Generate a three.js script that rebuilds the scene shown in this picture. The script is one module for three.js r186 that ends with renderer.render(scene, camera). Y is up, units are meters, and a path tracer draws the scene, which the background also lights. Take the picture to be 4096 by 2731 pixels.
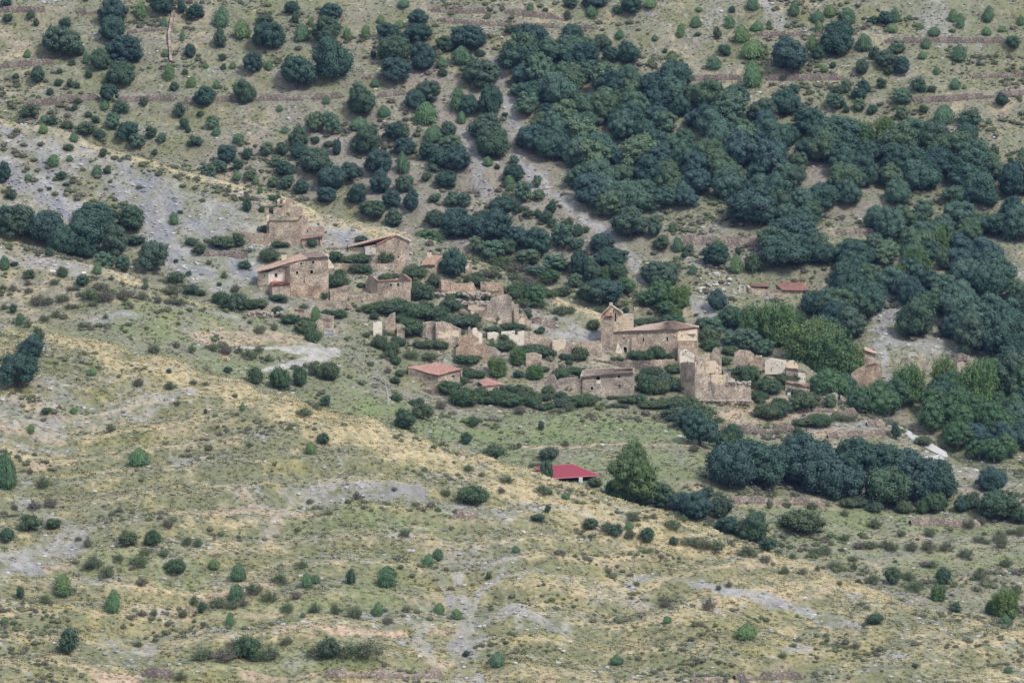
import * as THREE from 'three';
import { mergeGeometries, mergeVertices } from 'three/addons/utils/BufferGeometryUtils.js';
import { MarchingCubes } from 'three/addons/objects/MarchingCubes.js';

// ---------------------------------------------------------------- camera, sky, sun, exposure
const CAM = new THREE.Vector3(0, 150, 0), PITCH = -7.0 * Math.PI / 180;
const VFOV = 7.46;
const camera = new THREE.PerspectiveCamera(VFOV, 1024 / 682, 1, 20000);
camera.position.copy(CAM);
camera.rotation.set(PITCH, 0, 0);
const scene = new THREE.Scene();
const renderer = new THREE.WebGLRenderer({ antialias: true });
renderer.setSize(1024, 682);
renderer.toneMapping = THREE.LinearToneMapping;
renderer.toneMappingExposure = 2.28;
renderer.shadowMap.enabled = true;

// overcast sky: even grey-blue cloud deck, a little brighter overhead
{
  const W = 256, H = 128, d = new Float32Array(W * H * 4);
  for (let j = 0; j < H; j++) for (let i = 0; i < W; i++) {
    const el = Math.max(0, (j + 0.5) / H * 2 - 1), a = i / W * Math.PI * 2;
    const c = 0.27 + 0.15 * Math.sin(el * Math.PI / 2) + 0.02 * Math.sin(a * 3 + el * 7) + 0.015 * Math.sin(a * 5 - el * 11 + 1);
    const k = (j * W + i) * 4;
    d[k] = c * 0.87; d[k + 1] = c * 0.985; d[k + 2] = c * 1.20; d[k + 3] = 1;
  }
  const t = new THREE.DataTexture(d, W, H, THREE.RGBAFormat, THREE.FloatType);
  t.mapping = THREE.EquirectangularReflectionMapping; t.magFilter = t.minFilter = THREE.LinearFilter; t.needsUpdate = true;
  scene.background = t; scene.environment = t;
}
// the sun behind thin cloud: high, to the right and behind the camera
const sun = new THREE.DirectionalLight(new THREE.Color(1.0, 0.95, 0.88), 1.5);
sun.position.set(420, 700, -760); sun.target.position.set(0, 0, -1180);
sun.castShadow = true; sun.shadow.radius = 20;
sun.shadow.mapSize.set(4096, 4096);
Object.assign(sun.shadow.camera, { left: -330, right: 330, top: 330, bottom: -330, near: 100, far: 1900 });
scene.add(sun, sun.target);
// thin summer haze over the valley
scene.fog = new THREE.FogExp2(new THREE.Color(0.28, 0.47, 1.0), 0.000026);

// ---------------------------------------------------------------- small tools
function rng(seed) { let a = seed >>> 0; return () => { a = (a + 0x6D2B79F5) | 0; let t = Math.imul(a ^ (a >>> 15), 1 | a); t = (t + Math.imul(t ^ (t >>> 7), 61 | t)) ^ t; return ((t ^ (t >>> 14)) >>> 0) / 4294967296; }; }
const PERM = new Uint8Array(512); { const r = rng(77), p = [...Array(256).keys()]; for (let i = 255; i > 0; i--) { const j = (r() * (i + 1)) | 0; [p[i], p[j]] = [p[j], p[i]]; } for (let i = 0; i < 512; i++) PERM[i] = p[i & 255]; }
const RV = new Float32Array(256); { const r = rng(5); for (let i = 0; i < 256; i++) RV[i] = r() * 2 - 1; }
function noise(x, y) { const xi = Math.floor(x), yi = Math.floor(y), fx = x - xi, fy = y - yi, u = fx * fx * (3 - 2 * fx), v = fy * fy * (3 - 2 * fy); const X = xi & 255, Y = yi & 255, a = PERM[X] + Y, b = PERM[X + 1] + Y; const n00 = RV[PERM[a]], n10 = RV[PERM[b]], n01 = RV[PERM[a + 1]], n11 = RV[PERM[b + 1]]; return n00 + (n10 - n00) * u + (n01 - n00) * v + (n00 - n10 - n01 + n11) * u * v; }
function fbm(x, y, o = 4) { let s = 0, a = 0.5; for (let i = 0; i < o; i++) { s += a * noise(x, y); x = x * 2.03 + 17.1; y = y * 2.03 + 9.7; a *= 0.5; } return s; }
function noise3(x, y, z) { return (noise(x + z * 0.71 + 31, y - z * 0.37) + noise(y + x * 0.43 + 7, z + x * 0.29 + 3) + noise(z + 11 + y * 0.31, x + 5 - y * 0.53)) / 3; }
const clamp = (x, a = 0, b = 1) => Math.min(b, Math.max(a, x)), lerp = (a, b, t) => a + (b - a) * t, sstep = (a, b, x) => { const t = clamp((x - a) / (b - a)); return t * t * (3 - 2 * t); };
const lin = (r, g, b) => new THREE.Color().setRGB(r, g, b);
const taken = {};
function numbered(name) { const n = taken[name] = (taken[name] ?? -1) + 1; return n ? name + '_' + String(n).padStart(3, '0') : name; }
function tag(o, label, category, group, kind) { if (label) o.userData.label = label; if (category) o.userData.category = category; if (group) o.userData.group = group; if (kind) o.userData.kind = kind; return o; }
function shadowed(o) { o.traverse(m => { if (m.isMesh) m.castShadow = m.receiveShadow = true; }); return o; }

// a point of the photograph (on a 2352 x 1568 sheet of it) as a direction in the world
const TV = Math.tan(VFOV * Math.PI / 360), TH = TV * 1024 / 682, CP = Math.cos(PITCH), SP = Math.sin(PITCH);
function ray(dx, dy) { const nx = (dx - 1176) / 1176 * TH, ny = (784 - dy) / 784 * TV; return new THREE.Vector3(nx, ny * CP + SP, -(CP - ny * SP)); }
function at(dx, dy, zd) { const r = ray(dx, dy); return r.multiplyScalar(zd / -r.z).add(CAM); }
const CROPS = { V1: [900, 760, 800], V2: [1500, 1000, 800], V3: [2100, 1100, 800], V4: [2600, 1080, 800], V5: [1500, 1380, 800], V6: [3200, 1200, 800], V7: [2000, 1650, 800], V8: [100, 900, 800], Q1: [0, 0, 1366], Q2: [1365, 0, 1366], Q3: [2730, 0, 1366], Q4: [0, 910, 1366], Q5: [2730, 910, 1366], Q6: [0, 1820, 1366], Q7: [1365, 1820, 1366], Q8: [2730, 1820, 1366], D: [0, 0, 4096], W1: [1650, 840, 1400], W2: [2300, 840, 1400] };
function dcoord(c, x, y) { const [ox, oy, w] = CROPS[c], k = w / 2352, f = 2352 / 4096; return [(ox + x * k) * f, (oy + y * k) * f]; }
// ---------------------------------------------------------------- the lie of the land
// Surveyed points (photo sheet x, y, metres away); 'r' marks a crest, behind which the ground drops again.
function surface(points, back1 = [26, 13], back2 = [70, 30]) {
  const P = [];
  for (const [x, y, z, r] of points) { const p = at(x, y, z); P.push(p); if (r) { P.push(new THREE.Vector3(p.x * (1 + back1[0] / z), p.y - back1[1], p.z - back1[0])); P.push(new THREE.Vector3(p.x * (1 + back2[0] / z), p.y - back2[1], p.z - back2[0])); } }
  const n = P.length, N = n + 3, S = 100, M = [], K = (a, b) => { const d = ((a.x - b.x) ** 2 + (a.z - b.z) ** 2) / S / S; return d < 1e-9 ? 0 : d * Math.log(d); };
  for (let i = 0; i < N; i++) M.push(new Float64Array(N + 1));
  for (let i = 0; i < n; i++) { for (let j = 0; j < n; j++) M[i][j] = K(P[i], P[j]); M[i][i] += 0.004; M[i][n] = M[n][i] = 1; M[i][n + 1] = M[n + 1][i] = P[i].x / S; M[i][n + 2] = M[n + 2][i] = P[i].z / S; M[i][N] = P[i].y; }
  for (let c = 0; c < N; c++) { let p = c; for (let r = c + 1; r < N; r++) if (Math.abs(M[r][c]) > Math.abs(M[p][c])) p = r; [M[c], M[p]] = [M[p], M[c]]; for (let r = 0; r < N; r++) if (r !== c) { const f = M[r][c] / M[c][c]; if (f) for (let k = c; k <= N; k++) M[r][k] -= f * M[c][k]; } }
  const w = M.map((r, i) => r[N] / r[i]);
  return (x, z) => { let s = w[n] + w[n + 1] * x / S + w[n + 2] * z / S; for (let i = 0; i < n; i++) { const d = ((P[i].x - x) ** 2 + (P[i].z - z) ** 2) / S / S; if (d > 1e-9) s += w[i] * d * Math.log(d); } return s; };
}
const hFar = surface([[-200, -80, 1436], [600, -80, 1436], [1176, -80, 1436], [1750, -80, 1436], [2550, -80, 1436], [-200, 130, 1397], [500, 130, 1397], [1176, 130, 1397], [1800, 130, 1397], [2550, 130, 1397],
  [-200, 320, 1362], [0, 268, 1372], [600, 268, 1371], [1176, 268, 1369], [1800, 268, 1371], [2500, 268, 1372], [300, 420, 1345], [600, 500, 1331], [900, 560, 1320], [1200, 530, 1322], [1500, 530, 1322], [1800, 530, 1322], [2400, 530, 1325],
  [1200, 660, 1300], [1450, 640, 1302], [1700, 690, 1294], [2000, 690, 1293], [2450, 690, 1295], [1500, 760, 1282], [1750, 800, 1272], [2000, 820, 1266], [2400, 820, 1268], [2050, 930, 1244], [2400, 950, 1242], [2150, 1010, 1228], [2450, 1050, 1222]]);
const hSpur = surface([[-200, 215, 1286, 1], [0, 268, 1278, 1], [150, 299, 1272, 1], [330, 359, 1265, 1], [480, 404, 1260, 1], [620, 438, 1256, 1], [760, 489, 1252, 1], [900, 527, 1248, 1], [1000, 552, 1246, 1], [1100, 594, 1243, 1], [1200, 640, 1240, 1], [1320, 692, 1236, 1], [1420, 728, 1232, 1], [1560, 765, 1228, 1], [1700, 806, 1222, 1], [1860, 842, 1216, 1],
  [0, 420, 1249], [0, 540, 1229], [300, 470, 1245], [300, 580, 1226], [600, 540, 1236], [600, 660, 1213], [800, 600, 1228], [800, 690, 1211], [1000, 640, 1227], [1000, 720, 1209], [1000, 810, 1193], [800, 850, 1176], [800, 950, 1150], [1200, 730, 1218], [1200, 820, 1198], [1400, 820, 1210], [1600, 835, 1210], [1300, 910, 1182], [1300, 850, 1196], [1600, 945, 1184], [1800, 935, 1192], [1000, 900, 1178], [1000, 960, 1160], [1300, 960, 1166],
  [1300, 1040, 1138], [1600, 1040, 1143], [1900, 1000, 1178], [1500, 1170, 1100], [1700, 1160, 1114], [2150, 1045, 1176], [2100, 1180, 1128], [2400, 1150, 1142], [2400, 1290, 1096], [1900, 1290, 1086], [2200, 1400, 1064], [2450, 1430, 1062], [1000, 1110, 1118], [500, 950, 1120], [0, 900, 1110], [2250, 1070, 1180, 1], [2450, 1105, 1178, 1], [2080, 985, 1190, 1]]);
const hLeft = surface([[-200, 490, 1194, 1], [0, 545, 1190, 1], [110, 575, 1186, 1], [220, 610, 1182, 1], [340, 648, 1178, 1], [450, 690, 1174, 1], [600, 737, 1169, 1], [720, 782, 1167, 1], [850, 862, 1156, 1],
  [-200, 640, 1164], [0, 650, 1165], [0, 760, 1140], [300, 700, 1158], [300, 790, 1134], [500, 760, 1158], [500, 800, 1150], [500, 880, 1128], [650, 815, 1158], [650, 850, 1148], [720, 920, 1134], [850, 980, 1120], [1000, 1060, 1090]]);
const hFore = surface([[-200, 745, 1046, 1], [0, 757, 1041, 1], [110, 766, 1038, 1], [300, 797, 1031, 1], [430, 838, 1025, 1], [560, 880, 1020, 1], [680, 916, 1015, 1], [800, 957, 1010, 1], [890, 972, 1006, 1], [955, 1012, 1004, 1], [1035, 1040, 1002, 1], [1110, 1046, 1000, 1], [1190, 1075, 998, 1], [1270, 1102, 995, 1], [1400, 1137, 990, 1], [1530, 1172, 985, 1], [1620, 1200, 981, 1], [1700, 1240, 978, 1], [1800, 1280, 975, 1], [1900, 1312, 972, 1], [2000, 1350, 968, 1], [2100, 1392, 965, 1], [2220, 1402, 963, 1], [2352, 1425, 960, 1], [2550, 1450, 956, 1],
  [-200, 1000, 985], [-200, 1300, 930], [-200, 1600, 880], [300, 1000, 986], [300, 1300, 934], [300, 1600, 884], [900, 1200, 958], [900, 1400, 926], [900, 1600, 892], [1500, 1320, 950], [1500, 1600, 902], [1690, 1358, 948], [1690, 1420, 931], [1560, 1420, 930], [1950, 1440, 936], [2100, 1600, 911], [2500, 1600, 918]], [22, 9], [60, 24]);
function terracePhase(y, x, z, step) { const w = fbm(x / 40, z / 40, 3) * 2.2 + noise(x / 9, z / 9) * 0.25, k = (y + w) / step; return k - Math.floor(k); }
function terrace(y, x, z, step, depth, amt) { const w = fbm(x / 40, z / 40, 3) * 2.2 + noise(x / 9, z / 9) * 0.25, k = (y + w) / step, f = k - Math.floor(k); return (sstep(0.62, 0.98, f) - f) * depth * amt; }
function smax(a, b, k) { const h = clamp(0.5 + 0.5 * (a - b) / k); return b + (a - b) * h + k * h * (1 - h); }
class Grid {   // a height field sampled on a regular grid
  constructor(x0, x1, z0, z1, step, f) {
    Object.assign(this, { x0, x1, z0, z1, step }); this.nx = Math.round((x1 - x0) / step) + 1; this.nz = Math.round((z1 - z0) / step) + 1;
    this.h = new Float32Array(this.nx * this.nz);
    for (let j = 0; j < this.nz; j++) for (let i = 0; i < this.nx; i++) this.h[j * this.nx + i] = f(x0 + i * step, z0 + j * step);
  }
  at(x, z) { const u = clamp((x - this.x0) / this.step, 0, this.nx - 1.001), v = clamp((z - this.z0) / this.step, 0, this.nz - 1.001), i = u | 0, j = v | 0, a = u - i, b = v - j, k = j * this.nx + i; return (this.h[k] * (1 - a) + this.h[k + 1] * a) * (1 - b) + (this.h[k + this.nx] * (1 - a) + this.h[k + this.nx + 1] * a) * b; }
  inside(x, z) { return x > this.x0 && x < this.x1 && z > this.z0 && z < this.z1; }
  geometry(f) {
    const { nx, nz, step } = this, pos = new Float32Array(nx * nz * 3), uv = new Float32Array(nx * nz * 2), idx = [];
    for (let j = 0; j < nz; j++) for (let i = 0; i < nx; i++) { const k = j * nx + i; pos[k * 3] = this.x0 + i * step; pos[k * 3 + 1] = this.h[k]; pos[k * 3 + 2] = this.z0 + j * step; uv[k * 2] = i / (nx - 1); uv[k * 2 + 1] = j / (nz - 1); }
    for (let j = 0; j < nz - 1; j++) for (let i = 0; i < nx - 1; i++) { const k = j * nx + i; idx.push(k, k + nx, k + 1, k + 1, k + nx, k + nx + 1); }
    const g = new THREE.BufferGeometry(); g.setAttribute('position', new THREE.BufferAttribute(pos, 3)); g.setAttribute('uv', new THREE.BufferAttribute(uv, 2)); g.setIndex(idx); g.computeVertexNormals(); return g;
  }
}
function coarse(f, x0, x1, z0, z1) { const g = new Grid(x0, x1, z0, z1, 4, f); return (x, z) => g.at(x, z); }
const MX0 = -196, MX1 = 196, MZ0 = -1452, MZ1 = -1052;
const cFar = coarse(hFar, MX0, MX1, MZ0, MZ1), cSpur = coarse(hSpur, MX0, MX1, MZ0, MZ1), cLeft = coarse(hLeft, MX0, MX1, MZ0, MZ1);
function rough(x, z) { return fbm(x / 14, z / 14, 4) * 1.1 + fbm(x / 2.6 + 40, z / 2.6, 2) * 0.28; }
const mid = new Grid(MX0, MX1, MZ0, MZ1, 0.8, (x, z) => {
  const a = cFar(x, z), b = cSpur(x, z), c = cLeft(x, z);
  const fa = a + terrace(a, x, z, 7.5, 3.2, 0.75) + (fbm(x / 30 + 9, z / 30, 3)) * 2.0;
  const fb = b + terrace(b, x, z, 5, 2.0, 0.35);
  return smax(smax(fa, fb, 2.0), c, 1.5) + rough(x, z);
});
const FX0 = -150, FX1 = 150, FZ0 = -1085, FZ1 = -862;
const cFore = coarse(hFore, FX0, FX1, FZ0, FZ1);
function onFore(dx, dy) { const r = ray(dx, dy), k = 1 / -r.z; for (let d = 864; d < 1080; d += 0.5) if (CAM.y + r.y * k * d < cFore(r.x * k * d, -d)) return [r.x * k * d, -d]; return null; }
const GULLIES = [[[[1060, 1270], [1085, 1400], [1060, 1500], [1075, 1575]], 2.6, 8], [[[520, 1190], [440, 1330], [310, 1490], [280, 1575]], 2.2, 9], [[[1480, 1335], [1720, 1378], [1960, 1442]], 1.8, 5], [[[700, 1120], [640, 1250], [600, 1400], [640, 1560]], 1.6, 7], [[[200, 900], [120, 1050], [100, 1250]], 2.0, 9], [[[1350, 1180], [1420, 1300], [1380, 1450], [1400, 1575]], 1.8, 9], [[[1880, 1400], [1820, 1500], [1840, 1575]], 1.6, 7]].map(([l, d, w]) => [l.map(q => onFore(...q)).filter(Boolean), d, w]);
function gully(x, z) { let s = 0; for (const [l, d, w] of GULLIES) { let best = 1e9; for (let i = 0; i + 1 < l.length; i++) { const [ax, az] = l[i], ex = l[i + 1][0] - ax, ez = l[i + 1][1] - az, t = clamp(((x - ax) * ex + (z - az) * ez) / (ex * ex + ez * ez)); best = Math.min(best, Math.hypot(x - ax - ex * t, z - az - ez * t)); } if (best < w * 3) s -= d * Math.exp(-((best / w) ** 2)) ; } return s; }
const fore = new Grid(FX0, FX1, FZ0, FZ1, 0.6, (x, z) => { const a = cFore(x, z); return a + gully(x, z) + fbm(x / 34 + 5, z / 34, 2) * 2.4 + terrace(a, x, z, 3.4, 2.2, 0.8) + fbm(x / 16, z / 16, 3) * 0.9 + fbm(x / 2.2, z / 2.2, 2) * 0.22; });
function ground(x, z) { const a = mid.inside(x, z) ? mid.at(x, z) : -1e9, b = fore.inside(x, z) ? fore.at(x, z) : -1e9; return Math.max(a, b); }
// where a sight line meets the land: first hit, or the first hit beyond 'from' metres
function hit(dx, dy, from = 862) {
  const r = ray(dx, dy), k = 1 / -r.z; let last = from;
  const below = d => CAM.y + r.y * k * d < ground(CAM.x + r.x * k * d, -d);
  for (let d = from; d < 1450; d += 0.7) { if (below(d)) { let a = last, b = d; for (let i = 0; i < 12; i++) { const m = (a + b) / 2; if (below(m)) b = m; else a = m; } return new THREE.Vector3(r.x * k * b, ground(r.x * k * b, -b), -b); } last = d; }
  return null;
}
const mPerD = z => 2 * TH * Math.abs(z) / 2352 / CP;   // metres per sheet pixel at a distance
// ---------------------------------------------------------------- ground colours: stones, soil, dry grass, tracks (worked out in world metres)
class Paint {
  constructor(grid, n) { this.g = grid; this.n = n; this.m = {}; for (const k of ['rock', 'soil', 'clay', 'track', 'green', 'straw', 'marl']) this.m[k] = new Float32Array(n * n); }
  stroke(kind, pts, width, amt = 1, soft = 0.5) {   // world points
    const { g, n } = this, m = this.m[kind], sx = (g.x1 - g.x0) / (n - 1), sz = (g.z1 - g.z0) / (n - 1);
    for (let s = 0; s < Math.max(1, pts.length - 1); s++) {
      const a = pts[s], b = pts[Math.min(s + 1, pts.length - 1)], wa = a.w ?? width, wb = b.w ?? width, R = Math.max(wa, wb) * (1 + soft);
      const i0 = Math.max(0, Math.floor((Math.min(a.x, b.x) - R - g.x0) / sx)), i1 = Math.min(n - 1, Math.ceil((Math.max(a.x, b.x) + R - g.x0) / sx));
      const j0 = Math.max(0, Math.floor((Math.min(a.z, b.z) - R - g.z0) / sz)), j1 = Math.min(n - 1, Math.ceil((Math.max(a.z, b.z) + R - g.z0) / sz));
      const ex = b.x - a.x, ez = b.z - a.z, L = ex * ex + ez * ez || 1;
      for (let j = j0; j <= j1; j++) for (let i = i0; i <= i1; i++) {
        const x = g.x0 + i * sx, z = g.z0 + j * sz, t = clamp(((x - a.x) * ex + (z - a.z) * ez) / L), w = lerp(wa, wb, t), d = Math.hypot(x - a.x - ex * t, z - a.z - ez * t) / w + fbm(x / 3, z / 3, 3) * soft;
        const v = amt * (1 - sstep(1 - soft * 0.6, 1 + soft * 0.2, d)), k = j * n + i; if (v > m[k]) m[k] = v;
      }
    }
  }
}
const pMid = new Paint(mid, 2048), pFore = new Paint(fore, 2048);
function onMid(c, list, from = 1052) { return list.map(([x, y, w]) => { const p = hit(...dcoord(c, x, y), from); if (p && w) p.w = w; return p; }).filter(Boolean); }
function paint(kind, c, list, width, amt, soft) { const p = onMid(c, list, 1052); if (p.length) pMid.stroke(kind, p, width, amt, soft); }
function paintFore(kind, c, list, width, amt, soft) { const p = onMid(c, list, 862).filter(q => fore.inside(q.x, q.z)); if (p.length) pFore.stroke(kind, p, width, amt, soft); }
// grey marl and scree on the spur above the village (sheet coordinates, 'D' = 2352 sheet via 4096 crop)
for (const [l, w, a] of [[[[0, 300], [120, 350], [260, 420], [400, 500], [470, 570], [560, 650]], 4.2, 0.7], [[[60, 290], [250, 370], [420, 440], [480, 520]], 3, 0.55], [[[0, 380], [100, 440], [170, 490]], 4.5, 0.9], [[[260, 400], [340, 450], [400, 470]], 4, 0.8], [[[340, 470], [370, 560], [430, 610], [520, 660]], 5, 1], [[[400, 590], [500, 640], [590, 670]], 5, 1], [[[450, 500], [520, 500]], 6, 0.7], [[[740, 535], [810, 550]], 5, 0.9], [[[520, 590], [600, 640]], 6, 0.9], [[[560, 690], [700, 700]], 4, 0.7], [[[470, 480], [560, 520], [640, 560]], 5, 0.5]]) paint('rock', 'D', l, w, a, 0.8);
// ravine beds on the far slope
for (const [l, w, a] of [[[[1130, 120], [1160, 210], [1175, 280], [1195, 370], [1260, 440], [1330, 490], [1390, 530]], 2.2, 0.9], [[[1075, 300], [1095, 380], [1120, 450], [1150, 500]], 2.0, 0.7], [[[1390, 530], [1450, 590], [1470, 630]], 2.4, 0.7], [[[2055, 690], [2030, 750], [2020, 830], [2030, 890], [2050, 915]], 3.4, 1], [[[1600, 690], [1640, 740], [1690, 790]], 3, 0.9], [[[1220, 740], [1300, 770], [1370, 780]], 6, 0.8], [[[2060, 800], [2200, 790]], 6, 0.6], [[[1750, 0], [1790, 60]], 2, 0.6], [[[2130, 20], [2200, 90]], 6, 0.5], [[[1050, 690], [1130, 700]], 5, 0.8]]) paint('rock', 'D', l, w, a, 0.9);
// mauve-brown bare soil between the oaks of the far slope
for (const [l, w, a] of [[[[800, 330], [900, 420], [1000, 480], [1100, 540]], 10, 0.9], [[[960, 180], [1060, 300], [1100, 420]], 9, 0.8], [[[1170, 300], [1300, 520], [1400, 590]], 12, 0.8], [[[620, 220], [720, 260]], 8, 0.5], [[[1860, 380], [1960, 480]], 8, 0.9], [[[2180, 690], [2230, 740]], 8, 0.9], [[[1500, 560], [1700, 560]], 10, 0.7], [[[280, 215], [330, 225]], 4, 0.8], [[[500, 360], [700, 420]], 8, 0.5], [[[1880, 950], [2060, 960]], 5, 0.5]]) paint('soil', 'D', l, w, a, 1.0);
// tracks and the concrete lane
paint('track', 'Q4', [[1640, 828, 0.5], [1900, 827, 0.8], [2050, 840, 1.7], [2200, 845, 2.4], [2290, 852, 2.0]], 2, 1, 0.5);
paint('track', 'Q4', [[2290, 856, 2.0], [2180, 890, 2.8], [2050, 932, 2.2], [1900, 968, 1.5], [1800, 985, 0.7]], 2, 1, 0.5);
for (const [l, w] of [[[[20, 300], [90, 360], [150, 430]], 2.2], [[[190, 370], [250, 430], [300, 480]], 2], [[[270, 385], [330, 410], [390, 460], [400, 490]], 3], [[[340, 480], [380, 570], [440, 615], [540, 660]], 2], [[[440, 500], [480, 540], [520, 580]], 1.8], [[[540, 600], [580, 650]], 3], [[[0, 390], [80, 440], [160, 500]], 2.4], [[[700, 540], [800, 552]], 1.6]]) paint('marl', 'D', l, w, 0.9, 1.1);
paint('clay', 'D', [[1185, 1025], [1320, 1028], [1450, 1020], [1640, 1038]], 1.3, 0.9, 0.6);
paint('track', 'D', [[1190, 1031], [1260, 1031]], 0.35, 0.8, 0.4);
paint('clay', 'D', [[460, 776], [600, 770], [680, 776]], 3.0, 0.8, 0.8);
paint('clay', 'D', [[1680, 955], [1800, 940], [1900, 985]], 5.0, 0.6, 0.9);
paint('clay', 'D', [[1580, 1110], [1680, 1150], [1900, 1160]], 3.0, 0.6, 0.9);
paint('rock', 'D', [[2180, 1075], [2300, 1110]], 5, 0.6, 0.9);
paint('rock', 'D', [[1850, 970], [2050, 990]], 3, 0.8, 0.9);
paint('green', 'D', [[880, 950], [1000, 975], [1250, 990], [1480, 995], [1600, 1005]], 15, 1, 0.8); paint('green', 'D', [[1150, 1070], [1400, 1080], [1600, 1090]], 12, 0.7, 0.8);
paint('green', 'D', [[760, 900], [860, 930]], 10, 0.7, 0.8); paint('green', 'D', [[330, 740], [480, 715], [560, 730]], 10, 0.7, 0.8); paint('green', 'D', [[500, 855], [620, 835]], 7, 0.6, 0.8);
paint('green', 'D', [[1750, 1180], [2000, 1190], [2300, 1210]], 12, 0.8, 0.9); paint('green', 'D', [[1900, 1250], [2300, 1270]], 12, 0.6, 0.9);
for (const l of [[[0, 275], [150, 306], [330, 366], [480, 411]], [[480, 411], [620, 446], [760, 497], [900, 535]], [[0, 552], [220, 617], [450, 697]], [[640, 470], [760, 505], [900, 540]], [[1290, 690], [1400, 735]]]) paint('straw', 'D', l, 4.5, 0.9, 0.9);
for (const [l, w] of [[[[230, 735], [290, 720]], 2], [[[380, 700], [440, 705]], 1.6], [[[470, 710], [560, 735]], 1.6], [[[0, 590], [200, 620]], 4]]) paint('rock', 'D', l, w, 0.8, 1.2);
// the near hill: rock ribs, bare clay scars and straw-coloured crests
for (const [l, w, a] of [[[[-20, 1300], [60, 1290], [150, 1250]], 4.5, 1], [[[700, 1140], [800, 1130], [950, 1135]], 3.5, 0.9], [[[1480, 1330], [1600, 1340], [1720, 1368], [1850, 1405], [1960, 1432]], 1.6, 1], [[[1380, 1360], [1480, 1385]], 3, 0.6], [[[1180, 1400], [1220, 1425], [1290, 1440]], 3, 0.9], [[[1060, 1390], [1090, 1450], [1060, 1500], [1080, 1560]], 3.2, 0.9], [[[960, 1420], [980, 1500], [990, 1560]], 2.4, 0.7], [[[250, 1480], [290, 1520], [340, 1490]], 2.6, 0.9], [[[120, 900], [200, 960], [330, 920]], 5, 0.5], [[[0, 960], [100, 990]], 6, 0.6], [[[330, 940], [420, 900]], 3, 0.7], [[[60, 1180], [170, 1220]], 4, 0.5], [[[1040, 1300], [1150, 1290]], 4, 0.5], [[[1800, 1495], [1850, 1490]], 2, 0.8], [[[1330, 1180], [1420, 1215]], 3, 0.5], [[[640, 1180], [600, 1240]], 2, 0.6]]) paintFore('rock', 'D', l, w, a, 1.0);
for (const [l, w, a] of [[[[410, 1176], [560, 1172], [720, 1182]], 0.8, 0.9], [[[620, 1440], [760, 1446], [930, 1458]], 0.8, 1], [[[220, 1545], [300, 1560]], 1.5, 0.9], [[[560, 1545], [720, 1548]], 1.0, 0.8], [[[560, 1130], [640, 1190], [610, 1250]], 1.2, 0.5]]) paintFore('clay', 'D', l, w, a, 0.6);
for (const l of [[[0, 762], [110, 772], [300, 804], [430, 845], [560, 888], [680, 924], [800, 965], [955, 1020]], [[1035, 1048], [1190, 1083], [1400, 1147], [1620, 1212], [1800, 1290], [2000, 1360], [2220, 1410], [2352, 1432]], [[560, 920], [800, 1000], [1000, 1050]], [[1120, 1100], [1300, 1170], [1500, 1230], [1640, 1260]], [[300, 830], [560, 905], [800, 985], [1000, 1045]]]) paintFore('straw', 'D', l, 6, 1, 0.8);
for (const [l, w] of [[[[1040, 1290], [1070, 1400], [1060, 1500], [1080, 1568]], 1.4], [[[1180, 1280], [1100, 1360], [1080, 1420]], 1.2], [[[1000, 1300], [1040, 1380], [1050, 1440]], 1.0]]) paintFore('rock', 'D', l, w, 0.8, 1.2);
for (const [l, w] of [[[[550, 1420], [800, 1380], [900, 1340]], 7], [[[450, 1520], [800, 1500]], 6], [[[250, 1280], [430, 1330]], 6], [[[700, 1200], [1000, 1180]], 5]]) paintFore('green', 'D', l, w, 0.7, 0.9);

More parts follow.
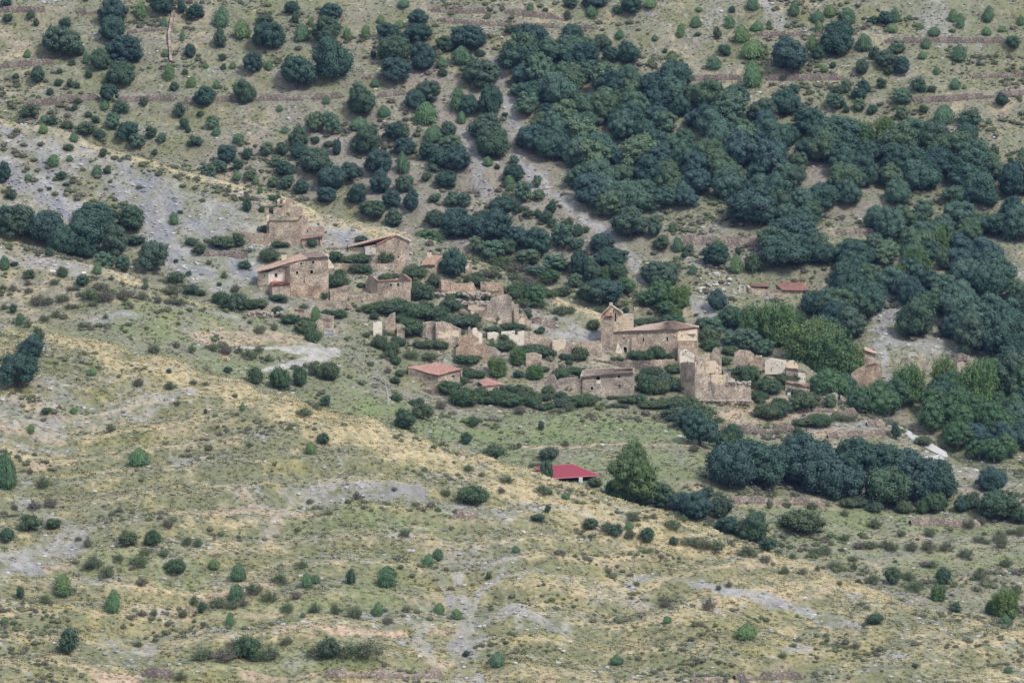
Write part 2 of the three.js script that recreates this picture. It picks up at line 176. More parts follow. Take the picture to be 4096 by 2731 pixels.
const PAL = { soil: [0.235, 0.205, 0.180], marl: [0.19, 0.192, 0.21], rock: [0.31, 0.302, 0.298], rockDark: [0.16, 0.158, 0.17], clay: [0.44, 0.33, 0.24], track: [0.38, 0.36, 0.335], green: [0.165, 0.20, 0.085], straw: [0.42, 0.345, 0.205], gold: [0.36, 0.30, 0.115], olive: [0.165, 0.170, 0.078], greyGreen: [0.18, 0.185, 0.12] };
function groundTexture(p, isFore) {
  const { g, n, m } = p, d = new Uint8Array(n * n * 4), bump = new Uint8Array(n * n * 4), c = [0, 0, 0];
  const mixTo = (k, t) => { const q = PAL[k]; for (let i = 0; i < 3; i++) c[i] += (q[i] - c[i]) * t; };
  const lut = new Uint8Array(4097); for (let i = 0; i <= 4096; i++) { const v = i / 4096; lut[i] = Math.round(255 * (v < 0.0031308 ? v * 12.92 : 1.055 * v ** (1 / 2.4) - 0.055)); }
  const R = rng(isFore ? 3 : 4);
  for (let j = 0; j < n; j++) for (let i = 0; i < n; i++) {
    const x = g.x0 + (g.x1 - g.x0) * i / (n - 1), z = g.z0 + (g.z1 - g.z0) * j / (n - 1), k = j * n + i;
    const a = fbm(x / 22, z / 22, 3), b = fbm(x / 4.5 + 50, z / 4.5, 3), s = noise(x / 0.55, z / 0.4), f = noise(x / 1.3 + 9, z / 1.3), e = R() * 2 - 1;
    const y = g.at(x, z);
    const t1 = fbm(x / 2.4 + 11, z / 1.7, 3), t2 = noise(x / 0.9 + 3, z / 0.6);
    if (isFore) {
      c[0] = PAL.greyGreen[0]; c[1] = PAL.greyGreen[1]; c[2] = PAL.greyGreen[2];
      mixTo('straw', sstep(-0.35, 0.5, b * 0.55 + a * 0.45 + t1 * 0.75 + t2 * 0.22 + s * 0.12) * 0.9);
      mixTo('olive', sstep(-0.05, 0.5, fbm(x / 9 + 70, z / 6, 3) * 0.8 + t2 * 0.3 - t1 * 0.4) * 0.6);
      mixTo('gold', sstep(0.1, 0.55, fbm(x / 14 + 20, z / 4 + 80, 3) + t2 * 0.22) * 0.55);
      mixTo('rock', sstep(0.2, 0.5, fbm(x / 7 + 120, z / 7, 4) * 0.8 + s * 0.2 + t2 * 0.18) * 0.75);
      { const ph = terracePhase(cFore(x, z), x, z, 3.4) + t2 * 0.05 + t1 * 0.06; mixTo('straw', Math.max(sstep(0.9, 0.97, ph), 1 - sstep(0.02, 0.16, ph)) * clamp(0.55 + a * 1.4) * 0.8); mixTo('olive', sstep(0.5, 0.66, ph) * (1 - sstep(0.84, 0.92, ph)) * 0.5); mixTo('clay', sstep(0.74, 0.8, ph) * (1 - sstep(0.86, 0.9, ph)) * sstep(0.12, 0.35, fbm(x / 12 + 200, z / 30, 3)) * 0.7); }
      mixTo('rockDark', sstep(0.3, 0.6, t2 * 0.6 - s * 0.3 - t1 * 0.3) * 0.3);
    } else {
      const ss = clamp(0.35 + a * 0.8 + t1 * 0.4); for (let q = 0; q < 3; q++) c[q] = lerp(PAL.greyGreen[q], PAL.soil[q], ss);
      mixTo('straw', sstep(-0.25, 0.5, b * 0.5 + a * 0.4 + t1 * 0.6 + t2 * 0.22 - 0.1) * 0.65);
      mixTo('olive', sstep(-0.25, 0.4, fbm(x / 6 + 70, z / 6, 3) * 0.8 + t2 * 0.35 - t1 * 0.3) * 0.78);
      mixTo('rock', sstep(0.28, 0.58, fbm(x / 8 + 120, z / 8, 4) * 0.8 + s * 0.2 + t2 * 0.2) * 0.5);
      mixTo('rockDark', sstep(0.3, 0.6, t2 * 0.6 - s * 0.3 - t1 * 0.3) * 0.4);
    }
    const gr = m.green[k], st = m.straw[k], so = m.soil[k], ro = m.rock[k], tr = m.track[k];
    if (gr) mixTo('green', gr * clamp(0.65 + b * 0.7 + f * 0.2)); if (st) mixTo('straw', st * clamp(0.7 + b * 0.8 + f * 0.3));
    const cl = m.clay[k]; if (so) mixTo('soil', so * clamp(0.8 + b * 0.6 + f * 0.2)); if (cl) mixTo('clay', cl * clamp(0.8 + b * 0.6 + f * 0.2));
    if (ro) { const q = ro * clamp(0.62 + b * 1.1 + t1 * 0.5 + f * 0.3); mixTo('rock', q); mixTo('rockDark', q * sstep(-0.05, 0.4, fbm(x / 3.2 + z / 9 + 5, z / 11, 4) + s * 0.12) * 0.8); }
    const ma = m.marl[k]; if (ma) mixTo('marl', ma * clamp(0.6 + b + t1 * 0.6 + s * 0.2));
    if (tr) mixTo('track', tr * clamp(0.85 + f * 0.2 + t1 * 0.5));
    const sp = 1 + s * 0.2 + e * 0.16 + f * 0.08, q4 = k * 4;
    for (let q = 0; q < 3; q++) d[q4 + q] = lut[clamp((c[q] * sp * 4096) | 0, 0, 4096)];
    d[q4 + 3] = 255;
    bump[q4] = bump[q4 + 1] = bump[q4 + 2] = clamp(128 + s * 60 + e * 35 + f * 40, 0, 255); bump[q4 + 3] = 255;
  }
  const make = (arr, srgb) => { const t = new THREE.DataTexture(arr, n, n, THREE.RGBAFormat); t.magFilter = THREE.LinearFilter; t.minFilter = THREE.LinearMipmapLinearFilter; t.generateMipmaps = true; if (srgb) t.colorSpace = THREE.SRGBColorSpace; t.needsUpdate = true; return t; };
  p.rgb = d; return [make(d, true), make(bump, false)];
}
function land(name, p, isFore, label) {
  const [map, bumpMap] = groundTexture(p, isFore);
  const m = new THREE.Mesh(p.g.geometry(), new THREE.MeshStandardMaterial({ map, bumpMap, bumpScale: 0.35, roughness: 1, metalness: 0, name }));
  m.name = name; m.castShadow = m.receiveShadow = true; tag(m, label, 'hillside', null, 'structure'); scene.add(m); return m;
}
land('hillside_terrain', pMid, false, 'terraced far hillside and village spur with scree, soil and grass');
land('foreground_hill_terrain', pFore, true, 'dry grassy near hillside with rock ribs and low scrub');
{ // the wider country round about, far below and beyond the frame
  const g = new THREE.PlaneGeometry(9000, 9000, 60, 60); g.rotateX(-Math.PI / 2); const p = g.attributes.position;
  for (let i = 0; i < p.count; i++) { const x = p.getX(i), z = p.getZ(i) - 1200, r = Math.hypot(x, z + 1200); p.setZ(i, z); p.setY(i, -75 + (r > 500 ? fbm(x / 900, z / 900, 3) * 90 : 0)); }
  g.computeVertexNormals(); const m = new THREE.Mesh(g, new THREE.MeshStandardMaterial({ color: lin(0.2, 0.19, 0.11), roughness: 1 })); m.name = 'valley_ground'; tag(m, 'wide dry valley ground around the hills', 'ground', null, 'structure'); m.receiveShadow = true; scene.add(m);
}

// ---------------------------------------------------------------- the concrete lane, a strip laid on the slope
function lane(name, label, pts, widths) {
  const P = []; for (let i = 0; i + 1 < pts.length; i++) for (let k = 0; k < 10; k++) { const t = k / 10, p = hit(lerp(pts[i][0], pts[i + 1][0], t), lerp(pts[i][1], pts[i + 1][1], t), 1110); if (p) { p.w = lerp(widths[i], widths[i + 1], t); P.push(p); } }
  for (let s = 0; s < 12; s++) for (let i = 1; i + 1 < P.length; i++) { P[i].x = (P[i - 1].x + 2 * P[i].x + P[i + 1].x) / 4; P[i].z = (P[i - 1].z + 2 * P[i].z + P[i + 1].z) / 4; }
  const pos = [], idx = []; P.forEach((p, i) => { const a = P[Math.max(0, i - 1)], b = P[Math.min(P.length - 1, i + 1)], l = Math.hypot(b.x - a.x, b.z - a.z) || 1, nx = -(b.z - a.z) / l, nz = (b.x - a.x) / l; for (let c = 0; c < 7; c++) { const o = (c / 6 - 0.5) * p.w, x = p.x + nx * o, z = p.z + nz * o; let y = ground(x, z); for (const [u, v] of [[0.5, 0], [-0.5, 0], [0, 0.5], [0, -0.5]]) y = Math.max(y, ground(x + u, z + v)); pos.push(x, y + (c === 0 || c === 6 ? -0.05 : 0.22), z); } if (i) for (let k = 0; k < 6; k++) { const u = (i - 1) * 7 + k, v = i * 7 + k; idx.push(u, v, u + 1, u + 1, v, v + 1); } });
  let g = new THREE.BufferGeometry(); g.setAttribute('position', new THREE.Float32BufferAttribute(pos, 3)); g.setIndex(idx); g = g.toNonIndexed(); g.computeVertexNormals(); const m = new THREE.Mesh(g, new THREE.MeshStandardMaterial({ color: lin(0.42, 0.41, 0.395), roughness: 0.95, side: THREE.DoubleSide, name: 'pale_concrete' })); m.name = name; m.castShadow = m.receiveShadow = true; tag(m, label, 'road', null, 'structure'); scene.add(m);
}
lane('concrete_lane', 'pale concrete lane curving out of the trees', [[2050, 975], [2085, 994], [2120, 1018], [2150, 1035], [2178, 1049]], [2.8, 3.2, 4.0, 4.6, 4.8]);
lane('farm_track', 'narrow pale track branching from the lane', [[2165, 1052], [2130, 1052], [2090, 1057], [2060, 1064]], [2.4, 1.2, 0.9, 0.7]);
// ---------------------------------------------------------------- plant shapes
class Soup {   // loose triangles with a tint each
  constructor() { this.p = []; this.c = []; }
  tri(a, b, c, t) { this.p.push(a[0], a[1], a[2], b[0], b[1], b[2], c[0], c[1], c[2]); for (let i = 0; i < 3; i++) this.c.push(t[0], t[1], t[2]); }
  leaf(x, y, z, nx, ny, nz, len, wid, R, t, up = 0) {   // a folded leaf spray lying across the direction n
    let ax = R() - 0.5, ay = R() - 0.5 + up, az = R() - 0.5; const d = ax * nx + ay * ny + az * nz; ax -= d * nx; ay -= d * ny; az -= d * nz; let l = Math.hypot(ax, ay, az) || 1; ax /= l; ay /= l; az /= l;
    const bx = ny * az - nz * ay, by = nz * ax - nx * az, bz = nx * ay - ny * ax, f = wid * 0.35;
    const P = [x - ax * len / 2, y - ay * len / 2, z - az * len / 2], Q = [x + ax * len / 2, y + ay * len / 2, z + az * len / 2], A = [x + bx * wid / 2 + nx * f, y + by * wid / 2 + ny * f, z + bz * wid / 2 + nz * f], B = [x - bx * wid / 2 + nx * f * 0.4, y - by * wid / 2 + ny * f * 0.4, z - bz * wid / 2 + nz * f * 0.4];
    this.tri(P, A, Q, t); this.tri(P, Q, B, t);
  }
  geom(extra, tint) {
    const g = new THREE.BufferGeometry(); g.setAttribute('position', new THREE.Float32BufferAttribute(this.p, 3)); g.setAttribute('color', new THREE.Float32BufferAttribute(this.c, 3)); g.computeVertexNormals();
    if (!extra || !extra.length) return g;
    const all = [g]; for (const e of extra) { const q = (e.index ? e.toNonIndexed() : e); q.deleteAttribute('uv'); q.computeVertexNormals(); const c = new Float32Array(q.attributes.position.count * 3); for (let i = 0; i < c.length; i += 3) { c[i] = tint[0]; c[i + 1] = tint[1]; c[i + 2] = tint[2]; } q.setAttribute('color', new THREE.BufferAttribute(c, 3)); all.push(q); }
    return mergeGeometries(all);
  }
}
function lump(x, y, z, rx, ry, rz, seed, detail = 1, amp = 0.25) {   // an uneven mass of foliage
  const g = new THREE.IcosahedronGeometry(1, detail), p = g.attributes.position;
  for (let i = 0; i < p.count; i++) { const a = p.getX(i), b = p.getY(i), c = p.getZ(i), k = 1 + amp * noise3(a * 2.3 + seed, b * 2.3 + seed * 1.7, c * 2.3); p.setXYZ(i, x + a * rx * k, y + b * ry * k, z + c * rz * k); }
  return g;
}
function taper(points, r0, r1, sides = 6) {   // a limb through points
  const curve = new THREE.CatmullRomCurve3(points.map(q => new THREE.Vector3(...q))), n = Math.max(3, points.length * 2), pos = [], idx = [], fr = curve.computeFrenetFrames(n);
  for (let i = 0; i <= n; i++) { const c = curve.getPointAt(i / n), r = lerp(r0, r1, i / n); for (let k = 0; k < sides; k++) { const a = k / sides * 6.283, u = fr.normals[i], v = fr.binormals[i]; pos.push(c.x + r * (u.x * Math.cos(a) + v.x * Math.sin(a)), c.y + r * (u.y * Math.cos(a) + v.y * Math.sin(a)), c.z + r * (u.z * Math.cos(a) + v.z * Math.sin(a))); } }
  for (let i = 0; i < n; i++) for (let k = 0; k < sides; k++) { const a = i * sides + k, b = i * sides + (k + 1) % sides; idx.push(a, a + sides, b, b, a + sides, b + sides); }
  const g = new THREE.BufferGeometry(); g.setAttribute('position', new THREE.Float32BufferAttribute(pos, 3)); g.setIndex(idx); g.computeVertexNormals(); return g;
}
function dirs(n, R, ymin = -1) { const o = []; let i = 0; while (o.length < n) { const y = 1 - 2 * ((i + R()) % n) / n; i++; if (i > n * 6) break; if (y < ymin) { if (R() < 0.5) continue; o.push([0, 0, 0].map((_, q) => q === 1 ? ymin + R() * 0.3 : 0)); const a = R() * 6.283, s = 0.8; o[o.length - 1][0] = Math.cos(a) * s; o[o.length - 1][2] = Math.sin(a) * s; continue; } const a = i * 2.39996 + R() * 0.6, s = Math.sqrt(1 - y * y); o.push([Math.cos(a) * s, y, Math.sin(a) * s]); } return o; }
const tintOf = (R, v = 0.5) => { const k = 1 - v / 2 + R() * v, w = (R() - 0.5) * 0.16; return [k * (1 + w), k, k * (1 - w)]; };
// a round crown of many billowing clumps; the plant is 1 m wide and 'h' m high and stands on y = 0
function billow(seed, { h = 0.8, lobes = 34, lr = 0.17, leaves = 170, ls = 0.05, gap = 0.0, low = 0.03, flat = 1, core = 0.55, up = 0, spread = 1 } = {}) {
  const R = rng(seed), S = new Soup(), solid = [], cy = h * 0.52, rx = 0.5 - lr * 0.62, ry = h * 0.5 - lr * 0.5;
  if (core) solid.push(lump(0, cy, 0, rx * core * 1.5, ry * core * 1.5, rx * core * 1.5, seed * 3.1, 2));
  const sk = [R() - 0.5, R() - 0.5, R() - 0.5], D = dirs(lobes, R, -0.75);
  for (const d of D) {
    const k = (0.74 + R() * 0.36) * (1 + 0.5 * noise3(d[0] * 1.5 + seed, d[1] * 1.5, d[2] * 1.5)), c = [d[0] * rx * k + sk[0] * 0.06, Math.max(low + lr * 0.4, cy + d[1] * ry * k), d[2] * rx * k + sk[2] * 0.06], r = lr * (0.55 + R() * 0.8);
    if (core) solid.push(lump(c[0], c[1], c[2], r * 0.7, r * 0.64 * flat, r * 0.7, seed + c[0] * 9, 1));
    const n = Math.round(leaves * (r / lr) ** 2);
    for (let i = 0; i < n; i++) {
      const a = R() * 6.283, y = 1 - 2 * R(), s = Math.sqrt(1 - y * y); let nx = Math.cos(a) * s, ny = y, nz = Math.sin(a) * s;
      if (ny < -0.3 && R() < 0.5) continue;
      const q = r * (0.72 + R() * 0.38 * spread) * (1 + 0.2 * noise3(nx * 3 + c[0] * 20, ny * 3, nz * 3)), x = c[0] + nx * q, yy = c[1] + ny * q * 0.86 * flat, z = c[2] + nz * q;
      if (yy < 0.004 || R() < gap) continue;
      nx += (R() - 0.5) * 1.1; ny += (R() - 0.5) * 1.1 + 0.25; nz += (R() - 0.5) * 1.1; const l = Math.hypot(nx, ny, nz);
      S.leaf(x, yy, z, nx / l, ny / l, nz / l, ls * (0.7 + R() * 0.8), ls * (0.5 + R() * 0.5), R, tintOf(R), up);
    }
  }
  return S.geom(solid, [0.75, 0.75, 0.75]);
}
// a juniper: pointed, dense, made of upright sprays
function cone(seed, { h = 1.1, sharp = 0.6, n = 3600, ls = 0.06, tips = 3 } = {}) {
  const R = rng(seed), S = new Soup(), lob = []; for (let i = 0; i < tips; i++) { const a = R() * 6.283; lob.push(i ? [Math.cos(a) * 0.17, Math.sin(a) * 0.17, 0.62 + R() * 0.3, 0.34] : [0, 0, 1, 0.44]); }
  const prof = t => Math.pow(Math.sin(Math.PI * Math.min(1, 0.16 + t * 0.84)), sharp) * (1 - t * 0.25), solid = [];
  lob.forEach(([cx, cz, hh, w], li) => {
    const g = new THREE.IcosahedronGeometry(1, 3), p = g.attributes.position;
    for (let i = 0; i < p.count; i++) { const t = clamp(p.getY(i) * 0.5 + 0.5), a = Math.atan2(p.getZ(i), p.getX(i)), r = prof(t) * w * 0.74 * (1 + 0.22 * noise(a * 2 + seed + li * 7, t * 5)) * Math.min(1, Math.hypot(p.getX(i), p.getZ(i)) * 1.6); p.setXYZ(i, cx + Math.cos(a) * r, 0.02 + t * h * hh * 0.93, cz + Math.sin(a) * r); }
    solid.push(g);
    for (let i = 0; i < n * w * hh / lob.length * 1.6; i++) {
      const t = Math.pow(R(), 0.8), a = R() * 6.283, r = prof(t) * w * (0.76 + R() * 0.36) * (1 + 0.3 * noise(a * 2 + seed + li * 7, t * 5)), nx = Math.cos(a) * 0.9 + (R() - 0.5) * 0.8, ny = 0.35 + (R() - 0.5) * 0.8, nz = Math.sin(a) * 0.9 + (R() - 0.5) * 0.8, l = Math.hypot(nx, ny, nz);
      S.leaf(cx + Math.cos(a) * r, 0.015 + t * h * hh, cz + Math.sin(a) * r, nx / l, ny / l, nz / l, ls * (0.8 + R()), ls * (0.35 + R() * 0.3), R, tintOf(R, 0.42), 1.6);
    }
  });
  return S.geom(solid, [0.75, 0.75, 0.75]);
}
// poplar suckers: a leafy mass of upright plumes on pale stems
function plumes(seed, { h = 1.1, n = 30, leaves = 150, ls = 0.036 } = {}) {
  const R = rng(seed), S = new Soup(), limbs = [], solid = [];
  for (let k = 0; k < n; k++) {
    const a = k * 2.39996 + R() * 0.5, rr = 0.40 * Math.sqrt((k + 0.5) / n), dome = Math.sqrt(Math.max(0.05, 1 - rr * rr * 4.2)), bx = Math.cos(a) * rr, bz = Math.sin(a) * rr, top = h * (0.40 + 0.60 * dome) * (0.82 + 0.2 * R());
    if (k < 9) limbs.push([[bx * 0.1, 0.0, bz * 0.1], [bx * 0.45, top * 0.35, bz * 0.45], [bx * 0.85, top * 0.7, bz * 0.85], [bx, top * 0.97, bz]]);
    const lv = 4 + Math.round(3 * dome);
    for (let c = 0; c < lv; c++) {
      const t = 0.12 + 0.86 * (c + R() * 0.5) / lv, w = lerp(0.10, 0.035, Math.pow(t, 1.8)) * (0.7 + R() * 0.7), cx = bx * (0.75 + 0.3 * t) + (R() - 0.5) * 0.11, cz = bz * (0.75 + 0.3 * t) + (R() - 0.5) * 0.11, cy = top * t;
      if (t < 0.8) solid.push(lump(cx, cy, cz, w * 0.5, w * 0.55, w * 0.5, seed + k + c, 0));
      for (let i = 0; i < leaves * (w / 0.09) ** 2 * 0.62; i++) { const y = 1 - 2 * R(), s = Math.sqrt(1 - y * y), e = R() * 6.283, q = w * (0.6 + R() * 0.6); let nx = Math.cos(e) * s + (R() - 0.5) * 1.2, ny = y * 0.6 + 0.3, nz = Math.sin(e) * s + (R() - 0.5) * 1.2; const l = Math.hypot(nx, ny, nz), py = cy + y * q * (t > 0.75 ? 1.7 : 1.0); if (py < 0.01) continue; S.leaf(cx + Math.cos(e) * s * q, py, cz + Math.sin(e) * s * q, nx / l, ny / l, nz / l, ls * (0.7 + R() * 0.8), ls * (0.45 + R() * 0.4), R, tintOf(R, 0.6), 0.4); }
    }
  }
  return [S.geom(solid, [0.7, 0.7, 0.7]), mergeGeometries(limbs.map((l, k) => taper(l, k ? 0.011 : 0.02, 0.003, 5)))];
}
// loose thorn scrub: twigs with thin leaf cover, light passing through
function scrub(seed, { h = 0.6, n = 52, leaves = 34, ls = 0.05 } = {}) {
  const R = rng(seed), S = new Soup(), tw = [];
  for (let k = 0; k < n; k++) {
    const a = R() * 6.283, rr = Math.sqrt(R()) * 0.46, top = h * (0.45 + 0.55 * R()) * Math.sqrt(Math.max(0.12, 1 - rr * rr * 3.4)), bx = Math.cos(a) * rr, bz = Math.sin(a) * rr;
    if (k < 16) tw.push(taper([[bx * 0.35, 0, bz * 0.35], [bx * 0.8, top * 0.55, bz * 0.8], [bx, top * 1.06, bz]], 0.008, 0.002, 4));
    for (let i = 0; i < leaves; i++) { const t = 0.2 + 0.8 * Math.sqrt(R()), x = bx * (0.35 + 0.65 * t) + (R() - 0.5) * 0.17, y = top * t + (R() - 0.5) * 0.07, z = bz * (0.35 + 0.65 * t) + (R() - 0.5) * 0.17; if (y < 0.01) continue; const nx = R() - 0.5, ny = R() - 0.1, nz = R() - 0.5, l = Math.hypot(nx, ny, nz); const tt = tintOf(R, 0.5), m = k % 3 === 0 ? [1.25, 0.95, 1.55] : R() < 0.25 ? [1.5, 1.2, 1.6] : [1, 1, 1]; S.leaf(x, y, z, nx / l, ny / l, nz / l, ls * (0.6 + R() * 0.8), ls * (0.35 + R() * 0.4), R, tt.map((v, q) => v * m[q]), 0.5); }
  }
  return [S.geom(), mergeGeometries(tw)];
}
function oakWood(seed, h) { const R = rng(seed), g = [taper([[0, -0.08, 0], [0.01, h * 0.18, 0.01], [0.03 * (R() - 0.5), h * 0.4, 0]], 0.05, 0.035, 7)]; for (let k = 0; k < 4; k++) { const a = k * 1.6 + R(); g.push(taper([[0, h * 0.22, 0], [Math.cos(a) * 0.12, h * 0.4, Math.sin(a) * 0.12], [Math.cos(a) * 0.27, h * 0.58, Math.sin(a) * 0.27]], 0.028, 0.008, 5)); } return mergeGeometries(g); }
function stemOf(seed, h) { const R = rng(seed), g = []; for (let k = 0; k < 3; k++) { const a = k * 2.1 + R(); g.push(taper([[0, -0.06, 0], [Math.cos(a) * 0.06, h * 0.2, Math.sin(a) * 0.06], [Math.cos(a) * 0.16, h * 0.45, Math.sin(a) * 0.16]], 0.025, 0.008, 5)); } return mergeGeometries(g); }

const leafMat = (r, g, b, name) => new THREE.MeshStandardMaterial({ color: lin(r, g, b), vertexColors: true, roughness: 0.75, side: THREE.DoubleSide, name });
const LEAF = {
  oak: [[0.040, 0.090, 0.064], [0.048, 0.104, 0.076], [0.064, 0.116, 0.064], [0.048, 0.098, 0.084], [0.072, 0.120, 0.076]].map(c => leafMat(...c, 'oak_leaf')),
  wood: [[0.060, 0.126, 0.090], [0.080, 0.148, 0.098], [0.050, 0.110, 0.082], [0.090, 0.150, 0.082], [0.058, 0.118, 0.108], [0.034, 0.082, 0.070], [0.084, 0.154, 0.114]].map(c => leafMat(...c, 'wood_oak_leaf')),
  dark: [[0.046, 0.098, 0.054], [0.056, 0.108, 0.062], [0.070, 0.112, 0.054]].map(c => leafMat(...c, 'dark_leaf')),
  juniper: [[0.108, 0.205, 0.090], [0.096, 0.182, 0.098], [0.132, 0.215, 0.082], [0.086, 0.165, 0.082]].map(c => leafMat(...c, 'juniper_leaf')),
  teal: [[0.105, 0.180, 0.112], [0.095, 0.160, 0.105], [0.125, 0.190, 0.105]].map(c => leafMat(...c, 'grey_green_leaf')),
  bramble: [[0.056, 0.108, 0.046], [0.068, 0.122, 0.054], [0.084, 0.120, 0.056], [0.064, 0.104, 0.060], [0.090, 0.132, 0.062]].map(c => leafMat(...c, 'bramble_leaf')),
  thorn: [[0.115, 0.155, 0.068], [0.100, 0.160, 0.062], [0.135, 0.145, 0.088], [0.095, 0.145, 0.060]].map(c => leafMat(...c, 'thorn_leaf')),
  poplar: [[0.105, 0.190, 0.062], [0.090, 0.170, 0.064], [0.128, 0.200, 0.060]].map(c => leafMat(...c, 'poplar_leaf')),
  broad: [[0.062, 0.132, 0.054], [0.074, 0.146, 0.060], [0.056, 0.118, 0.060]].map(c => leafMat(...c, 'broad_leaf')),
};
const BARK = new THREE.MeshStandardMaterial({ color: lin(0.13, 0.11, 0.09), roughness: 1, name: 'bark' }), PALEBARK = new THREE.MeshStandardMaterial({ color: lin(0.34, 0.32, 0.29), roughness: 0.9, name: 'pale_bark' });
const PROTO = {};
function proto(kind, crowns, woods, mats, woodMat, hs, cname, wname) { PROTO[kind] = { crowns, woods, mats, woodMat, hs, cname, wname, n: 0 }; }
{
  const H = [0.8, 0.86, 0.74, 0.9, 0.82, 0.78];
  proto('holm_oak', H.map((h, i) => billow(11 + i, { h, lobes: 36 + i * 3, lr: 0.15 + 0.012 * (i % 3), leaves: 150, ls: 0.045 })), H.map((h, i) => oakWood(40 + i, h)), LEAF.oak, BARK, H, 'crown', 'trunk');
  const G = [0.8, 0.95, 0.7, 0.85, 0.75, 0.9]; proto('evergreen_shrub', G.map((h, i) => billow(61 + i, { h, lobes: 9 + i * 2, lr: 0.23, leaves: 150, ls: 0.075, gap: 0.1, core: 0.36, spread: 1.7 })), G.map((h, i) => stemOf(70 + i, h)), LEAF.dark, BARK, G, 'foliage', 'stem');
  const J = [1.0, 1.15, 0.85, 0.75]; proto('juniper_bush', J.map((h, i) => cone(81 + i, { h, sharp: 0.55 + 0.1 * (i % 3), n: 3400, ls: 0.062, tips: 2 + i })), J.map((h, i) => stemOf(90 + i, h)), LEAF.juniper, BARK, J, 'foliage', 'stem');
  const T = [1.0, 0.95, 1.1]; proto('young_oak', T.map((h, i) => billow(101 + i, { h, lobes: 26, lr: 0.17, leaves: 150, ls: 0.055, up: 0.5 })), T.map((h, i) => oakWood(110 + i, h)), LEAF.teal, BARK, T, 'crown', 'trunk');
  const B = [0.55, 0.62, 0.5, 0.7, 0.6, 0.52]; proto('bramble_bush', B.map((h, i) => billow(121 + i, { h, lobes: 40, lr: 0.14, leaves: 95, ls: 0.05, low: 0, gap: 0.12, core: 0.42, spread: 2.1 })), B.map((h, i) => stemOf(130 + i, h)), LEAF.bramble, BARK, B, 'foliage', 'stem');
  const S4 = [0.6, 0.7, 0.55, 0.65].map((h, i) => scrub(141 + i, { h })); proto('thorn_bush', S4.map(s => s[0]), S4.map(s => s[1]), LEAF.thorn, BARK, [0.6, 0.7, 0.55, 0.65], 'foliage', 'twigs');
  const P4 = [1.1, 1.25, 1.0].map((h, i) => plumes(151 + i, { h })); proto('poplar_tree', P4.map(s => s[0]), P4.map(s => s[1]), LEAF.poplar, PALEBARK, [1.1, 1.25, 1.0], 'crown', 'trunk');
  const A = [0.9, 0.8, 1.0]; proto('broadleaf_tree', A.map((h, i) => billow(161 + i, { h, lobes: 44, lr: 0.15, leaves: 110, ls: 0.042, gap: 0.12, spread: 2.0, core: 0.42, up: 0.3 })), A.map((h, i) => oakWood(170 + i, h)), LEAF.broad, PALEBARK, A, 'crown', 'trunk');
}
const placeR = rng(2024), planted = [], pick = a => a[(placeR() * a.length) | 0];
function plant(kind, p, w, h, label, group, opts = {}) {
  const K = PROTO[kind], i = K.n++ % K.crowns.length, g = new THREE.Group(); g.name = numbered(kind);
  const crown = new THREE.Mesh(K.crowns[i], pick(opts.mats ?? (group === 'oaks of the dense wood' ? LEAF.wood : K.mats))); crown.name = K.cname;
  const wood = new THREE.Mesh(K.woods[i], K.woodMat); wood.name = K.wname; g.add(crown, wood);
  g.position.set(p.x, p.y - 0.02 * h - 0.05, p.z); g.rotation.y = placeR() * 6.283; g.scale.set(w, h / K.hs[i], w * (0.9 + placeR() * 0.2));
  const cat = { holm_oak: 'tree', evergreen_shrub: 'shrub', juniper_bush: 'juniper', young_oak: 'young tree', bramble_bush: 'bush', thorn_bush: 'bush', poplar_tree: 'poplar', broadleaf_tree: 'tree' }[kind];
  tag(g, label, cat, group); shadowed(g); scene.add(g); planted.push({ g, kind, w, h, p, base: label, tone: K.mats.length > 1 ? (opts.mats ?? (group === 'oaks of the dense wood' ? LEAF.wood : K.mats)).indexOf(crown.material) : 0 }); return g;
}
const CODE = { o: 'holm_oak', d: 'evergreen_shrub', j: 'juniper_bush', t: 'young_oak', b: 'bramble_bush', s: 'thorn_bush', p: 'poplar_tree', a: 'broadleaf_tree' };
// rows of "code x y width height" measured on one crop of the photograph; x, y is the foot of the plant
function rows(crop, text, labels, from) {
  for (const row of text.trim().split(/\s*;\s*/)) {
    let [c, x, y, w, h] = row.trim().split(/\s+/); if (labels.low && c === 'b') h *= labels.low;
    const kind = CODE[c], [dx, dy] = dcoord(crop, +x, +y), p = hit(dx, dy, from);
    if (!p) continue; const k = mPerD(p.z) * CROPS[crop][2] / 4096, L = labels[c] ?? labels['*'];
    if (+w < 1) continue; const nsp = (c === 'b' || c === 's') ? Math.max(1, Math.round(w / h / 1.5)) : 1;
    if (nsp === 1) plant(kind, p, +w * k, +h * k, ...L);
    else for (let i = 0; i < nsp; i++) { const q = hit(dcoord(crop, +x + ((i + 0.5) / nsp - 0.5) * w * 0.8, 0)[0], dy - (placeR() * 0.25) * h * CROPS[crop][2] / 4096, from); if (q) plant(kind, q, +w / nsp * k * (1.35 + placeR() * 0.4), +h * k * (0.75 + placeR() * 0.35), ...L); }
  }
}
function inPoly(x, y, P) { let r = false; for (let i = 0, j = P.length - 1; i < P.length; j = i++) if ((P[i][1] > y) !== (P[j][1] > y) && x < (P[j][0] - P[i][0]) * (y - P[i][1]) / (P[j][1] - P[i][1]) + P[i][0]) r = !r; return r; }
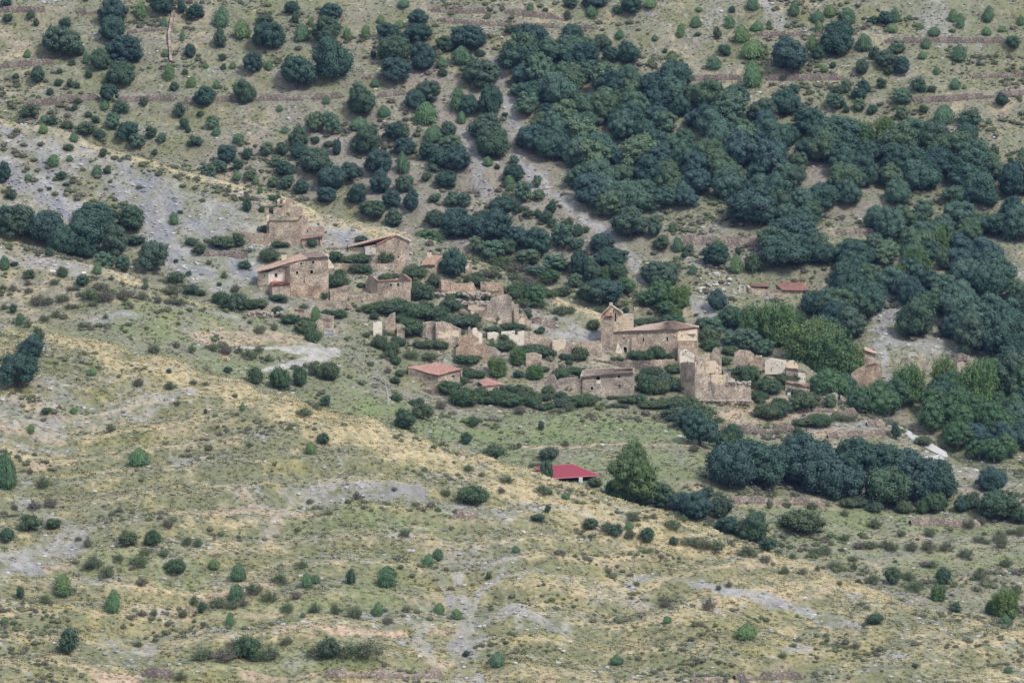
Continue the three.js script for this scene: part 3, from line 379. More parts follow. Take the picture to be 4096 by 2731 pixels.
function fill(poly, sx, sy, wmin, wmax, mix, labels, seed, from, thin = 0) {
  const R = rng(seed), xs = poly.map(p => p[0]), ys = poly.map(p => p[1]);
  for (let y = Math.min(...ys), k = 0; y < Math.max(...ys); y += sy, k++) for (let x = Math.min(...xs) + (k % 2) * sx / 2; x < Math.max(...xs); x += sx) {
    const px = x + (R() - 0.5) * sx * 0.9, py = y + (R() - 0.5) * sy * 0.9, q = R(), ww = wmin + (wmax - wmin) * Math.pow(R(), 1.2), r2 = R();
    if (!inPoly(px, py, poly) || q < thin) continue; const p = hit(px, py, from); if (!p) continue;
    let acc = 0, c = mix[0][0]; for (const [cc, f] of mix) { acc += f; if (r2 < acc) { c = cc; break; } }
    const kind = CODE[c], m = mPerD(p.z); plant(kind, p, ww * m, ww * m * (c === 'o' ? 0.84 : c === 'b' || c === 's' ? 0.55 : c === 'p' ? 1.3 : 0.95) * (0.85 + R() * 0.3), ...(labels[c] ?? labels['*']));
  }
}
// ---------------------------------------------------------------- planting: the far slope
const FAR = { o: ['dark rounded holm oak growing on the terraced far slope', 'holm oaks scattered over the far slope'], d: ['small dark evergreen shrub on the terraced far slope', 'dark shrubs of the far slope'], j: ['bright green conical juniper on the terraced far slope', 'junipers of the far slope'], t: ['grey green young oak standing on the far slope', 'young oaks of the far slope'], s: ['thin olive thorn bush on the far slope', 'thorn bushes of the far slope'], p: ['pale green poplar thicket among the oaks of the far slope', 'poplars on the far slope'] };
rows('Q1', `o 420 385 290 215;o 780 170 190 180;o 775 275 180 160;o 860 430 250 180;o 690 480 140 130;o 840 580 190 150;o 745 700 130 130;o 260 570 100 110;o 1120 90 170 130;j 970 115 105 105;o 1345 125 130 90;o 1250 90 60 80;j 1530 180 140 140;j 1660 260 150 130;o 1845 330 215 170;o 1825 165 120 70;o 1515 330 85 130;o 1310 395 80 90;o 2035 165 50 85;j 2080 280 130 115;o 2245 300 190 170;o 2280 540 240 270;o 2045 600 260 230;o 2280 130 180 100;o 2010 90 110 80;j 2140 180 50 60;j 1130 185 70 70;j 1258 280 45 75;o 1740 495 150 130;j 1855 480 65 65;j 1165 545 95 110;j 190 395 65 60;j 595 435 60 80;d 495 450 45 45;d 405 590 55 50;d 350 655 50 50;d 485 600 60 50;d 550 390 60 80;d 610 540 50 60;j 725 570 55 50;j 1320 600 85 75;j 1490 610 60 65;d 1200 625 65 65;o 1410 725 140 120;o 1680 705 155 150;d 990 725 60 60;j 725 755 75 75;d 830 780 110 80;d 1235 810 75 90;d 1265 890 60 80;t 780 890 110 110;o 880 970 160 140;t 945 1020 120 100;d 1040 955 70 90;t 1115 980 70 65;t 1465 890 100 90;j 1490 930 65 65;j 1640 980 100 65;d 1345 1005 90 75;t 2170 910 140 150;t 2290 930 120 160;j 1955 915 60 45;o 2055 1030 130 150;d 2175 985 50 50;d 2265 1010 65 40;o 2320 1070 60 110;t 1835 1075 100 95;d 1940 1070 100 80;o 1560 1115 140 115;d 1710 1095 60 75;o 2055 1100 110 110;o 2180 1185 210 160;t 1430 1230 115 110;d 1640 1170 70 80;t 1525 1190 90 90;t 1900 1150 100 80;o 1960 1220 150 120;t 1720 1240 90 75;j 1635 1235 80 60;j 1760 1265 60 50;t 1970 1305 100 100;t 1880 1290 80 70;o 2075 1330 110 90;o 2280 1300 210 150;o 2250 1390 140 100;d 205 800 130 85;d 60 150 70 60;d 205 130 55 60;d 250 180 50 50;d 445 190 75 70;o 40 40 90 50;d 110 540 50 30;d 1540 480 35 45;d 1530 415 55 50;d 1275 515 40 40;j 1140 385 60 50;j 1420 470 45 40;j 1600 470 55 50;d 530 610 45 40;d 540 710 45 35;d 515 760 40 45;d 610 805 55 40;d 655 850 60 55;d 470 890 75 60;d 590 930 140 80;d 690 950 60 60;d 360 860 70 60;j 310 840 80 50;d 1380 800 50 40;d 1300 915 40 45;j 1925 760 60 40;j 2245 715 60 60;d 415 505 35 35`, FAR, 1290);
rows('Q2', `o 320 260 150 100;o 530 300 220 150;o 530 170 150 100;o 370 430 240 180;o 375 570 200 170;o 560 490 160 180;j 690 460 100 70;o 720 350 120 100;o 880 350 260 190;j 830 435 150 120;o 960 590 280 170;d 700 530 60 60;o 510 750 160 130;o 600 690 190 130;j 590 850 200 150;o 140 800 200 200;j 290 800 100 80;j 130 890 160 90;o 170 1060 190 180;o 370 970 160 140;t 440 950 70 90;j 640 970 170 110;j 800 760 140 160;o 880 790 140 130;o 1030 790 180 200;j 830 850 80 90;o 740 960 110 120;o 990 960 230 160;o 1050 1080 220 200;o 600 1100 150 130;t 740 1050 160 120;o 800 1180 210 170;o 710 1150 200 130;o 720 1290 150 110;o 440 1070 140 110;j 420 1190 120 150;o 250 1190 180 150;o 60 1240 150 130;o 270 1330 150 150;o 440 1320 120 110;o 350 1430 130 120;o 480 1450 110 130;o 110 1400 130 130;o 220 1510 190 140;o 360 1560 120 120;d 590 1245 60 60;j 1010 1140 75 65;d 1075 1165 40 35;t 1190 1130 80 60;o 1190 1240 140 110;j 1160 1290 90 90;t 1250 1390 140 150;t 1160 1330 70 60;t 1350 1290 70 80;t 1360 1380 90 80;d 1220 1470 60 80;d 1290 1500 70 60;d 1350 1500 50 60;o 1420 1530 80 80;d 1450 1470 80 80;o 1110 1460 160 100;o 800 1560 200 120;o 650 1560 120 110;o 1000 1570 170 120;t 640 1390 90 60;t 770 1420 110 100;t 850 1430 90 110;o 1590 300 150 130;o 1690 380 150 120;d 1490 310 40 40;o 1980 440 150 140;o 1800 330 120 90;o 1860 430 130 120;d 1175 230 80 55;j 1345 260 120 65;j 1720 110 110 75;o 1580 50 100 60;o 1740 45 180 70;o 2000 90 140 110;d 1900 95 60 60;j 2130 50 120 60;j 1300 75 60 60;d 1410 85 40 35;d 1560 140 45 70;j 1920 260 80 60;j 2160 275 55 40;d 2230 365 40 30;j 2285 415 70 50;j 2340 250 70 90;j 2330 490 60 60;j 430 50 100 60;d 960 385 60 45;j 40 260 70 70;j 170 260 80 90;j 270 160 70 60;j 400 195 90 60;j 235 595 75 60;d 220 400 40 50;d 1150 405 40 35;j 1110 380 50 25;t 1210 660 100 80;t 1250 550 60 60;t 1300 640 90 90;d 1130 800 40 30;t 640 1180 90 60`, FAR, 1290);
rows('Q3', `j 475 65 120 90;j 765 105 90 95;d 345 85 40 45;j 90 185 85 75;d 240 270 70 75;j 320 190 90 90;j 400 285 130 120;j 515 215 100 75;j 490 395 205 125;d 285 380 80 75;j 210 470 130 90;j 480 600 180 190;o 740 490 250 210;o 1070 380 220 220;d 930 415 90 100;j 890 335 90 100;j 1250 340 130 110;j 1135 160 130 110;j 940 215 75 80;j 930 150 110 80;j 1020 110 90 80;o 1400 170 130 100;j 1460 150 80 100;d 1310 160 70 50;j 1440 220 110 60;j 1640 200 50 40;j 1865 150 75 90;j 1915 190 80 100;j 2110 145 100 110;j 2090 240 80 60;j 1730 240 110 55;j 2200 215 70 40;d 2270 330 110 90;j 1675 330 80 75;j 1650 405 75 55;j 1905 420 130 115;j 1750 510 60 55;t 1480 370 130 90;o 1400 460 150 110;d 1330 410 80 90;o 1235 510 95 100;o 1510 510 110 120;d 1420 515 70 60;d 2040 450 30 25;d 1370 610 70 75;d 1625 630 110 100;j 1875 610 95 75;j 1940 612 40 30;d 1720 630 60 45;o 2200 730 95 85;t 1130 640 80 100;o 1250 640 80 90;o 1220 690 110 90;d 1080 650 80 60;t 1060 750 140 110;t 1215 770 90 90;d 1130 780 40 50;d 1310 790 60 70;t 1510 720 150 120;t 1515 825 95 100;d 1660 780 60 60;j 1800 850 160 130;d 1980 860 160 110;p 1230 1000 220 210;p 1390 960 150 200;o 1720 1050 240 200;o 1950 1000 170 150;d 1570 920 90 60;o 1480 1190 240 190;o 1080 1110 280 170;o 1240 1270 225 190;o 1990 1270 340 230;o 1820 1130 150 140;p 1590 1180 120 150;o 2150 1070 70 60;o 870 930 220 190;o 720 790 190 160;d 760 640 80 60;o 370 720 180 130;o 560 830 220 160;o 330 790 180 100;j 975 490 65 45;d 1035 470 55 40;j 2110 850 50 40;o 970 1430 240 160;o 470 1540 340 230;o 660 1480 220 180;o 880 1530 190 140;o 760 1310 190 190;j 110 75 60 30;d 105 250 40 30;j 2330 170 60 70;j 595 175 40 40;d 1100 130 50 40;j 1560 130 50 30;d 690 550 50 35;d 2260 1120 40 40;j 2340 1080 60 70`, FAR, 1240);
const WOOD = { o: ['dark holm oak packed into the dense wood of the far slope', 'oaks of the dense wood'], t: ['grey green young oak inside the dense wood', 'young oaks of the dense wood'], a: ['mid green broadleaf tree at the foot of the wooded slope', 'broadleaf trees by the lane and stream'] };
fill([[1190, 115], [1310, 110], [1420, 190], [1580, 210], [1660, 260], [1760, 280], [1860, 360], [1850, 440], [1700, 445], [1620, 490], [1500, 490], [1420, 545], [1380, 500], [1330, 450], [1300, 400], [1200, 360], [1190, 200]], 50, 31, 46, 88, [['o', 0.8], ['t', 0.2]], WOOD, 31, 1290, 0.05);
fill([[1860, 300], [1960, 330], [2120, 300], [2200, 360], [2260, 400], [2352, 420], [2352, 840], [2230, 830], [2170, 760], [2080, 690], [1980, 640], [2000, 560], [1960, 500], [1900, 420]], 56, 36, 50, 92, [['o', 0.86], ['t', 0.14]], WOOD, 32, 1215, 0.08);
fill([[1905, 640], [1960, 610], [2030, 660], [1990, 760], [1900, 780], [1872, 745]], 46, 30, 50, 80, [['o', 1]], WOOD, 33, 1215);
fill([[1700, 440], [1850, 450], [1900, 600], [1780, 620], [1750, 560]], 60, 36, 55, 90, [['o', 1]], WOOD, 34, 1215, 0.2);
fill([[2120, 960], [2250, 880], [2370, 860], [2370, 1070], [2250, 1065], [2200, 1035], [2110, 985]], 44, 25, 46, 80, [['a', 0.7], ['o', 0.3]], WOOD, 35, 1160);
fill([[1890, 900], [2030, 925], [2045, 955], [1940, 955], [1870, 930]], 42, 24, 40, 62, [['a', 0.9], ['o', 0.1]], WOOD, 36, 1160);
// ---------------------------------------------------------------- the grey spur and the hollow behind the left hill
const SPUR = { o: ['broad holm oak in the hollow behind the grassy hill', 'oaks of the hollow below the grey scree'], d: ['small dark evergreen shrub on the grey scree spur', 'dark shrubs on the scree spur'], j: ['small green juniper on the grey scree spur', 'junipers on the scree spur'], t: ['bright grey green young oak in the hollow', 'young oaks of the hollow'], s: ['thin thorn bush beside the grey scree', 'thorn bushes beside the scree'] };
rows('Q1', `j 510 975 70 65;j 370 1140 100 80;j 480 1110 60 45;d 480 1035 75 45;d 710 1080 65 55;j 665 1210 85 80;d 735 1195 50 45;d 420 1235 70 55;j 195 1240 60 45;o 30 1250 100 130;d 75 1370 80 80;j 1790 1335 50 55;j 1195 1540 85 85;d 880 1090 30 20;s 960 1300 60 35;d 1710 1460 60 100;j 300 915 80 65;d 1065 1070 50 40;d 1240 1465 35 20;d 340 1305 40 20;d 460 1275 50 20`, SPUR, 1190);
rows('Q4', `o 330 110 260 220;o 130 70 280 220;o 20 30 200 160;o 560 170 300 230;o 700 90 240 200;o 790 190 190 200;o 440 190 230 190;o 900 20 200 170;o 640 10 260 160;o 590 200 160 120;o 1055 300 220 220;t 725 280 150 120;t 840 310 110 120;d 935 120 130 70;d 1310 120 90 50;d 1380 190 90 80;d 1530 130 170 70;d 1640 125 90 90;d 1685 280 90 55;s 1860 220 130 100;s 1545 350 60 60;d 1220 380 130 80;d 1320 450 110 60;d 1390 470 60 40;s 1440 255 60 45;d 1215 240 30 25;s 1610 450 60 70;d 1510 400 40 25;d 1300 330 40 35`, SPUR, 1195);
const VB = { low: 0.72,  b: ['deep green bramble thicket swallowing the ruined village', 'brambles among the ruins'], s: ['thin brownish thorn bush between the village ruins', 'thorn bushes among the ruins'], d: ['small dark evergreen shrub between the village ruins', 'dark shrubs among the ruins'], o: ['holm oak growing between the village ruins', 'holm oaks inside the village'], j: ['rounded bright green bush beside the lower village walls', 'bright bushes by the lower walls'], p: ['light green poplar suckers rising among the village ruins', 'poplars among the ruins'], a: ['mid green broadleaf tree behind the church', 'broadleaf trees around the village'], t: ['grey green young oak near the village', 'young oaks near the village'] };
rows('V1', `b 110 650 220 120;b 520 830 230 180;b 660 670 200 100;b 1030 660 150 110;d 620 1305 210 80;b 100 1400 230 120;b 350 1410 150 70;j 1065 1530 140 170;b 1170 1280 160 150;b 1290 1130 220 180;b 1300 830 200 150;b 1500 860 320 130;b 1600 980 240 140;b 1900 860 220 190;b 1600 610 160 100;b 2230 1030 240 150;b 2250 1250 200 230;b 1920 1035 180 70;b 450 490 150 80;b 2050 1440 400 170;b 1750 1440 250 130;b 2250 1500 250 150;b 2100 1560 300 100;s 1400 1100 220 120;s 250 740 150 60;b 1600 1140 100 70;s 930 1390 150 70;b 870 1550 250 110;b 740 1520 120 80;b 1340 1500 180 120;s 130 1200 110 120;b 1350 1030 160 130;s 2000 700 250 120;b 430 260 70 100;b 600 260 180 110;b 590 120 120 70`, VB, 1140);
rows('V2', `o 920 310 290 310;b 560 570 300 220;b 480 310 280 180;b 200 700 350 140;b 590 830 420 200;b 420 1010 300 260;b 900 700 270 170;b 980 920 400 170;b 1150 850 200 100;b 1390 950 250 60;b 1620 940 320 100;b 1480 1190 320 130;b 1850 1200 300 120;b 1050 1170 180 100;b 620 1150 350 110;s 430 1280 230 150;s 650 1290 250 120;b 1080 1330 260 110;b 1050 1500 250 150;b 1180 420 160 90;s 1380 520 120 100;s 1500 200 400 150;s 1700 280 300 130;b 1850 520 300 160;s 1830 680 400 120;s 2180 760 260 120;b 1640 560 200 130;b 1200 330 160 100;b 2280 1290 200 120;d 180 1270 130 100;b 200 1230 180 220;b 60 1150 200 200;p 1440 1480 280 290;p 1680 1340 220 250;p 1880 1500 260 190;b 750 760 220 120;b 700 420 160 160;s 1350 330 300 90;b 2060 560 200 130;s 2000 380 260 130;b 1010 560 200 80;b 300 1120 150 110;b 1180 1290 200 80;s 1330 690 150 60;s 2120 830 90 60;b 1930 980 110 60;s 1760 760 100 80`, VB, 1140);
rows('V3', `b 170 960 400 130;b 640 1000 240 200;b 1350 1000 280 150;b 1540 985 210 200;b 1660 990 230 110;b 1090 1015 170 60;b 430 1220 220 160;b 640 1180 250 110;b 1450 1390 280 260;b 1600 1390 260 220;b 1380 1250 200 130;b 1750 1130 200 100;b 1740 1330 270 150;b 600 1560 500 170;b 850 1470 120 50;b 1060 1460 200 50;b 1250 1500 300 120;b 270 1420 170 160;b 1780 1580 500 180;b 2180 880 250 160;b 1930 800 200 50;b 2000 1010 180 50;b 810 640 160 150;b 1480 1180 240 120;s 880 440 200 90;s 480 450 260 110;b 520 1060 90 80;s 1560 1080 180 60;d 1190 440 90 60;s 2120 620 140 130;b 2150 740 240 150;b 1500 1560 300 120;b 1080 1560 300 60;b 1330 590 160 100;b 1450 570 200 90`, VB, 1140);
rows('W1', `o 150 110 120 110;o 290 190 220 190;o 450 130 120 110;o 545 190 230 190;a 130 285 210 160;a 50 280 120 130;t 530 340 190 130;t 430 285 100 115;o 700 240 190 140;o 840 300 230 170;o 640 290 140 100;t 770 370 180 110;t 960 410 190 110;t 1010 250 160 170;t 1100 270 100 80;d 1110 170 80 70;d 1165 150 40 40;d 940 115 60 60;d 900 90 80 80;d 1050 120 60 70;t 1250 270 110 100;o 1120 450 130 180;o 1210 480 140 140;p 1300 480 100 130;o 1260 620 260 140;o 1180 590 150 90;t 1090 520 110 100;a 930 480 140 80;t 830 440 150 70`, VB, 1262);
rows('W1', `b 1000 580 130 80;a 830 625 170 120;b 690 570 120 90;s 640 400 190 60;b 440 520 160 90;s 530 440 130 60;s 700 470 150 70;s 770 500 120 60`, VB, 1140);
rows('W2', `o 370 180 260 190;t 530 190 100 150;j 650 145 65 65;d 580 270 120 90;j 685 275 85 100;t 760 285 70 60;o 580 500 270 150;o 180 280 170 120;d 75 150 45 40;o 20 170 60 70;o 240 370 230 110;o 40 430 110 150;o 120 480 140 110;o 290 460 130 100;p 205 480 100 130;o 200 620 260 150;a 340 560 140 110;a 100 600 150 110;a 480 640 180 100;a 570 640 180 170;p 540 600 120 120;p 700 640 180 170;a 620 700 150 90;p 680 740 110 100;a 640 780 160 80`, VB, 1232);
rows('V4', `b 950 1000 200 150;b 1130 1250 280 150;b 1420 1430 300 200;b 1650 1330 260 140;b 1230 1520 220 130;d 1060 1540 110 70;d 1670 1450 120 60;b 1850 1450 120 60;b 450 1430 380 140;b 150 1420 350 250;b 700 880 250 250;b 1500 1180 200 100;b 880 1110 170 120;b 1560 1290 150 110;b 580 1075 160 50;b 760 1215 220 45;b 1800 1560 260 120;b 2080 1540 180 120;t 960 900 250 190;t 1130 960 280 200;t 1330 1000 300 190;d 630 680 180 130;b 300 1210 180 120;b 1130 1390 150 60;b 400 1560 260 90`, VB, 1140);
rows('V5', `b 850 560 300 200;b 1050 710 350 260;b 1190 620 220 130;b 1150 390 240 120;b 1400 705 300 175;b 1600 720 300 200;b 1780 660 250 220;b 1860 730 200 160;b 560 870 260 250;o 355 980 240 210;s 780 750 170 140;s 1700 810 190 130;d 1150 955 110 120;d 1075 1165 150 125;d 1390 1355 260 180;s 780 1250 200 170;b 2050 1340 250 190;b 2000 770 200 110;s 1690 1210 100 80;b 240 450 120 110;b 300 360 130 90;s 2280 780 180 120;d 1955 1000 80 110;b 780 480 200 150;b 960 470 240 130;s 150 330 110 90;b 480 720 180 110;b 1450 610 240 100;b 1600 545 200 90;s 2240 1190 120 100;b 1960 660 200 120;s 1900 1450 200 80;b 250 660 130 110;s 2060 1450 60 50;b 2180 640 180 130;b 2290 700 160 100`, VB, 1090);
fill([[850, 640], [1000, 630], [1150, 660], [1260, 720], [1240, 790], [1100, 810], [960, 810], [800, 760]], 36, 21, 16, 32, [['b', 0.6], ['s', 0.4]], VB, 61, 1140, 0.4);
fill([[880, 830], [1080, 850], [1260, 850], [1480, 880], [1600, 900], [1560, 930], [1300, 930], [1120, 910], [900, 860]], 38, 20, 16, 32, [['b', 0.65], ['s', 0.35]], VB, 62, 1120, 0.4);
fill([[1700, 850], [1850, 870], [1900, 930], [1850, 960], [1720, 950], [1650, 930]], 36, 20, 16, 34, [['b', 0.6], ['s', 0.4]], VB, 63, 1130, 0.4);
fill([[600, 690], [760, 700], [800, 760], [720, 770], [620, 730]], 36, 20, 14, 28, [['b', 0.5], ['s', 0.5]], VB, 64, 1130, 0.45);
// ---------------------------------------------------------------- right of the church: poplars, oaks and terraces
const EAST = { o: ['massive dark holm oak above the roofed byre', 'great oaks beside the byre'], p: ['tall pale green poplar between the byre and the ruins', 'poplars east of the church'], d: ['small dark evergreen shrub on the stony slope beside the byre', 'dark shrubs near the byre'], j: ['green juniper on the stony slope beside the byre', 'junipers near the byre'], a: ['mid green broadleaf tree beside the poplars', 'broadleaf trees beside the poplars'], b: ['bramble thicket below the poplars', 'brambles below the poplars'], t: ['young oak below the poplars', 'young oaks below the poplars'], s: ['thorn bush among the eastern terraces', 'thorn bushes of the eastern terraces'] };
rows('Q5', `o 690 255 330 190;o 760 160 380 230;o 850 235 220 170;o 980 250 170 130;o 230 260 190 150;j 250 150 100 80;j 370 310 100 130;d 385 190 40 60;j 70 320 70 70;d 20 205 50 45;d 500 310 130 130;o 240 570 130 130;p 480 770 250 290;p 650 800 320 360;p 570 720 190 200;p 760 740 220 200;p 880 960 400 390;p 1030 1070 370 470;p 930 900 330 330;p 1140 1050 260 330;a 1010 1170 260 190;p 1560 1200 280 330;p 1800 1180 200 360;p 2040 1250 300 420;p 1900 1250 230 330;a 1470 1240 220 200;p 1610 330 220 250;p 1500 400 130 190;p 1770 180 160 230;a 1400 150 160 70;a 1180 160 230 80;o 1130 480 250 230;o 1230 620 240 200;o 1150 760 240 200;o 905 610 190 170;o 1010 640 200 170;o 1320 560 180 170;o 1610 750 270 260;o 1730 600 240 180;o 1980 860 280 250;o 2170 870 300 280;o 2330 760 260 260;j 1815 730 50 80;b 470 1080 170 120;a 330 700 200 160;t 460 850 220 160;t 200 780 170 160;a 1300 1300 260 220;a 1200 1240 200 150;a 1420 1290 200 170;d 1470 1460 80 110;b 1660 1500 120 60;o 2260 1150 300 260;o 2330 1000 260 260`, EAST, 1130);
rows('Q5', `d 350 1480 110 130;o 120 1500 260 230;o 60 1400 220 150;b 300 1530 150 110;b 60 1330 330 90;b 620 1320 220 90;b 900 1380 240 70;b 800 1440 80 60;d 395 1190 60 45;b 830 1250 230 110;t 1020 1250 90 110;s 80 1540 90 70;s 250 1340 100 50;s 1110 1330 160 60;b 680 1240 120 60`, EAST, 1110);
const CLUMP = { o: ['dark holm oak in the long clump below the village', 'oaks of the long clump'] };
rows('Q8', `o 330 220 330 300;o 560 220 320 290;o 780 200 330 310;o 960 260 330 330;o 1140 310 290 240;o 1180 200 340 300;o 1400 350 340 260;o 1420 200 340 260;o 1620 320 320 290;o 1760 300 250 260;o 680 150 300 240;o 1560 180 260 210;o 450 120 300 220;o 900 120 300 220;o 1280 130 280 200`, CLUMP, 1075);
// ---------------------------------------------------------------- scrub field at lower right
const FIELD = { o: ['holm oak at the edge of the scrubby field', 'oaks by the scrub field'], d: ['small dark evergreen shrub in the scrubby field', 'dark shrubs of the scrub field'], s: ['feathery thorn bush in the scrubby field', 'thorn bushes of the scrub field'], p: ['leafy light green sapling clump in the scrubby field', 'sapling clumps of the scrub field'], b: ['green bramble mound in the scrubby field', 'bramble mounds of the scrub field'], j: ['low bright green bush in the scrubby field', 'bright bushes of the scrub field'] };
rows('Q8', `o 490 600 210 200;o 310 540 160 130;b 270 430 190 150;o 100 440 210 180;d 175 285 90 75;b 820 530 300 150;o 2130 250 210 160;o 2170 440 300 190;d 1440 890 110 130;d 1785 885 105 115;p 2220 1110 240 240;p 2130 1090 120 110;p 1760 1000 130 140;s 1290 960 120 80;s 760 730 80 70;s 1700 560 100 80;s 1510 560 80 60;s 1570 660 120 90;s 1700 650 150 80;s 2200 640 110 110;s 1120 590 80 60;s 960 690 160 70;s 2330 560 100 100;d 1210 920 60 60;s 1180 790 60 70;b 1180 370 170 60;b 1320 390 130 60;s 1120 420 80 60;b 1530 400 120 80;b 1650 400 110 90;b 1740 390 180 130;o 1920 390 110 90;b 1990 370 120 100;s 1330 500 120 70;s 1970 500 110 80;s 600 370 60 90;s 720 360 80 60;s 890 370 110 60;s 1260 650 170 70;s 1450 660 120 70;s 1820 660 130 80;s 2040 600 110 60;s 2060 480 80 70;s 1300 880 150 80;s 1560 860 130 70;s 1950 700 140 70;s 2230 770 120 80;s 2050 850 120 80;s 1600 940 140 80;s 1050 780 120 60;s 1700 780 140 60;b 2330 470 140 110;s 2180 590 130 90`, FIELD, 1055);
fill([[1720, 1190], [2340, 1200], [2340, 1400], [2140, 1370], [1900, 1290]], 62, 34, 16, 44, [['s', 1]], { s: FIELD.s }, 55, 1055, 0.35);
// ---------------------------------------------------------------- the left hill with the cattle
const LEFT = { o: ['large holm oak on the left shoulder of the near hill', 'oaks on the left shoulder'], d: ['small dark bush on the cattle pasture hill', 'dark bushes on the pasture hill'], s: ['feathery thorn bush on the cattle pasture hill', 'thorn bushes on the pasture hill'], j: ['small green juniper on the cattle pasture hill', 'junipers on the pasture hill'], b: ['bramble hedge below the bend of the track', 'brambles below the track bend'] };
rows('Q4', `j 670 320 75 80;d 430 335 70 65;d 570 400 95 75;d 200 350 75 65;j 30 285 85 95;d 100 265 60 35;d 345 200 60 60;j 140 670 80 85;d 90 590 60 60;s 270 530 170 80;s 430 510 130 70;s 670 510 220 90;s 850 500 120 100;s 980 500 100 80;s 1190 470 150 110;s 1210 540 170 60;s 1060 870 110 90;s 1215 830 65 60;s 1320 865 75 80;s 1470 850 90 60;s 1560 870 110 80;s 1720 900 150 80;s 1850 920 90 60;d 1760 1070 100 110;b 1930 1110 150 140;b 2070 1090 110 120;b 2160 1020 80 90;b 2270 1050 140 120;d 1570 1000 60 45;s 190 400 60 50;s 380 390 90 50;s 500 560 110 40;s 390 620 90 60;s 310 640 100 50;s 190 690 70 80;s 730 630 50 50;s 560 700 50 60;s 1490 760 50 40;s 700 430 130 60;s 770 360 60 40;s 1000 430 60 70;s 1000 380 50 50;s 200 450 80 50;s 90 440 80 60;s 20 430 70 50;s 510 440 90 40;s 1650 860 70 60;s 1780 860 90 60;s 1790 730 100 80;s 1890 710 60 70;s 1720 660 50 35;s 330 530 120 60;s 600 480 90 50;s 1090 520 80 60;s 30 560 80 50;b 1740 560 200 70;b 1610 570 200 110;b 1520 520 120 70;b 2000 660 130 60;b 2100 720 160 80;b 2160 790 120 80;s 1230 670 45 30;s 1310 580 40 25;s 1410 570 35 35`, LEFT, 1110);
// ---------------------------------------------------------------- the near hill
const NEAR = { o: ['large holm oak on the left shoulder of the near hill', 'oaks on the left shoulder'], d: ['small dark evergreen bush on the dry near hill', 'dark bushes of the near hill'], s: ['feathery olive thorn bush on the dry near hill', 'thorn bushes of the near hill'], j: ['bright green juniper bush on the dry near hill', 'junipers of the near hill'], b: ['low green bush cluster on the dry near hill', 'green bush clusters of the near hill'] };
rows('Q4', `o 220 895 180 150;o 130 1100 300 250;d 265 790 70 110;j 635 1015 90 50;s 950 1090 90 80;s 1170 1110 110 60;j 1670 1260 55 55;d 325 1285 65 50;j 505 1280 55 45;j 215 1410 65 60;s 760 1410 80 80;j 2140 1555 95 85;d 2235 1490 85 80;s 2100 1300 150 80;s 1330 1080 70 45;s 1420 1090 60 40;s 1620 1170 50 40;s 1220 1220 70 40;s 1720 1510 70 40;d 1415 1285 30 35;d 1165 1000 30 30;s 2180 1260 90 60`, NEAR, 862);
rows('Q4', `d 2240 1230 65 75`, LEFT, 1060);
rows('Q6', `j 960 75 170 130;j 45 230 150 260;j 430 955 160 140;j 785 1080 140 160;j 1645 860 140 125;j 1475 780 85 70;j 1630 1005 140 120;j 1585 1170 85 95;j 2110 905 110 100;j 2175 880 80 60;d 205 520 150 120;d 370 510 100 80;d 40 590 100 90;d 470 1375 155 165;j 35 1160 65 50;j 2085 1115 50 35;d 1390 1090 55 80;s 350 360 130 90;s 240 370 120 70;b 880 620 150 90;b 1050 620 120 100;s 610 635 80 90;s 1290 620 100 70;s 1365 630 90 80;s 960 760 160 90;s 650 770 150 100;s 740 840 130 90;b 1210 810 140 90;s 1130 700 100 70;s 980 900 100 80;s 2075 780 100 70;s 1930 880 150 80;s 1500 1050 180 100;s 1750 950 160 90;s 1860 1010 150 90;s 1340 1030 70 80;s 1260 1120 80 80;s 980 1110 70 60;s 2170 1080 110 80;s 2310 1090 90 80;s 1400 1410 200 100;s 1550 1420 200 120;b 1700 1400 200 150;s 1850 1410 180 130;b 2270 1400 160 140;s 310 1020 100 70;d 140 990 60 90;s 1160 500 110 80;s 300 230 110 110;s 205 130 60 60;s 100 370 60 40;s 1060 1110 60 70;s 1600 1060 120 80;s 1680 1040 100 70;s 1980 1080 120 70;s 2040 990 110 70;s 1420 1390 120 70;s 1770 1420 120 80;s 2150 1390 120 80;s 1980 1300 100 60;s 1620 1330 120 70;s 600 780 100 60;s 820 730 100 60;s 1000 690 90 60;s 540 590 60 40;s 1250 1540 120 60;s 950 1320 80 50`, NEAR, 862);
rows('Q7', `j 605 760 105 85;j 665 715 90 75;j 315 905 175 145;j 1200 670 80 50;j 255 1105 95 100;j 675 1090 105 75;j 790 1125 100 70;j 1075 1455 140 105;j 1895 1435 105 65;j 2245 1155 70 50;d 1015 855 35 50;d 865 1385 50 45;d 70 890 60 110;b 900 330 230 110;s 720 280 90 60;s 1140 190 120 60;s 1390 270 170 80;j 1545 300 80 45;d 1420 400 50 55;d 1350 450 90 45;d 1720 510 110 80;s 1830 530 130 90;d 1890 550 110 80;d 2105 595 95 105;d 2285 620 60 60;j 1985 510 75 55;s 2010 450 130 80;s 2280 510 140 90;s 130 1400 300 130;s 90 1120 140 100;s 320 1160 100 60;s 2240 1050 90 80;s 110 300 90 60;s 440 560 100 70;s 880 110 90 60;s 970 150 70 40;d 1440 270 40 25;s 1990 560 100 60;s 450 1080 80 60;s 2350 460 90 60;s 1100 260 80 50`, NEAR, 862);
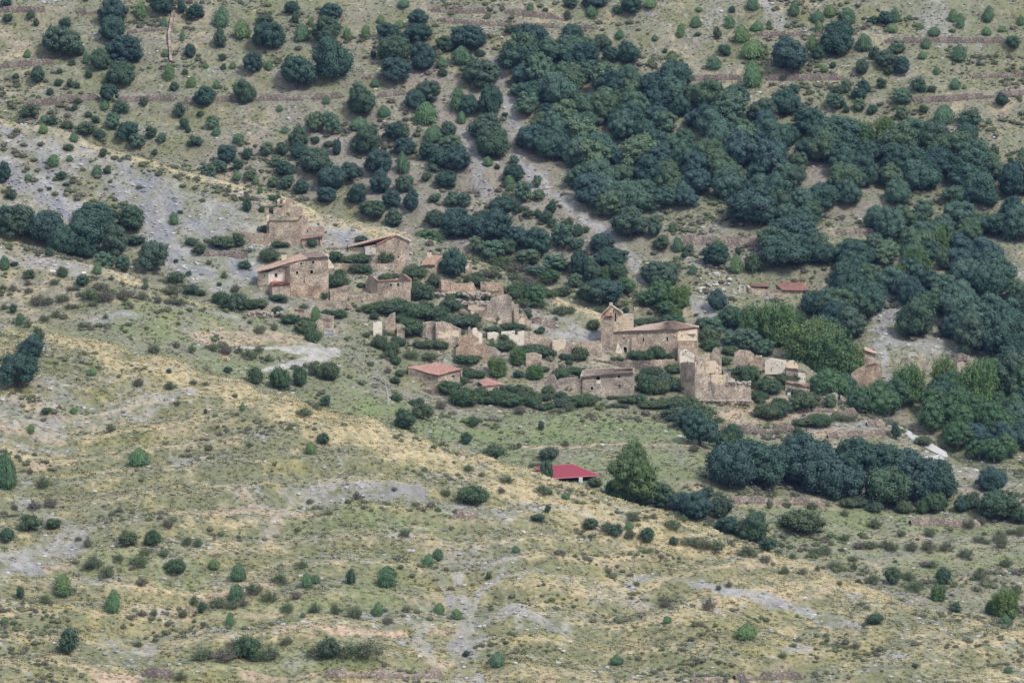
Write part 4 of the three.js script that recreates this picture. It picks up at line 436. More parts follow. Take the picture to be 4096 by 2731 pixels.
rows('Q8', `j 450 1265 190 115;d 1325 1165 105 75;j 2240 1500 75 50;d 590 660 120 90;s 450 700 180 90;s 170 660 250 100;s 185 1070 120 110;d 1880 1080 80 70;j 2230 1170 100 70;s 700 820 90 70;s 690 1400 70 60;s 60 1280 70 45;s 1180 1330 110 50;j 790 1115 40 25;s 820 820 80 50;s 570 740 100 70;s 250 930 60 50;s 320 910 60 60;s 930 800 50 50;s 1080 900 50 50;j 2085 1250 35 30;d 1600 1460 45 30;s 40 620 140 70`, NEAR, 862);
// ---------------------------------------------------------------- masonry, plaster and tile
function canvasLike(n, f, srgb = true) { const d = new Uint8Array(n * n * 4); for (let j = 0; j < n; j++) for (let i = 0; i < n; i++) { const c = f(i, j), k = (j * n + i) * 4; d[k] = clamp(c[0], 0, 255); d[k + 1] = clamp(c[1], 0, 255); d[k + 2] = clamp(c[2], 0, 255); d[k + 3] = 255; } const t = new THREE.DataTexture(d, n, n, THREE.RGBAFormat); t.wrapS = t.wrapT = THREE.RepeatWrapping; t.magFilter = THREE.LinearFilter; t.minFilter = THREE.LinearMipmapLinearFilter; t.generateMipmaps = true; if (srgb) t.colorSpace = THREE.SRGBColorSpace; t.needsUpdate = true; return t; }
function stoneMaps(seed, hues, mortar, cw, ch) {   // rubble masonry, 12 m of wall: stones of uneven size in rough courses
  const n = 1024, R = rng(seed), nx = Math.round(12 / cw), ny = Math.round(12 / ch), px = [], hue = [];
  for (let j = 0; j < ny; j++) for (let i = 0; i < nx; i++) { px.push([(i + 0.5 + (j % 2) * 0.5 + (R() - 0.5) * 0.7) / nx * n, (j + 0.5 + (R() - 0.5) * 0.6) / ny * n]); const h = hues[(R() * hues.length) | 0], k = 0.82 + R() * 0.32; hue.push(h.map(v => v * k)); }
  const edge = new Float32Array(n * n), own = new Uint16Array(n * n), ax = n / nx, ay = n / ny;
  for (let j = 0; j < n; j++) for (let i = 0; i < n; i++) { const cj = Math.floor(j / ay), ci = Math.floor(i / ax); let a = 1e9, b = 1e9, id = 0; for (let v = -1; v <= 1; v++) for (let u = -2; u <= 1; u++) { const jj = (cj + v + ny) % ny, ii = (ci + u + nx) % nx, q = jj * nx + ii; let dx = Math.abs(px[q][0] % n - i), dy = Math.abs(px[q][1] - j); dx = Math.min(dx, n - dx) / ax; dy = Math.min(dy, n - dy) / ay; const d = Math.hypot(dx, dy * 1.1); if (d < a) { b = a; a = d; id = q; } else if (d < b) b = d; } edge[j * n + i] = b - a; own[j * n + i] = id; }
  const per = (i, j, f) => { const u = i / n * f, v = j / n * f, s = 1 - Math.abs(i / n * 2 - 1), t = 1 - Math.abs(j / n * 2 - 1); return noise(u, v) * Math.min(1, s * 3 + t * 0) + noise(u * 2.1 + 9, v * 2.1) * 0.5; };
  const map = canvasLike(n, (i, j) => { const k = j * n + i, m = sstep(0.04, 0.16, edge[k]), h = hue[own[k]], g = 1 + 0.12 * noise(i / 3, j / 3) + 0.16 * per(i, j, 7); return [0, 1, 2].map(q => lerp(mortar[q], h[q], m) * g); });
  const bump = canvasLike(n, (i, j) => { const k = j * n + i, v = 60 + 140 * sstep(0.02, 0.25, edge[k]) + 25 * noise(i / 2.5, j / 2.5); return [v, v, v]; }, false);
  for (const t of [map, bump]) t.repeat.set(1 / 12, 1 / 12);
  return { map, bumpMap: bump };
}
const ST = stoneMaps(5, [[198, 180, 160], [182, 166, 152], [206, 190, 170], [172, 160, 152], [190, 175, 162], [216, 200, 180], [158, 145, 139], [194, 178, 168]], [198, 184, 168], 0.27, 0.16);
const DRY = stoneMaps(6, [[168, 154, 144], [154, 141, 135], [180, 166, 154], [140, 130, 128], [174, 158, 146], [194, 180, 166]], [118, 108, 104], 0.34, 0.2);
function stoneMat(k, r, g, b, name) { return new THREE.MeshStandardMaterial({ ...k, bumpScale: 0.09, color: lin(r, g, b), roughness: 0.95, name }); }
const plasterMap = canvasLike(512, (i, j) => { const st = sstep(0.05, 0.5, fbm(i / 60, j / 26, 4)), g = 1 + 0.06 * noise(i / 3, j / 3), d = sstep(0.3, 0.42, fbm(i / 34 + 70, j / 34 + 9, 4)); return [0, 1, 2].map(q => (lerp([246, 238, 228][q], [206, 190, 168][q], st * 0.8) * (1 - d) + [168, 150, 132][q] * d) * g); }); plasterMap.repeat.set(1 / 7, 1 / 7);
const plaster = (r, g, b, name) => new THREE.MeshStandardMaterial({ map: plasterMap, color: lin(r, g, b), roughness: 0.95, name });
const MAT = {
  tan: stoneMat(ST, 0.95, 0.91, 0.85, 'tan_rubble'), grey: stoneMat(ST, 0.86, 0.86, 0.86, 'grey_rubble'), warm: stoneMat(ST, 0.97, 0.86, 0.75, 'warm_rubble'), pale: stoneMat(ST, 1.0, 0.98, 0.94, 'pale_rubble'),
  dry: stoneMat(DRY, 0.70, 0.69, 0.67, 'dry_stone'), dryPale: stoneMat(DRY, 0.92, 0.89, 0.85, 'pale_dry_stone'),
  white: plaster(0.90, 0.86, 0.80, 'white_plaster'), pink: plaster(0.74, 0.66, 0.60, 'faded_plaster'), cream: plaster(0.80, 0.71, 0.59, 'cream_plaster'), buff: plaster(0.68, 0.60, 0.51, 'buff_plaster'),
  lintel: new THREE.MeshStandardMaterial({ color: lin(0.50, 0.45, 0.39), roughness: 0.9, name: 'dressed_stone' }), wood: new THREE.MeshStandardMaterial({ color: lin(0.34, 0.31, 0.28), roughness: 0.9, name: 'weathered_timber' }), brownWood: new THREE.MeshStandardMaterial({ color: lin(0.13, 0.105, 0.09), roughness: 0.9, name: 'brown_boards' }), darkWood: new THREE.MeshStandardMaterial({ color: lin(0.028, 0.023, 0.02), roughness: 0.9, name: 'dark_timber' }),
  metalWhite: new THREE.MeshStandardMaterial({ color: lin(0.62, 0.68, 0.74), roughness: 0.5, name: 'painted_steel' }), redSheet: new THREE.MeshStandardMaterial({ color: lin(0.34, 0.055, 0.075), roughness: 0.55, name: 'red_roof_sheet' }), redTrim: new THREE.MeshStandardMaterial({ color: lin(0.42, 0.16, 0.17), roughness: 0.6, name: 'red_flashing' }), whitePost: new THREE.MeshStandardMaterial({ color: lin(0.72, 0.71, 0.68), roughness: 0.7, name: 'white_post' }),
  tile: new THREE.MeshStandardMaterial({ vertexColors: true, roughness: 0.95, name: 'clay_tile' }),
};
const TILE = { old: [[0.50, 0.34, 0.25], [0.44, 0.33, 0.27], [0.55, 0.36, 0.25], [0.40, 0.31, 0.26], [0.55, 0.45, 0.36], [0.52, 0.28, 0.19]], grey: [[0.50, 0.41, 0.35], [0.55, 0.45, 0.38], [0.43, 0.36, 0.32], [0.60, 0.50, 0.42], [0.52, 0.37, 0.30]], red: [[0.54, 0.22, 0.15], [0.50, 0.25, 0.18], [0.58, 0.29, 0.21], [0.44, 0.24, 0.19]], faded: [[0.64, 0.38, 0.31], [0.60, 0.41, 0.34], [0.68, 0.45, 0.37], [0.55, 0.33, 0.27]], bright: [[0.66, 0.37, 0.30], [0.63, 0.40, 0.33], [0.70, 0.44, 0.36], [0.58, 0.33, 0.26], [0.60, 0.44, 0.36]] };
class Building {
  constructor(name, label, category, crop, ax, ay, from = 1100, group) {
    const p = hit(...dcoord(crop, ax, ay), from); this.p = p; this.crop = crop; this.ax = ax; this.ay = ay; this.s = mPerD(p.z) * CROPS[crop][2] / 4096; this.tan = (CAM.y - p.y) / -p.z;
    this.g = new THREE.Group(); this.g.name = numbered(name); this.g.position.copy(p); this.g.rotation.y = Math.atan2(-p.x, -p.z); tag(this.g, label, category, group); scene.add(this.g); this.R = rng(Math.round(ax * 7 + ay * 13)); LANDMARKS.push([p, name]);
  }
  L(x, y, back = 0) { return new THREE.Vector3((x - this.ax) * this.s, (this.ay - y) * this.s - back * this.tan, -back); }
  add(name, geo, mat, parent) { const m = new THREE.Mesh(geo, mat); m.name = name; m.castShadow = m.receiveShadow = true; (parent ?? this.g).add(m); return m; }
  // a wall whose foot runs from A to B ([crop x, metres back]); top = profile left to right, bot = crop y of the foot
  w(name, mat, A, B, top, bot, { holes = [], t = 0.55, jag = 0, frame = true, deep = 1.5, label } = {}) {
    const a = new THREE.Vector2((A[0] - this.ax) * this.s, -A[1]), b = new THREE.Vector2((B[0] - this.ax) * this.s, -B[1]), len = a.distanceTo(b), R = this.R;
    const uy = (x, y) => { const u = (x - A[0]) / (B[0] - A[0]); return [u * len, (this.ay - y) * this.s - lerp(A[1], B[1], u) * this.tan]; };
    const T = []; for (let i = 0; i < top.length; i++) { const q = uy(...top[i]); if (i && jag) { const o = T.length ? uy(...top[i - 1]) : q, d = Math.hypot(q[0] - o[0], q[1] - o[1]), n = Math.floor(d / 0.42); for (let k = 1; k < n; k++) T.push([lerp(o[0], q[0], k / n) + (R() - 0.5) * 0.12, lerp(o[1], q[1], k / n) + (R() - 0.5) * jag * 2]); } T.push(q); }
    const f0 = uy(A[0], bot)[1] - deep, f1 = uy(B[0], bot)[1] - deep;
    const sh = new THREE.Shape(); sh.moveTo(T[0][0], Math.min(f0, T[0][1] - 0.3)); for (const q of T) sh.lineTo(q[0], q[1]); sh.lineTo(T[T.length - 1][0], Math.min(f1, T[T.length - 1][1] - 0.3));
    const fr = [];
    for (const h of holes) {
      const [x0, y0, x1, y1, kind] = h, p0 = uy(x0, y1), p1 = uy(x1, y0), W = p1[0] - p0[0], H = p1[1] - p0[1], hp = new THREE.Path();
      if (kind === 'arch') { const r = W / 2, c = p0[0] + r; hp.moveTo(p0[0], p0[1]); hp.lineTo(p1[0], p0[1]); hp.lineTo(p1[0], p1[1] - r); hp.absarc(c, p1[1] - r, r, 0, Math.PI, false); hp.lineTo(p0[0], p0[1]); }
      else { hp.moveTo(p0[0], p0[1]); hp.lineTo(p1[0], p0[1]); hp.lineTo(p1[0], p1[1]); hp.lineTo(p0[0], p1[1]); hp.lineTo(p0[0], p0[1]); }
      sh.holes.push(hp); if (kind !== 'bare' && frame) fr.push([p0, W, H, kind]);
    }
    const M = new THREE.Matrix4().makeBasis(new THREE.Vector3((b.x - a.x) / len, 0, (b.y - a.y) / len), new THREE.Vector3(0, 1, 0), new THREE.Vector3(-(b.y - a.y) / len, 0, (b.x - a.x) / len)); M.setPosition(a.x, 0, a.y);
    const g = new THREE.ExtrudeGeometry(sh, { depth: t, bevelEnabled: false, curveSegments: 8 }); g.translate(0, 0, -t);
    const uv = g.attributes.uv, ou = R() * 12, ov = R() * 12; for (let i = 0; i < uv.count; i++) uv.setXY(i, uv.getX(i) + ou, uv.getY(i) + ov);
    g.applyMatrix4(M); const m = this.add(name, g, mat); if (label) m.userData.label = label;
    const box = (w, h, d, x, y, z) => new THREE.BoxGeometry(w, h, d).translate(x, y, z);
    for (const [p, W, H, kind] of fr) {
      const e = 0.08, parts = kind === 'arch' ? [] : [box(W + 0.36, 0.15, 0.16, p[0] + W / 2, p[1] + H + 0.075, -0.05), box(W + 0.24, 0.1, 0.2, p[0] + W / 2, p[1] - 0.05, -0.03), box(e, H - 0.004, 0.12, p[0] - e / 2 - 0.002, p[1] + H / 2, -0.035), box(e, H - 0.004, 0.12, p[0] + W + e / 2 + 0.002, p[1] + H / 2, -0.035)];
      if (kind === 'arch') { const r = W / 2; for (let k = 0; k < 9; k++) { const an = (k + 0.5) / 9 * Math.PI, q = new THREE.BoxGeometry(0.34, (r + 0.17) * Math.PI / 9 * 0.97, 0.14).rotateZ(an).translate(p[0] + r + Math.cos(an) * (r + 0.17), p[1] + H - r + Math.sin(an) * (r + 0.17), -0.04); parts.push(q); } parts.push(box(0.3, H - r, 0.14, p[0] - 0.15, p[1] + (H - r) / 2, -0.04), box(0.3, H - r, 0.14, p[0] + W + 0.15, p[1] + (H - r) / 2, -0.04)); }
      if (kind === 'bars') for (let k = 1; k < 4; k++) parts.push(box(W - 0.02, 0.07, 0.05, p[0] + W / 2, p[1] + H * k / 4, -0.2));
      const done = parts.map(q => q.applyMatrix4(M)); if (kind === 'arch') this.add('doorway', mergeGeometries(done), MAT.lintel); else { const wm = this.add('window', mergeGeometries(done.slice(2)), MAT.lintel); this.add('lintel', done[0], MAT.lintel, wm); this.add('sill', done[1], MAT.lintel, wm); if (kind === 'boards') this.add('boarding', box(W - 0.01, H - 0.01, 0.06, p[0] + W / 2, p[1] + H / 2, -0.3).applyMatrix4(M), MAT.brownWood, wm); }
    }
    return m;
  }
  // clay tile roof on four corners (eave left, eave right, ridge right, ridge left), each [crop x, crop y, metres back]
  roof(name, pal, corners, { deck = true, edge = 0.0, gone = 0, label } = {}) {
    const P = corners.map(c => this.L(...c)), R = this.R, W = Math.max(P[0].distanceTo(P[1]), P[3].distanceTo(P[2])), D = Math.max(P[0].distanceTo(P[3]), P[1].distanceTo(P[2])), nc = Math.max(3, Math.round(W / 0.26)), nr = Math.max(2, Math.round(D / 0.36)), pos = [], col = [], N = new THREE.Vector3().crossVectors(P[1].clone().sub(P[0]), P[3].clone().sub(P[0])).normalize(); if (N.y < 0) N.negate();
    const pt = (u, v, h) => { const a = P[0].clone().lerp(P[1], u), b = P[3].clone().lerp(P[2], u); return a.lerp(b, v).addScaledVector(N, h); }, prof = [[0, 0.02], [0.18, 0.02], [0.32, 0.12], [0.5, 0.17], [0.68, 0.12], [0.82, 0.02], [1, 0.02]];
    const sag = (u, v) => 0.10 * noise(u * 4 + this.ax, v * 3 + this.ay);
    for (let r = 0; r < nr; r++) for (let c = 0; c < nc; c++) {
      if (gone && noise(c / nc * 6 + this.ax, r / nr * 5) > 1 - gone) continue;
      const h = TILE[pal][(R() * TILE[pal].length) | 0], k = 0.8 + R() * 0.4, du = (R() - 0.5) * 0.12 / nc, lift = R() * 0.02;
      for (let q = 0; q < 6; q++) { const u0 = (c + prof[q][0]) / nc + du, u1 = (c + prof[q + 1][0]) / nc + du, v0 = (r - 0.06) / nr, v1 = (r + 1) / nr, s0 = sag(u0, v0), A = pt(u0, v0, prof[q][1] + 0.05 + lift + s0), B = pt(u1, v0, prof[q + 1][1] + 0.05 + lift + s0), C = pt(u1, v1, prof[q + 1][1] + sag(u0, v1)), E = pt(u0, v1, prof[q][1] + sag(u0, v1)); for (const w of [A, B, C, A, C, E]) { pos.push(w.x, w.y, w.z); col.push(h[0] * k, h[1] * k, h[2] * k); } }
    }
    if (deck) { const q = [], a = [pt(0.003, 0.004, -0.12), pt(0.997, 0.004, -0.12), pt(0.997, 0.99, -0.12), pt(0.003, 0.99, -0.12), pt(0.003, 0.004, -0.24), pt(0.997, 0.004, -0.24), pt(0.997, 0.99, -0.24), pt(0.003, 0.99, -0.24)]; for (const f of [[0, 1, 2], [0, 2, 3], [4, 6, 5], [4, 7, 6], [0, 4, 5], [0, 5, 1], [1, 5, 6], [1, 6, 2], [2, 6, 7], [2, 7, 3], [3, 7, 4], [3, 4, 0]]) for (const i of f) { pos.push(a[i].x, a[i].y, a[i].z); col.push(0.2, 0.15, 0.12); } }
    const g = new THREE.BufferGeometry(); g.setAttribute('position', new THREE.Float32BufferAttribute(pos, 3)); g.setAttribute('color', new THREE.Float32BufferAttribute(col, 3)); g.computeVertexNormals(); const m = this.add(name, g, MAT.tile); if (label) m.userData.label = label; return m;
  }
  // a row of coping tiles left on a wall head
  coping(pal, pts, w = 0.75) { for (let i = 0; i + 1 < pts.length; i++) { const [a, b] = [pts[i], pts[i + 1]]; this.roof('coping', pal, [[a[0], a[1], (a[2] ?? 0) - 0.14], [b[0], b[1], (b[2] ?? 0) - 0.14], [b[0], b[1] - 7, (b[2] ?? 0) + w], [a[0], a[1] - 7, (a[2] ?? 0) + w]], { deck: true }); } }
  // timber floor inside the walls, from crop x0 to x1 at height y, between two depths
  floor(x0, x1, y, b0, b1) { const a = this.L(x0, y, b0), c = this.L(x1, y, b0), g = new THREE.BoxGeometry(c.x - a.x, 0.16, b1 - b0); g.translate((a.x + c.x) / 2, a.y, -(b0 + b1) / 2); return this.add('floor', g, MAT.wood); }
  box(name, mat, x, y, back, w, h, d, rz = 0) { const p = this.L(x, y, back), g = new THREE.BoxGeometry(w, h, d); g.rotateZ(rz); g.translate(p.x, p.y, p.z); return this.add(name, g, mat); }
  bar(name, mat, a, b, r) { const A = this.L(...a), B = this.L(...b); return this.add(name, taper([A.toArray(), A.clone().lerp(B, 0.5).toArray(), B.toArray()], r, r * 0.85, 6), mat); }
  rubble(name, mat, x0, x1, y, back, n, size, h) { const gs = []; for (let i = 0; i < n; i++) { const p = this.L(lerp(x0, x1, this.R()), y, back + (this.R() - 0.5) * 2.4), s = size * (0.5 + this.R()); const g = lump(p.x, p.y + this.R() * h, p.z, s, s * 0.7, s * 0.9, this.R() * 90, 0, 0.5); g.deleteAttribute('uv'); gs.push(g); } const m = this.add(name, mergeGeometries(gs), mat); m.userData.kind = 'stuff'; return m; }
}
const LANDMARKS = [];
const RUBBLE = new THREE.MeshStandardMaterial({ color: lin(0.40, 0.35, 0.30), roughness: 1, name: 'fallen_stone' });
// ---------------------------------------------------------------- the village
{ // three-storey stone house with the plastered wing
  const b = new Building('stone_house', 'tall three storey stone house with white plastered wing and tiled roof', 'house', 'V1', 990, 1270, 1160);
  b.w('front_wall', MAT.tan, [765, 0], [1215, 0], [[765, 880], [975, 800], [1215, 794]], 1275, { holes: [[887, 850, 908, 877], [1024, 830, 1052, 862], [836, 953, 862, 987], [1003, 940, 1036, 985], [925, 1058, 935, 1096, 'bare'], [1070, 1083, 1080, 1098, 'bare'], [998, 908, 1006, 920, 'bare']] });
  b.w('patched_base', MAT.warm, [775, -0.12], [1190, -0.12], [[775, 1120], [900, 1125], [1060, 1120], [1190, 1135]], 1275, { t: 0.1, jag: 0.2 });
  b.w('side_wall', MAT.tan, [710, 1.9], [764, 0.01], [[710, 900], [764, 882]], 1120);
  b.w('plastered_wall', MAT.white, [515, 1.9], [709, 1.9], [[515, 962], [709, 895]], 1100, { holes: [[588, 978, 617, 1018], [680, 900, 697, 922]] });
  b.w('wing_wall', MAT.pink, [385, 3.6], [514, 1.91], [[385, 968], [514, 963]], 1105, { holes: [[463, 985, 476, 1016, 'bare']] });
  b.w('porch_wall', MAT.tan, [395, 2.9], [545, 1.5], [[395, 1108], [545, 1106]], 1225, { holes: [[470, 1110, 502, 1172, 'bare']], t: 0.4 });
  b.w('rear_wall', MAT.tan, [400, 6.6], [1222, 6.6], [[400, 925], [760, 800], [900, 755], [1222, 760]], 1200);
  b.w('side_wall', MAT.tan, [1215, 0.6], [1222, 6.5], [[1215, 792], [1219, 740], [1222, 770]], 1250);
  b.w('lean_to_wall', MAT.tan, [560, -0.8], [768, -0.5], [[560, 1126], [768, 1108]], 1245); b.w('lean_to_wall', MAT.tan, [525, 1.4], [559, -0.8], [[525, 1088], [559, 1124]], 1235);
  b.roof('lean_to_roof', 'red', [[545, 1124, -1.0], [774, 1104, -0.7], [738, 1070, 1.75], [536, 1072, 1.75]]);
  b.roof('roof', 'grey', [[972, 800, -0.35], [1215, 792, -0.35], [1112, 712, 4.2], [895, 738, 4.2]], { label: 'lichen grey tiled upper roof slope' });
  b.roof('roof', 'old', [[372, 958, 1.7], [382, 930, 6.9], [890, 741, 4.4], [976, 800, -0.35]], { label: 'long orange tiled roof slope over the wing' });
  b.roof('roof', 'grey', [[1222, 774, 6.9], [895, 738, 6.9], [895, 738, 4.3], [1112, 712, 4.3]], { deck: true });
  b.roof('roof', 'grey', [[1216, 793, -0.35], [1226, 775, 6.9], [1113, 712, 4.35], [1112, 712, 4.2]]);
  b.box('chimney', MAT.cream, 697, 800, 5.2, 1.1, 1.5, 1.0);
  b.floor(790, 1195, 910, 0.65, 6.4); b.floor(790, 1195, 1010, 0.65, 6.4); b.floor(530, 770, 960, 2.5, 6.4);
  b.w('garden_wall', MAT.pink, [1216, 2.2], [1282, 3.2], [[1216, 800], [1282, 885]], 900, { jag: 0.1, deep: 0.4 });
}
{ const b = new Building('roofless_stone_house', 'roofless stone house with one small window at the top of the village', 'house', 'V1', 710, 645, 1180);
  b.w('front_wall', MAT.tan, [520, 0], [900, 0], [[520, 358], [860, 358], [900, 300]], 645, { holes: [[696, 474, 728, 502], [703, 360, 715, 395, 'bare']] });
  b.w('gable_wall', MAT.tan, [901, 0.01], [978, 6], [[901, 302], [925, 292], [965, 310], [978, 345]], 640, { jag: 0.1 });
  b.w('gable_wall', MAT.tan, [520, 0.6], [526, 6], [[520, 355], [523, 290], [526, 330]], 600, { jag: 0.1 }); b.w('rear_wall', MAT.tan, [526, 6], [975, 6], [[526, 350], [740, 340], [975, 345]], 600, { jag: 0.25 });
  b.coping('old', [[518, 358], [862, 358]]); b.coping('old', [[862, 358], [902, 298]]); b.w('plaster_skirt', MAT.cream, [522, -0.06], [712, -0.06], [[522, 622], [600, 612], [712, 602]], 645, { t: 0.05, deep: 0.4 });
  b.w('annex_wall', MAT.tan, [980, 4.5], [1172, 4.5], [[980, 425], [1060, 432], [1172, 412]], 505, { jag: 0.12 }); }
{ const b = new Building('tiled_shed', 'small tiled lean-to shed with a dark doorway beside the roofless stone house', 'shed', 'V1', 1030, 660, 1180);
  b.w('front_wall', MAT.tan, [905, 0], [1140, 0], [[905, 575], [1140, 560]], 660, { holes: [[1100, 562.5, 1130, 655, 'bare']] }); b.w('rear_wall', MAT.tan, [925, 2.5], [1150, 2.5], [[925, 522], [1150, 516]], 640); b.w('side_wall', MAT.tan, [1141, 0.01], [1152, 2.6], [[1141, 560], [1152, 520]], 655);
  b.roof('roof', 'old', [[900, 574, -0.3], [1150, 556, -0.3], [1156, 514, 2.7], [925, 522, 2.7]]); }
{ const b = new Building('ruined_upper_house', 'roofless broken walls of the topmost ruin above the village', 'ruin', 'V1', 620, 300, 1180);
  b.w('wall_fragment', MAT.tan, [303, 0], [400, 0], [[303, 188], [345, 200], [400, 210]], 300, { jag: 0.2 }); b.w('wall_fragment', MAT.tan, [465, 0], [520, 0], [[465, 212], [520, 215]], 290, { jag: 0.2 }); b.w('wall_fragment', MAT.tan, [568, 0], [705, 0], [[568, 205], [705, 205]], 300, { jag: 0.15 }); b.w('wall_fragment', MAT.tan, [758, 0], [915, 0], [[758, 205], [820, 192], [915, 195]], 300, { jag: 0.15 });
  b.w('rear_wall', MAT.tan, [340, 6], [480, 6], [[340, 105], [400, 92], [480, 110]], 260, { jag: 0.25 }); b.w('rear_wall', MAT.tan, [560, 6], [850, 6], [[560, 130], [640, 100], [755, 98], [790, 110], [855, 175]], 260, { jag: 0.2 }); b.w('cross_wall', MAT.tan, [700, 0.6], [760, 4], [[700, 150], [730, 100], [760, 100]], 300, { jag: 0.15 }); b.w('cross_wall', MAT.tan, [640, 1], [652, 6], [[640, 130], [652, 100]], 280); }
{ const b = new Building('tiled_ruined_house', 'half collapsed gabled house with orange tiled slope and overgrown front', 'house', 'V1', 1900, 880, 1180);
  b.w('gable_wall', MAT.tan, [1800, 0], [2165, 0], [[1800, 640], [2020, 532], [2080, 545], [2165, 600]], 880, { holes: [[2035, 596, 2052, 614, 'bare'], [2125, 676, 2143, 694, 'bare'], [2030, 775, 2050, 800, 'bare']], jag: 0.1 });
  b.w('side_wall', MAT.pale, [1640, 1.6], [1799, 0.02], [[1640, 660], [1799, 640]], 870, { holes: [[1655, 820, 1690, 845, 'bare']], jag: 0.08 }); b.w('plaster_patch', MAT.white, [1650, 1.2], [1772, 0.1], [[1650, 672], [1700, 660], [1772, 682]], 755, { t: 0.1, deep: 0.1 });
  b.w('side_wall', MAT.cream, [1455, 3.2], [1639, 3.2], [[1455, 676], [1639, 668]], 760); b.w('rear_wall', MAT.tan, [1460, 7], [2170, 7], [[1460, 655], [1700, 600], [2020, 535], [2170, 600]], 800);
  b.roof('roof', 'old', [[1448, 668, 2.8], [1478, 645, 7.2], [2010, 522, 7.2], [2020, 530, -0.3]].map((c, i) => c), { gone: 0.12 }); b.roof('roof', 'red', [[1790, 640, -0.3], [1800, 636, 0.9], [2016, 528, 0.9], [2018, 532, -0.35]], { deck: false }); b.roof('roof', 'grey', [[2185, 602, -0.3], [2190, 600, 7], [2020, 524, 7], [2018, 531, -0.3]]);
  b.w('terrace_wall', MAT.pale, [1720, -3], [2000, -3], [[1720, 872], [2000, 868]], 1000, { holes: [[1920, 930, 1938, 965, 'bare']] }); b.w('terrace_wall', MAT.tan, [2001, -3], [2130, -1], [[2001, 960], [2060, 900], [2130, 880]], 1010, { jag: 0.15 }); }
{ const b = new Building('twin_window_house', 'small roofless stone house with two windows and tiles along its wall head', 'house', 'V1', 1990, 1285, 1160);
  b.w('front_wall', MAT.tan, [1796, 0], [2182, 0], [[1796, 1072], [2182, 1056]], 1285, { holes: [[1938, 1098, 1964, 1136, 'boards'], [2024, 1092, 2051, 1134, 'boards']] }); b.w('gable_wall', MAT.tan, [1652, 4.5], [1795, 0.02], [[1652, 1066], [1722, 1008], [1795, 1072]], 1230, { jag: 0.06 });
  b.w('gable_wall', MAT.tan, [2030, 4.6], [2181, 0.6], [[2030, 1046], [2092, 984], [2175, 1048]], 1200, { jag: 0.06 }); b.w('rear_wall', MAT.tan, [1655, 4.7], [2030, 4.7], [[1655, 1070], [2030, 1046]], 1200, { jag: 0.15 });
  b.coping('red', [[1794, 1072], [2186, 1056]]); b.coping('red', [[1720, 1010, 1.9], [1800, 1070, 0]], 0.5); b.coping('red', [[2092, 984, 2.4], [2184, 1052, 0.2]], 0.5); }
function wallThing(name, label, crop, ax, ay, from, pieces, group) { const b = new Building(name, label, 'wall', crop, ax, ay, from, group); for (const [mat, A, B, top, bot, o] of pieces) b.w('wall', MAT[mat], A, B, top, bot, { jag: 0.14, ...o }); return b; }
wallThing('retaining_wall', 'retaining wall left of the roofless stone house', 'V1', 320, 640, 1180, [['tan', [130, 1.5], [520, 0], [[130, 430], [170, 470], [300, 500], [520, 515]], 640]]);
wallThing('retaining_wall', 'broken retaining wall between the tall house and the twin window house', 'V1', 1500, 1290, 1160, [['tan', [1235, 0], [1460, 0], [[1235, 1165], [1330, 1150], [1460, 1120]], 1270], ['tan', [1461, -0.8], [1795, -0.8], [[1461, 1240], [1620, 1225], [1795, 1215]], 1320]]);
wallThing('retaining_wall', 'long low retaining wall below the twin window house', 'V1', 1200, 1390, 1150, [['pale', [1000, 0], [1420, 0], [[1000, 1325], [1200, 1305], [1420, 1330]], 1400], ['tan', [1421, 0], [1520, -0.6], [[1421, 1330], [1520, 1400]], 1420]]);
wallThing('garden_wall', 'overgrown garden wall right of the tall house', 'V1', 1400, 960, 1170, [['tan', [1290, 0], [1540, 0], [[1290, 870], [1400, 862], [1540, 880]], 960]]);
wallThing('dry_stone_wall', 'low dry stone wall crossing the scree left of the tall house', 'V1', 120, 800, 1180, [['dry', [0, 0], [270, 0], [[0, 740], [270, 725]], 790]]);
{ const b = new Building('ruined_hut', 'collapsed pale hut with a fallen slab roof below the tall house', 'ruin', 'V1', 500, 1500, 1140); b.w('wall', MAT.pale, [270, 1], [480, 0], [[270, 1420], [400, 1400], [480, 1430]], 1480, { jag: 0.15 }); b.w('wall', MAT.pale, [450, 2], [655, 2], [[450, 1400], [560, 1340], [655, 1450]], 1520, { jag: 0.2 }); b.w('wall', MAT.tan, [481, 0], [700, 0], [[481, 1480], [700, 1530]], 1550, { jag: 0.1 }); b.bar('beam', MAT.wood, [430, 1480, -0.3], [660, 1530, -0.3], 0.14); b.rubble('rubble', RUBBLE, 280, 680, 1480, 0.5, 60, 0.35, 1.0); }
{ const b = new Building('ruined_hut', 'small dark gabled hut ruin above the steel gate', 'ruin', 'V1', 930, 1560, 1130); b.w('gable_wall', MAT.tan, [822, 0], [930, 0], [[822, 1402], [880, 1400], [930, 1415]], 1560, { holes: [[850, 1465, 880, 1500]], jag: 0.05 }); b.w('side_wall', MAT.tan, [931, 0], [1040, 2.5], [[931, 1412], [990, 1430], [1040, 1500]], 1560, { jag: 0.15 }); b.coping('red', [[820, 1405], [935, 1412]]); }
{ const b = new Building('ruined_hut', 'rubble hut with a sagging timber lintel beside the steel gate', 'ruin', 'Q4', 2230, 720, 1120); b.w('wall', MAT.pale, [2175, 0], [2225, 0], [[2175, 655], [2200, 625], [2225, 640]], 720, { jag: 0.12 }); b.w('wall', MAT.tan, [2215, 0.7], [2300, 0.7], [[2215, 595], [2300, 612]], 710, { jag: 0.06 }); b.w('wall', MAT.tan, [2301, -0.3], [2330, -0.3], [[2301, 695], [2330, 690]], 760, { jag: 0.06 }); b.bar('lintel_beam', MAT.wood, [2205, 597, 0], [2305, 612, 0], 0.14); }
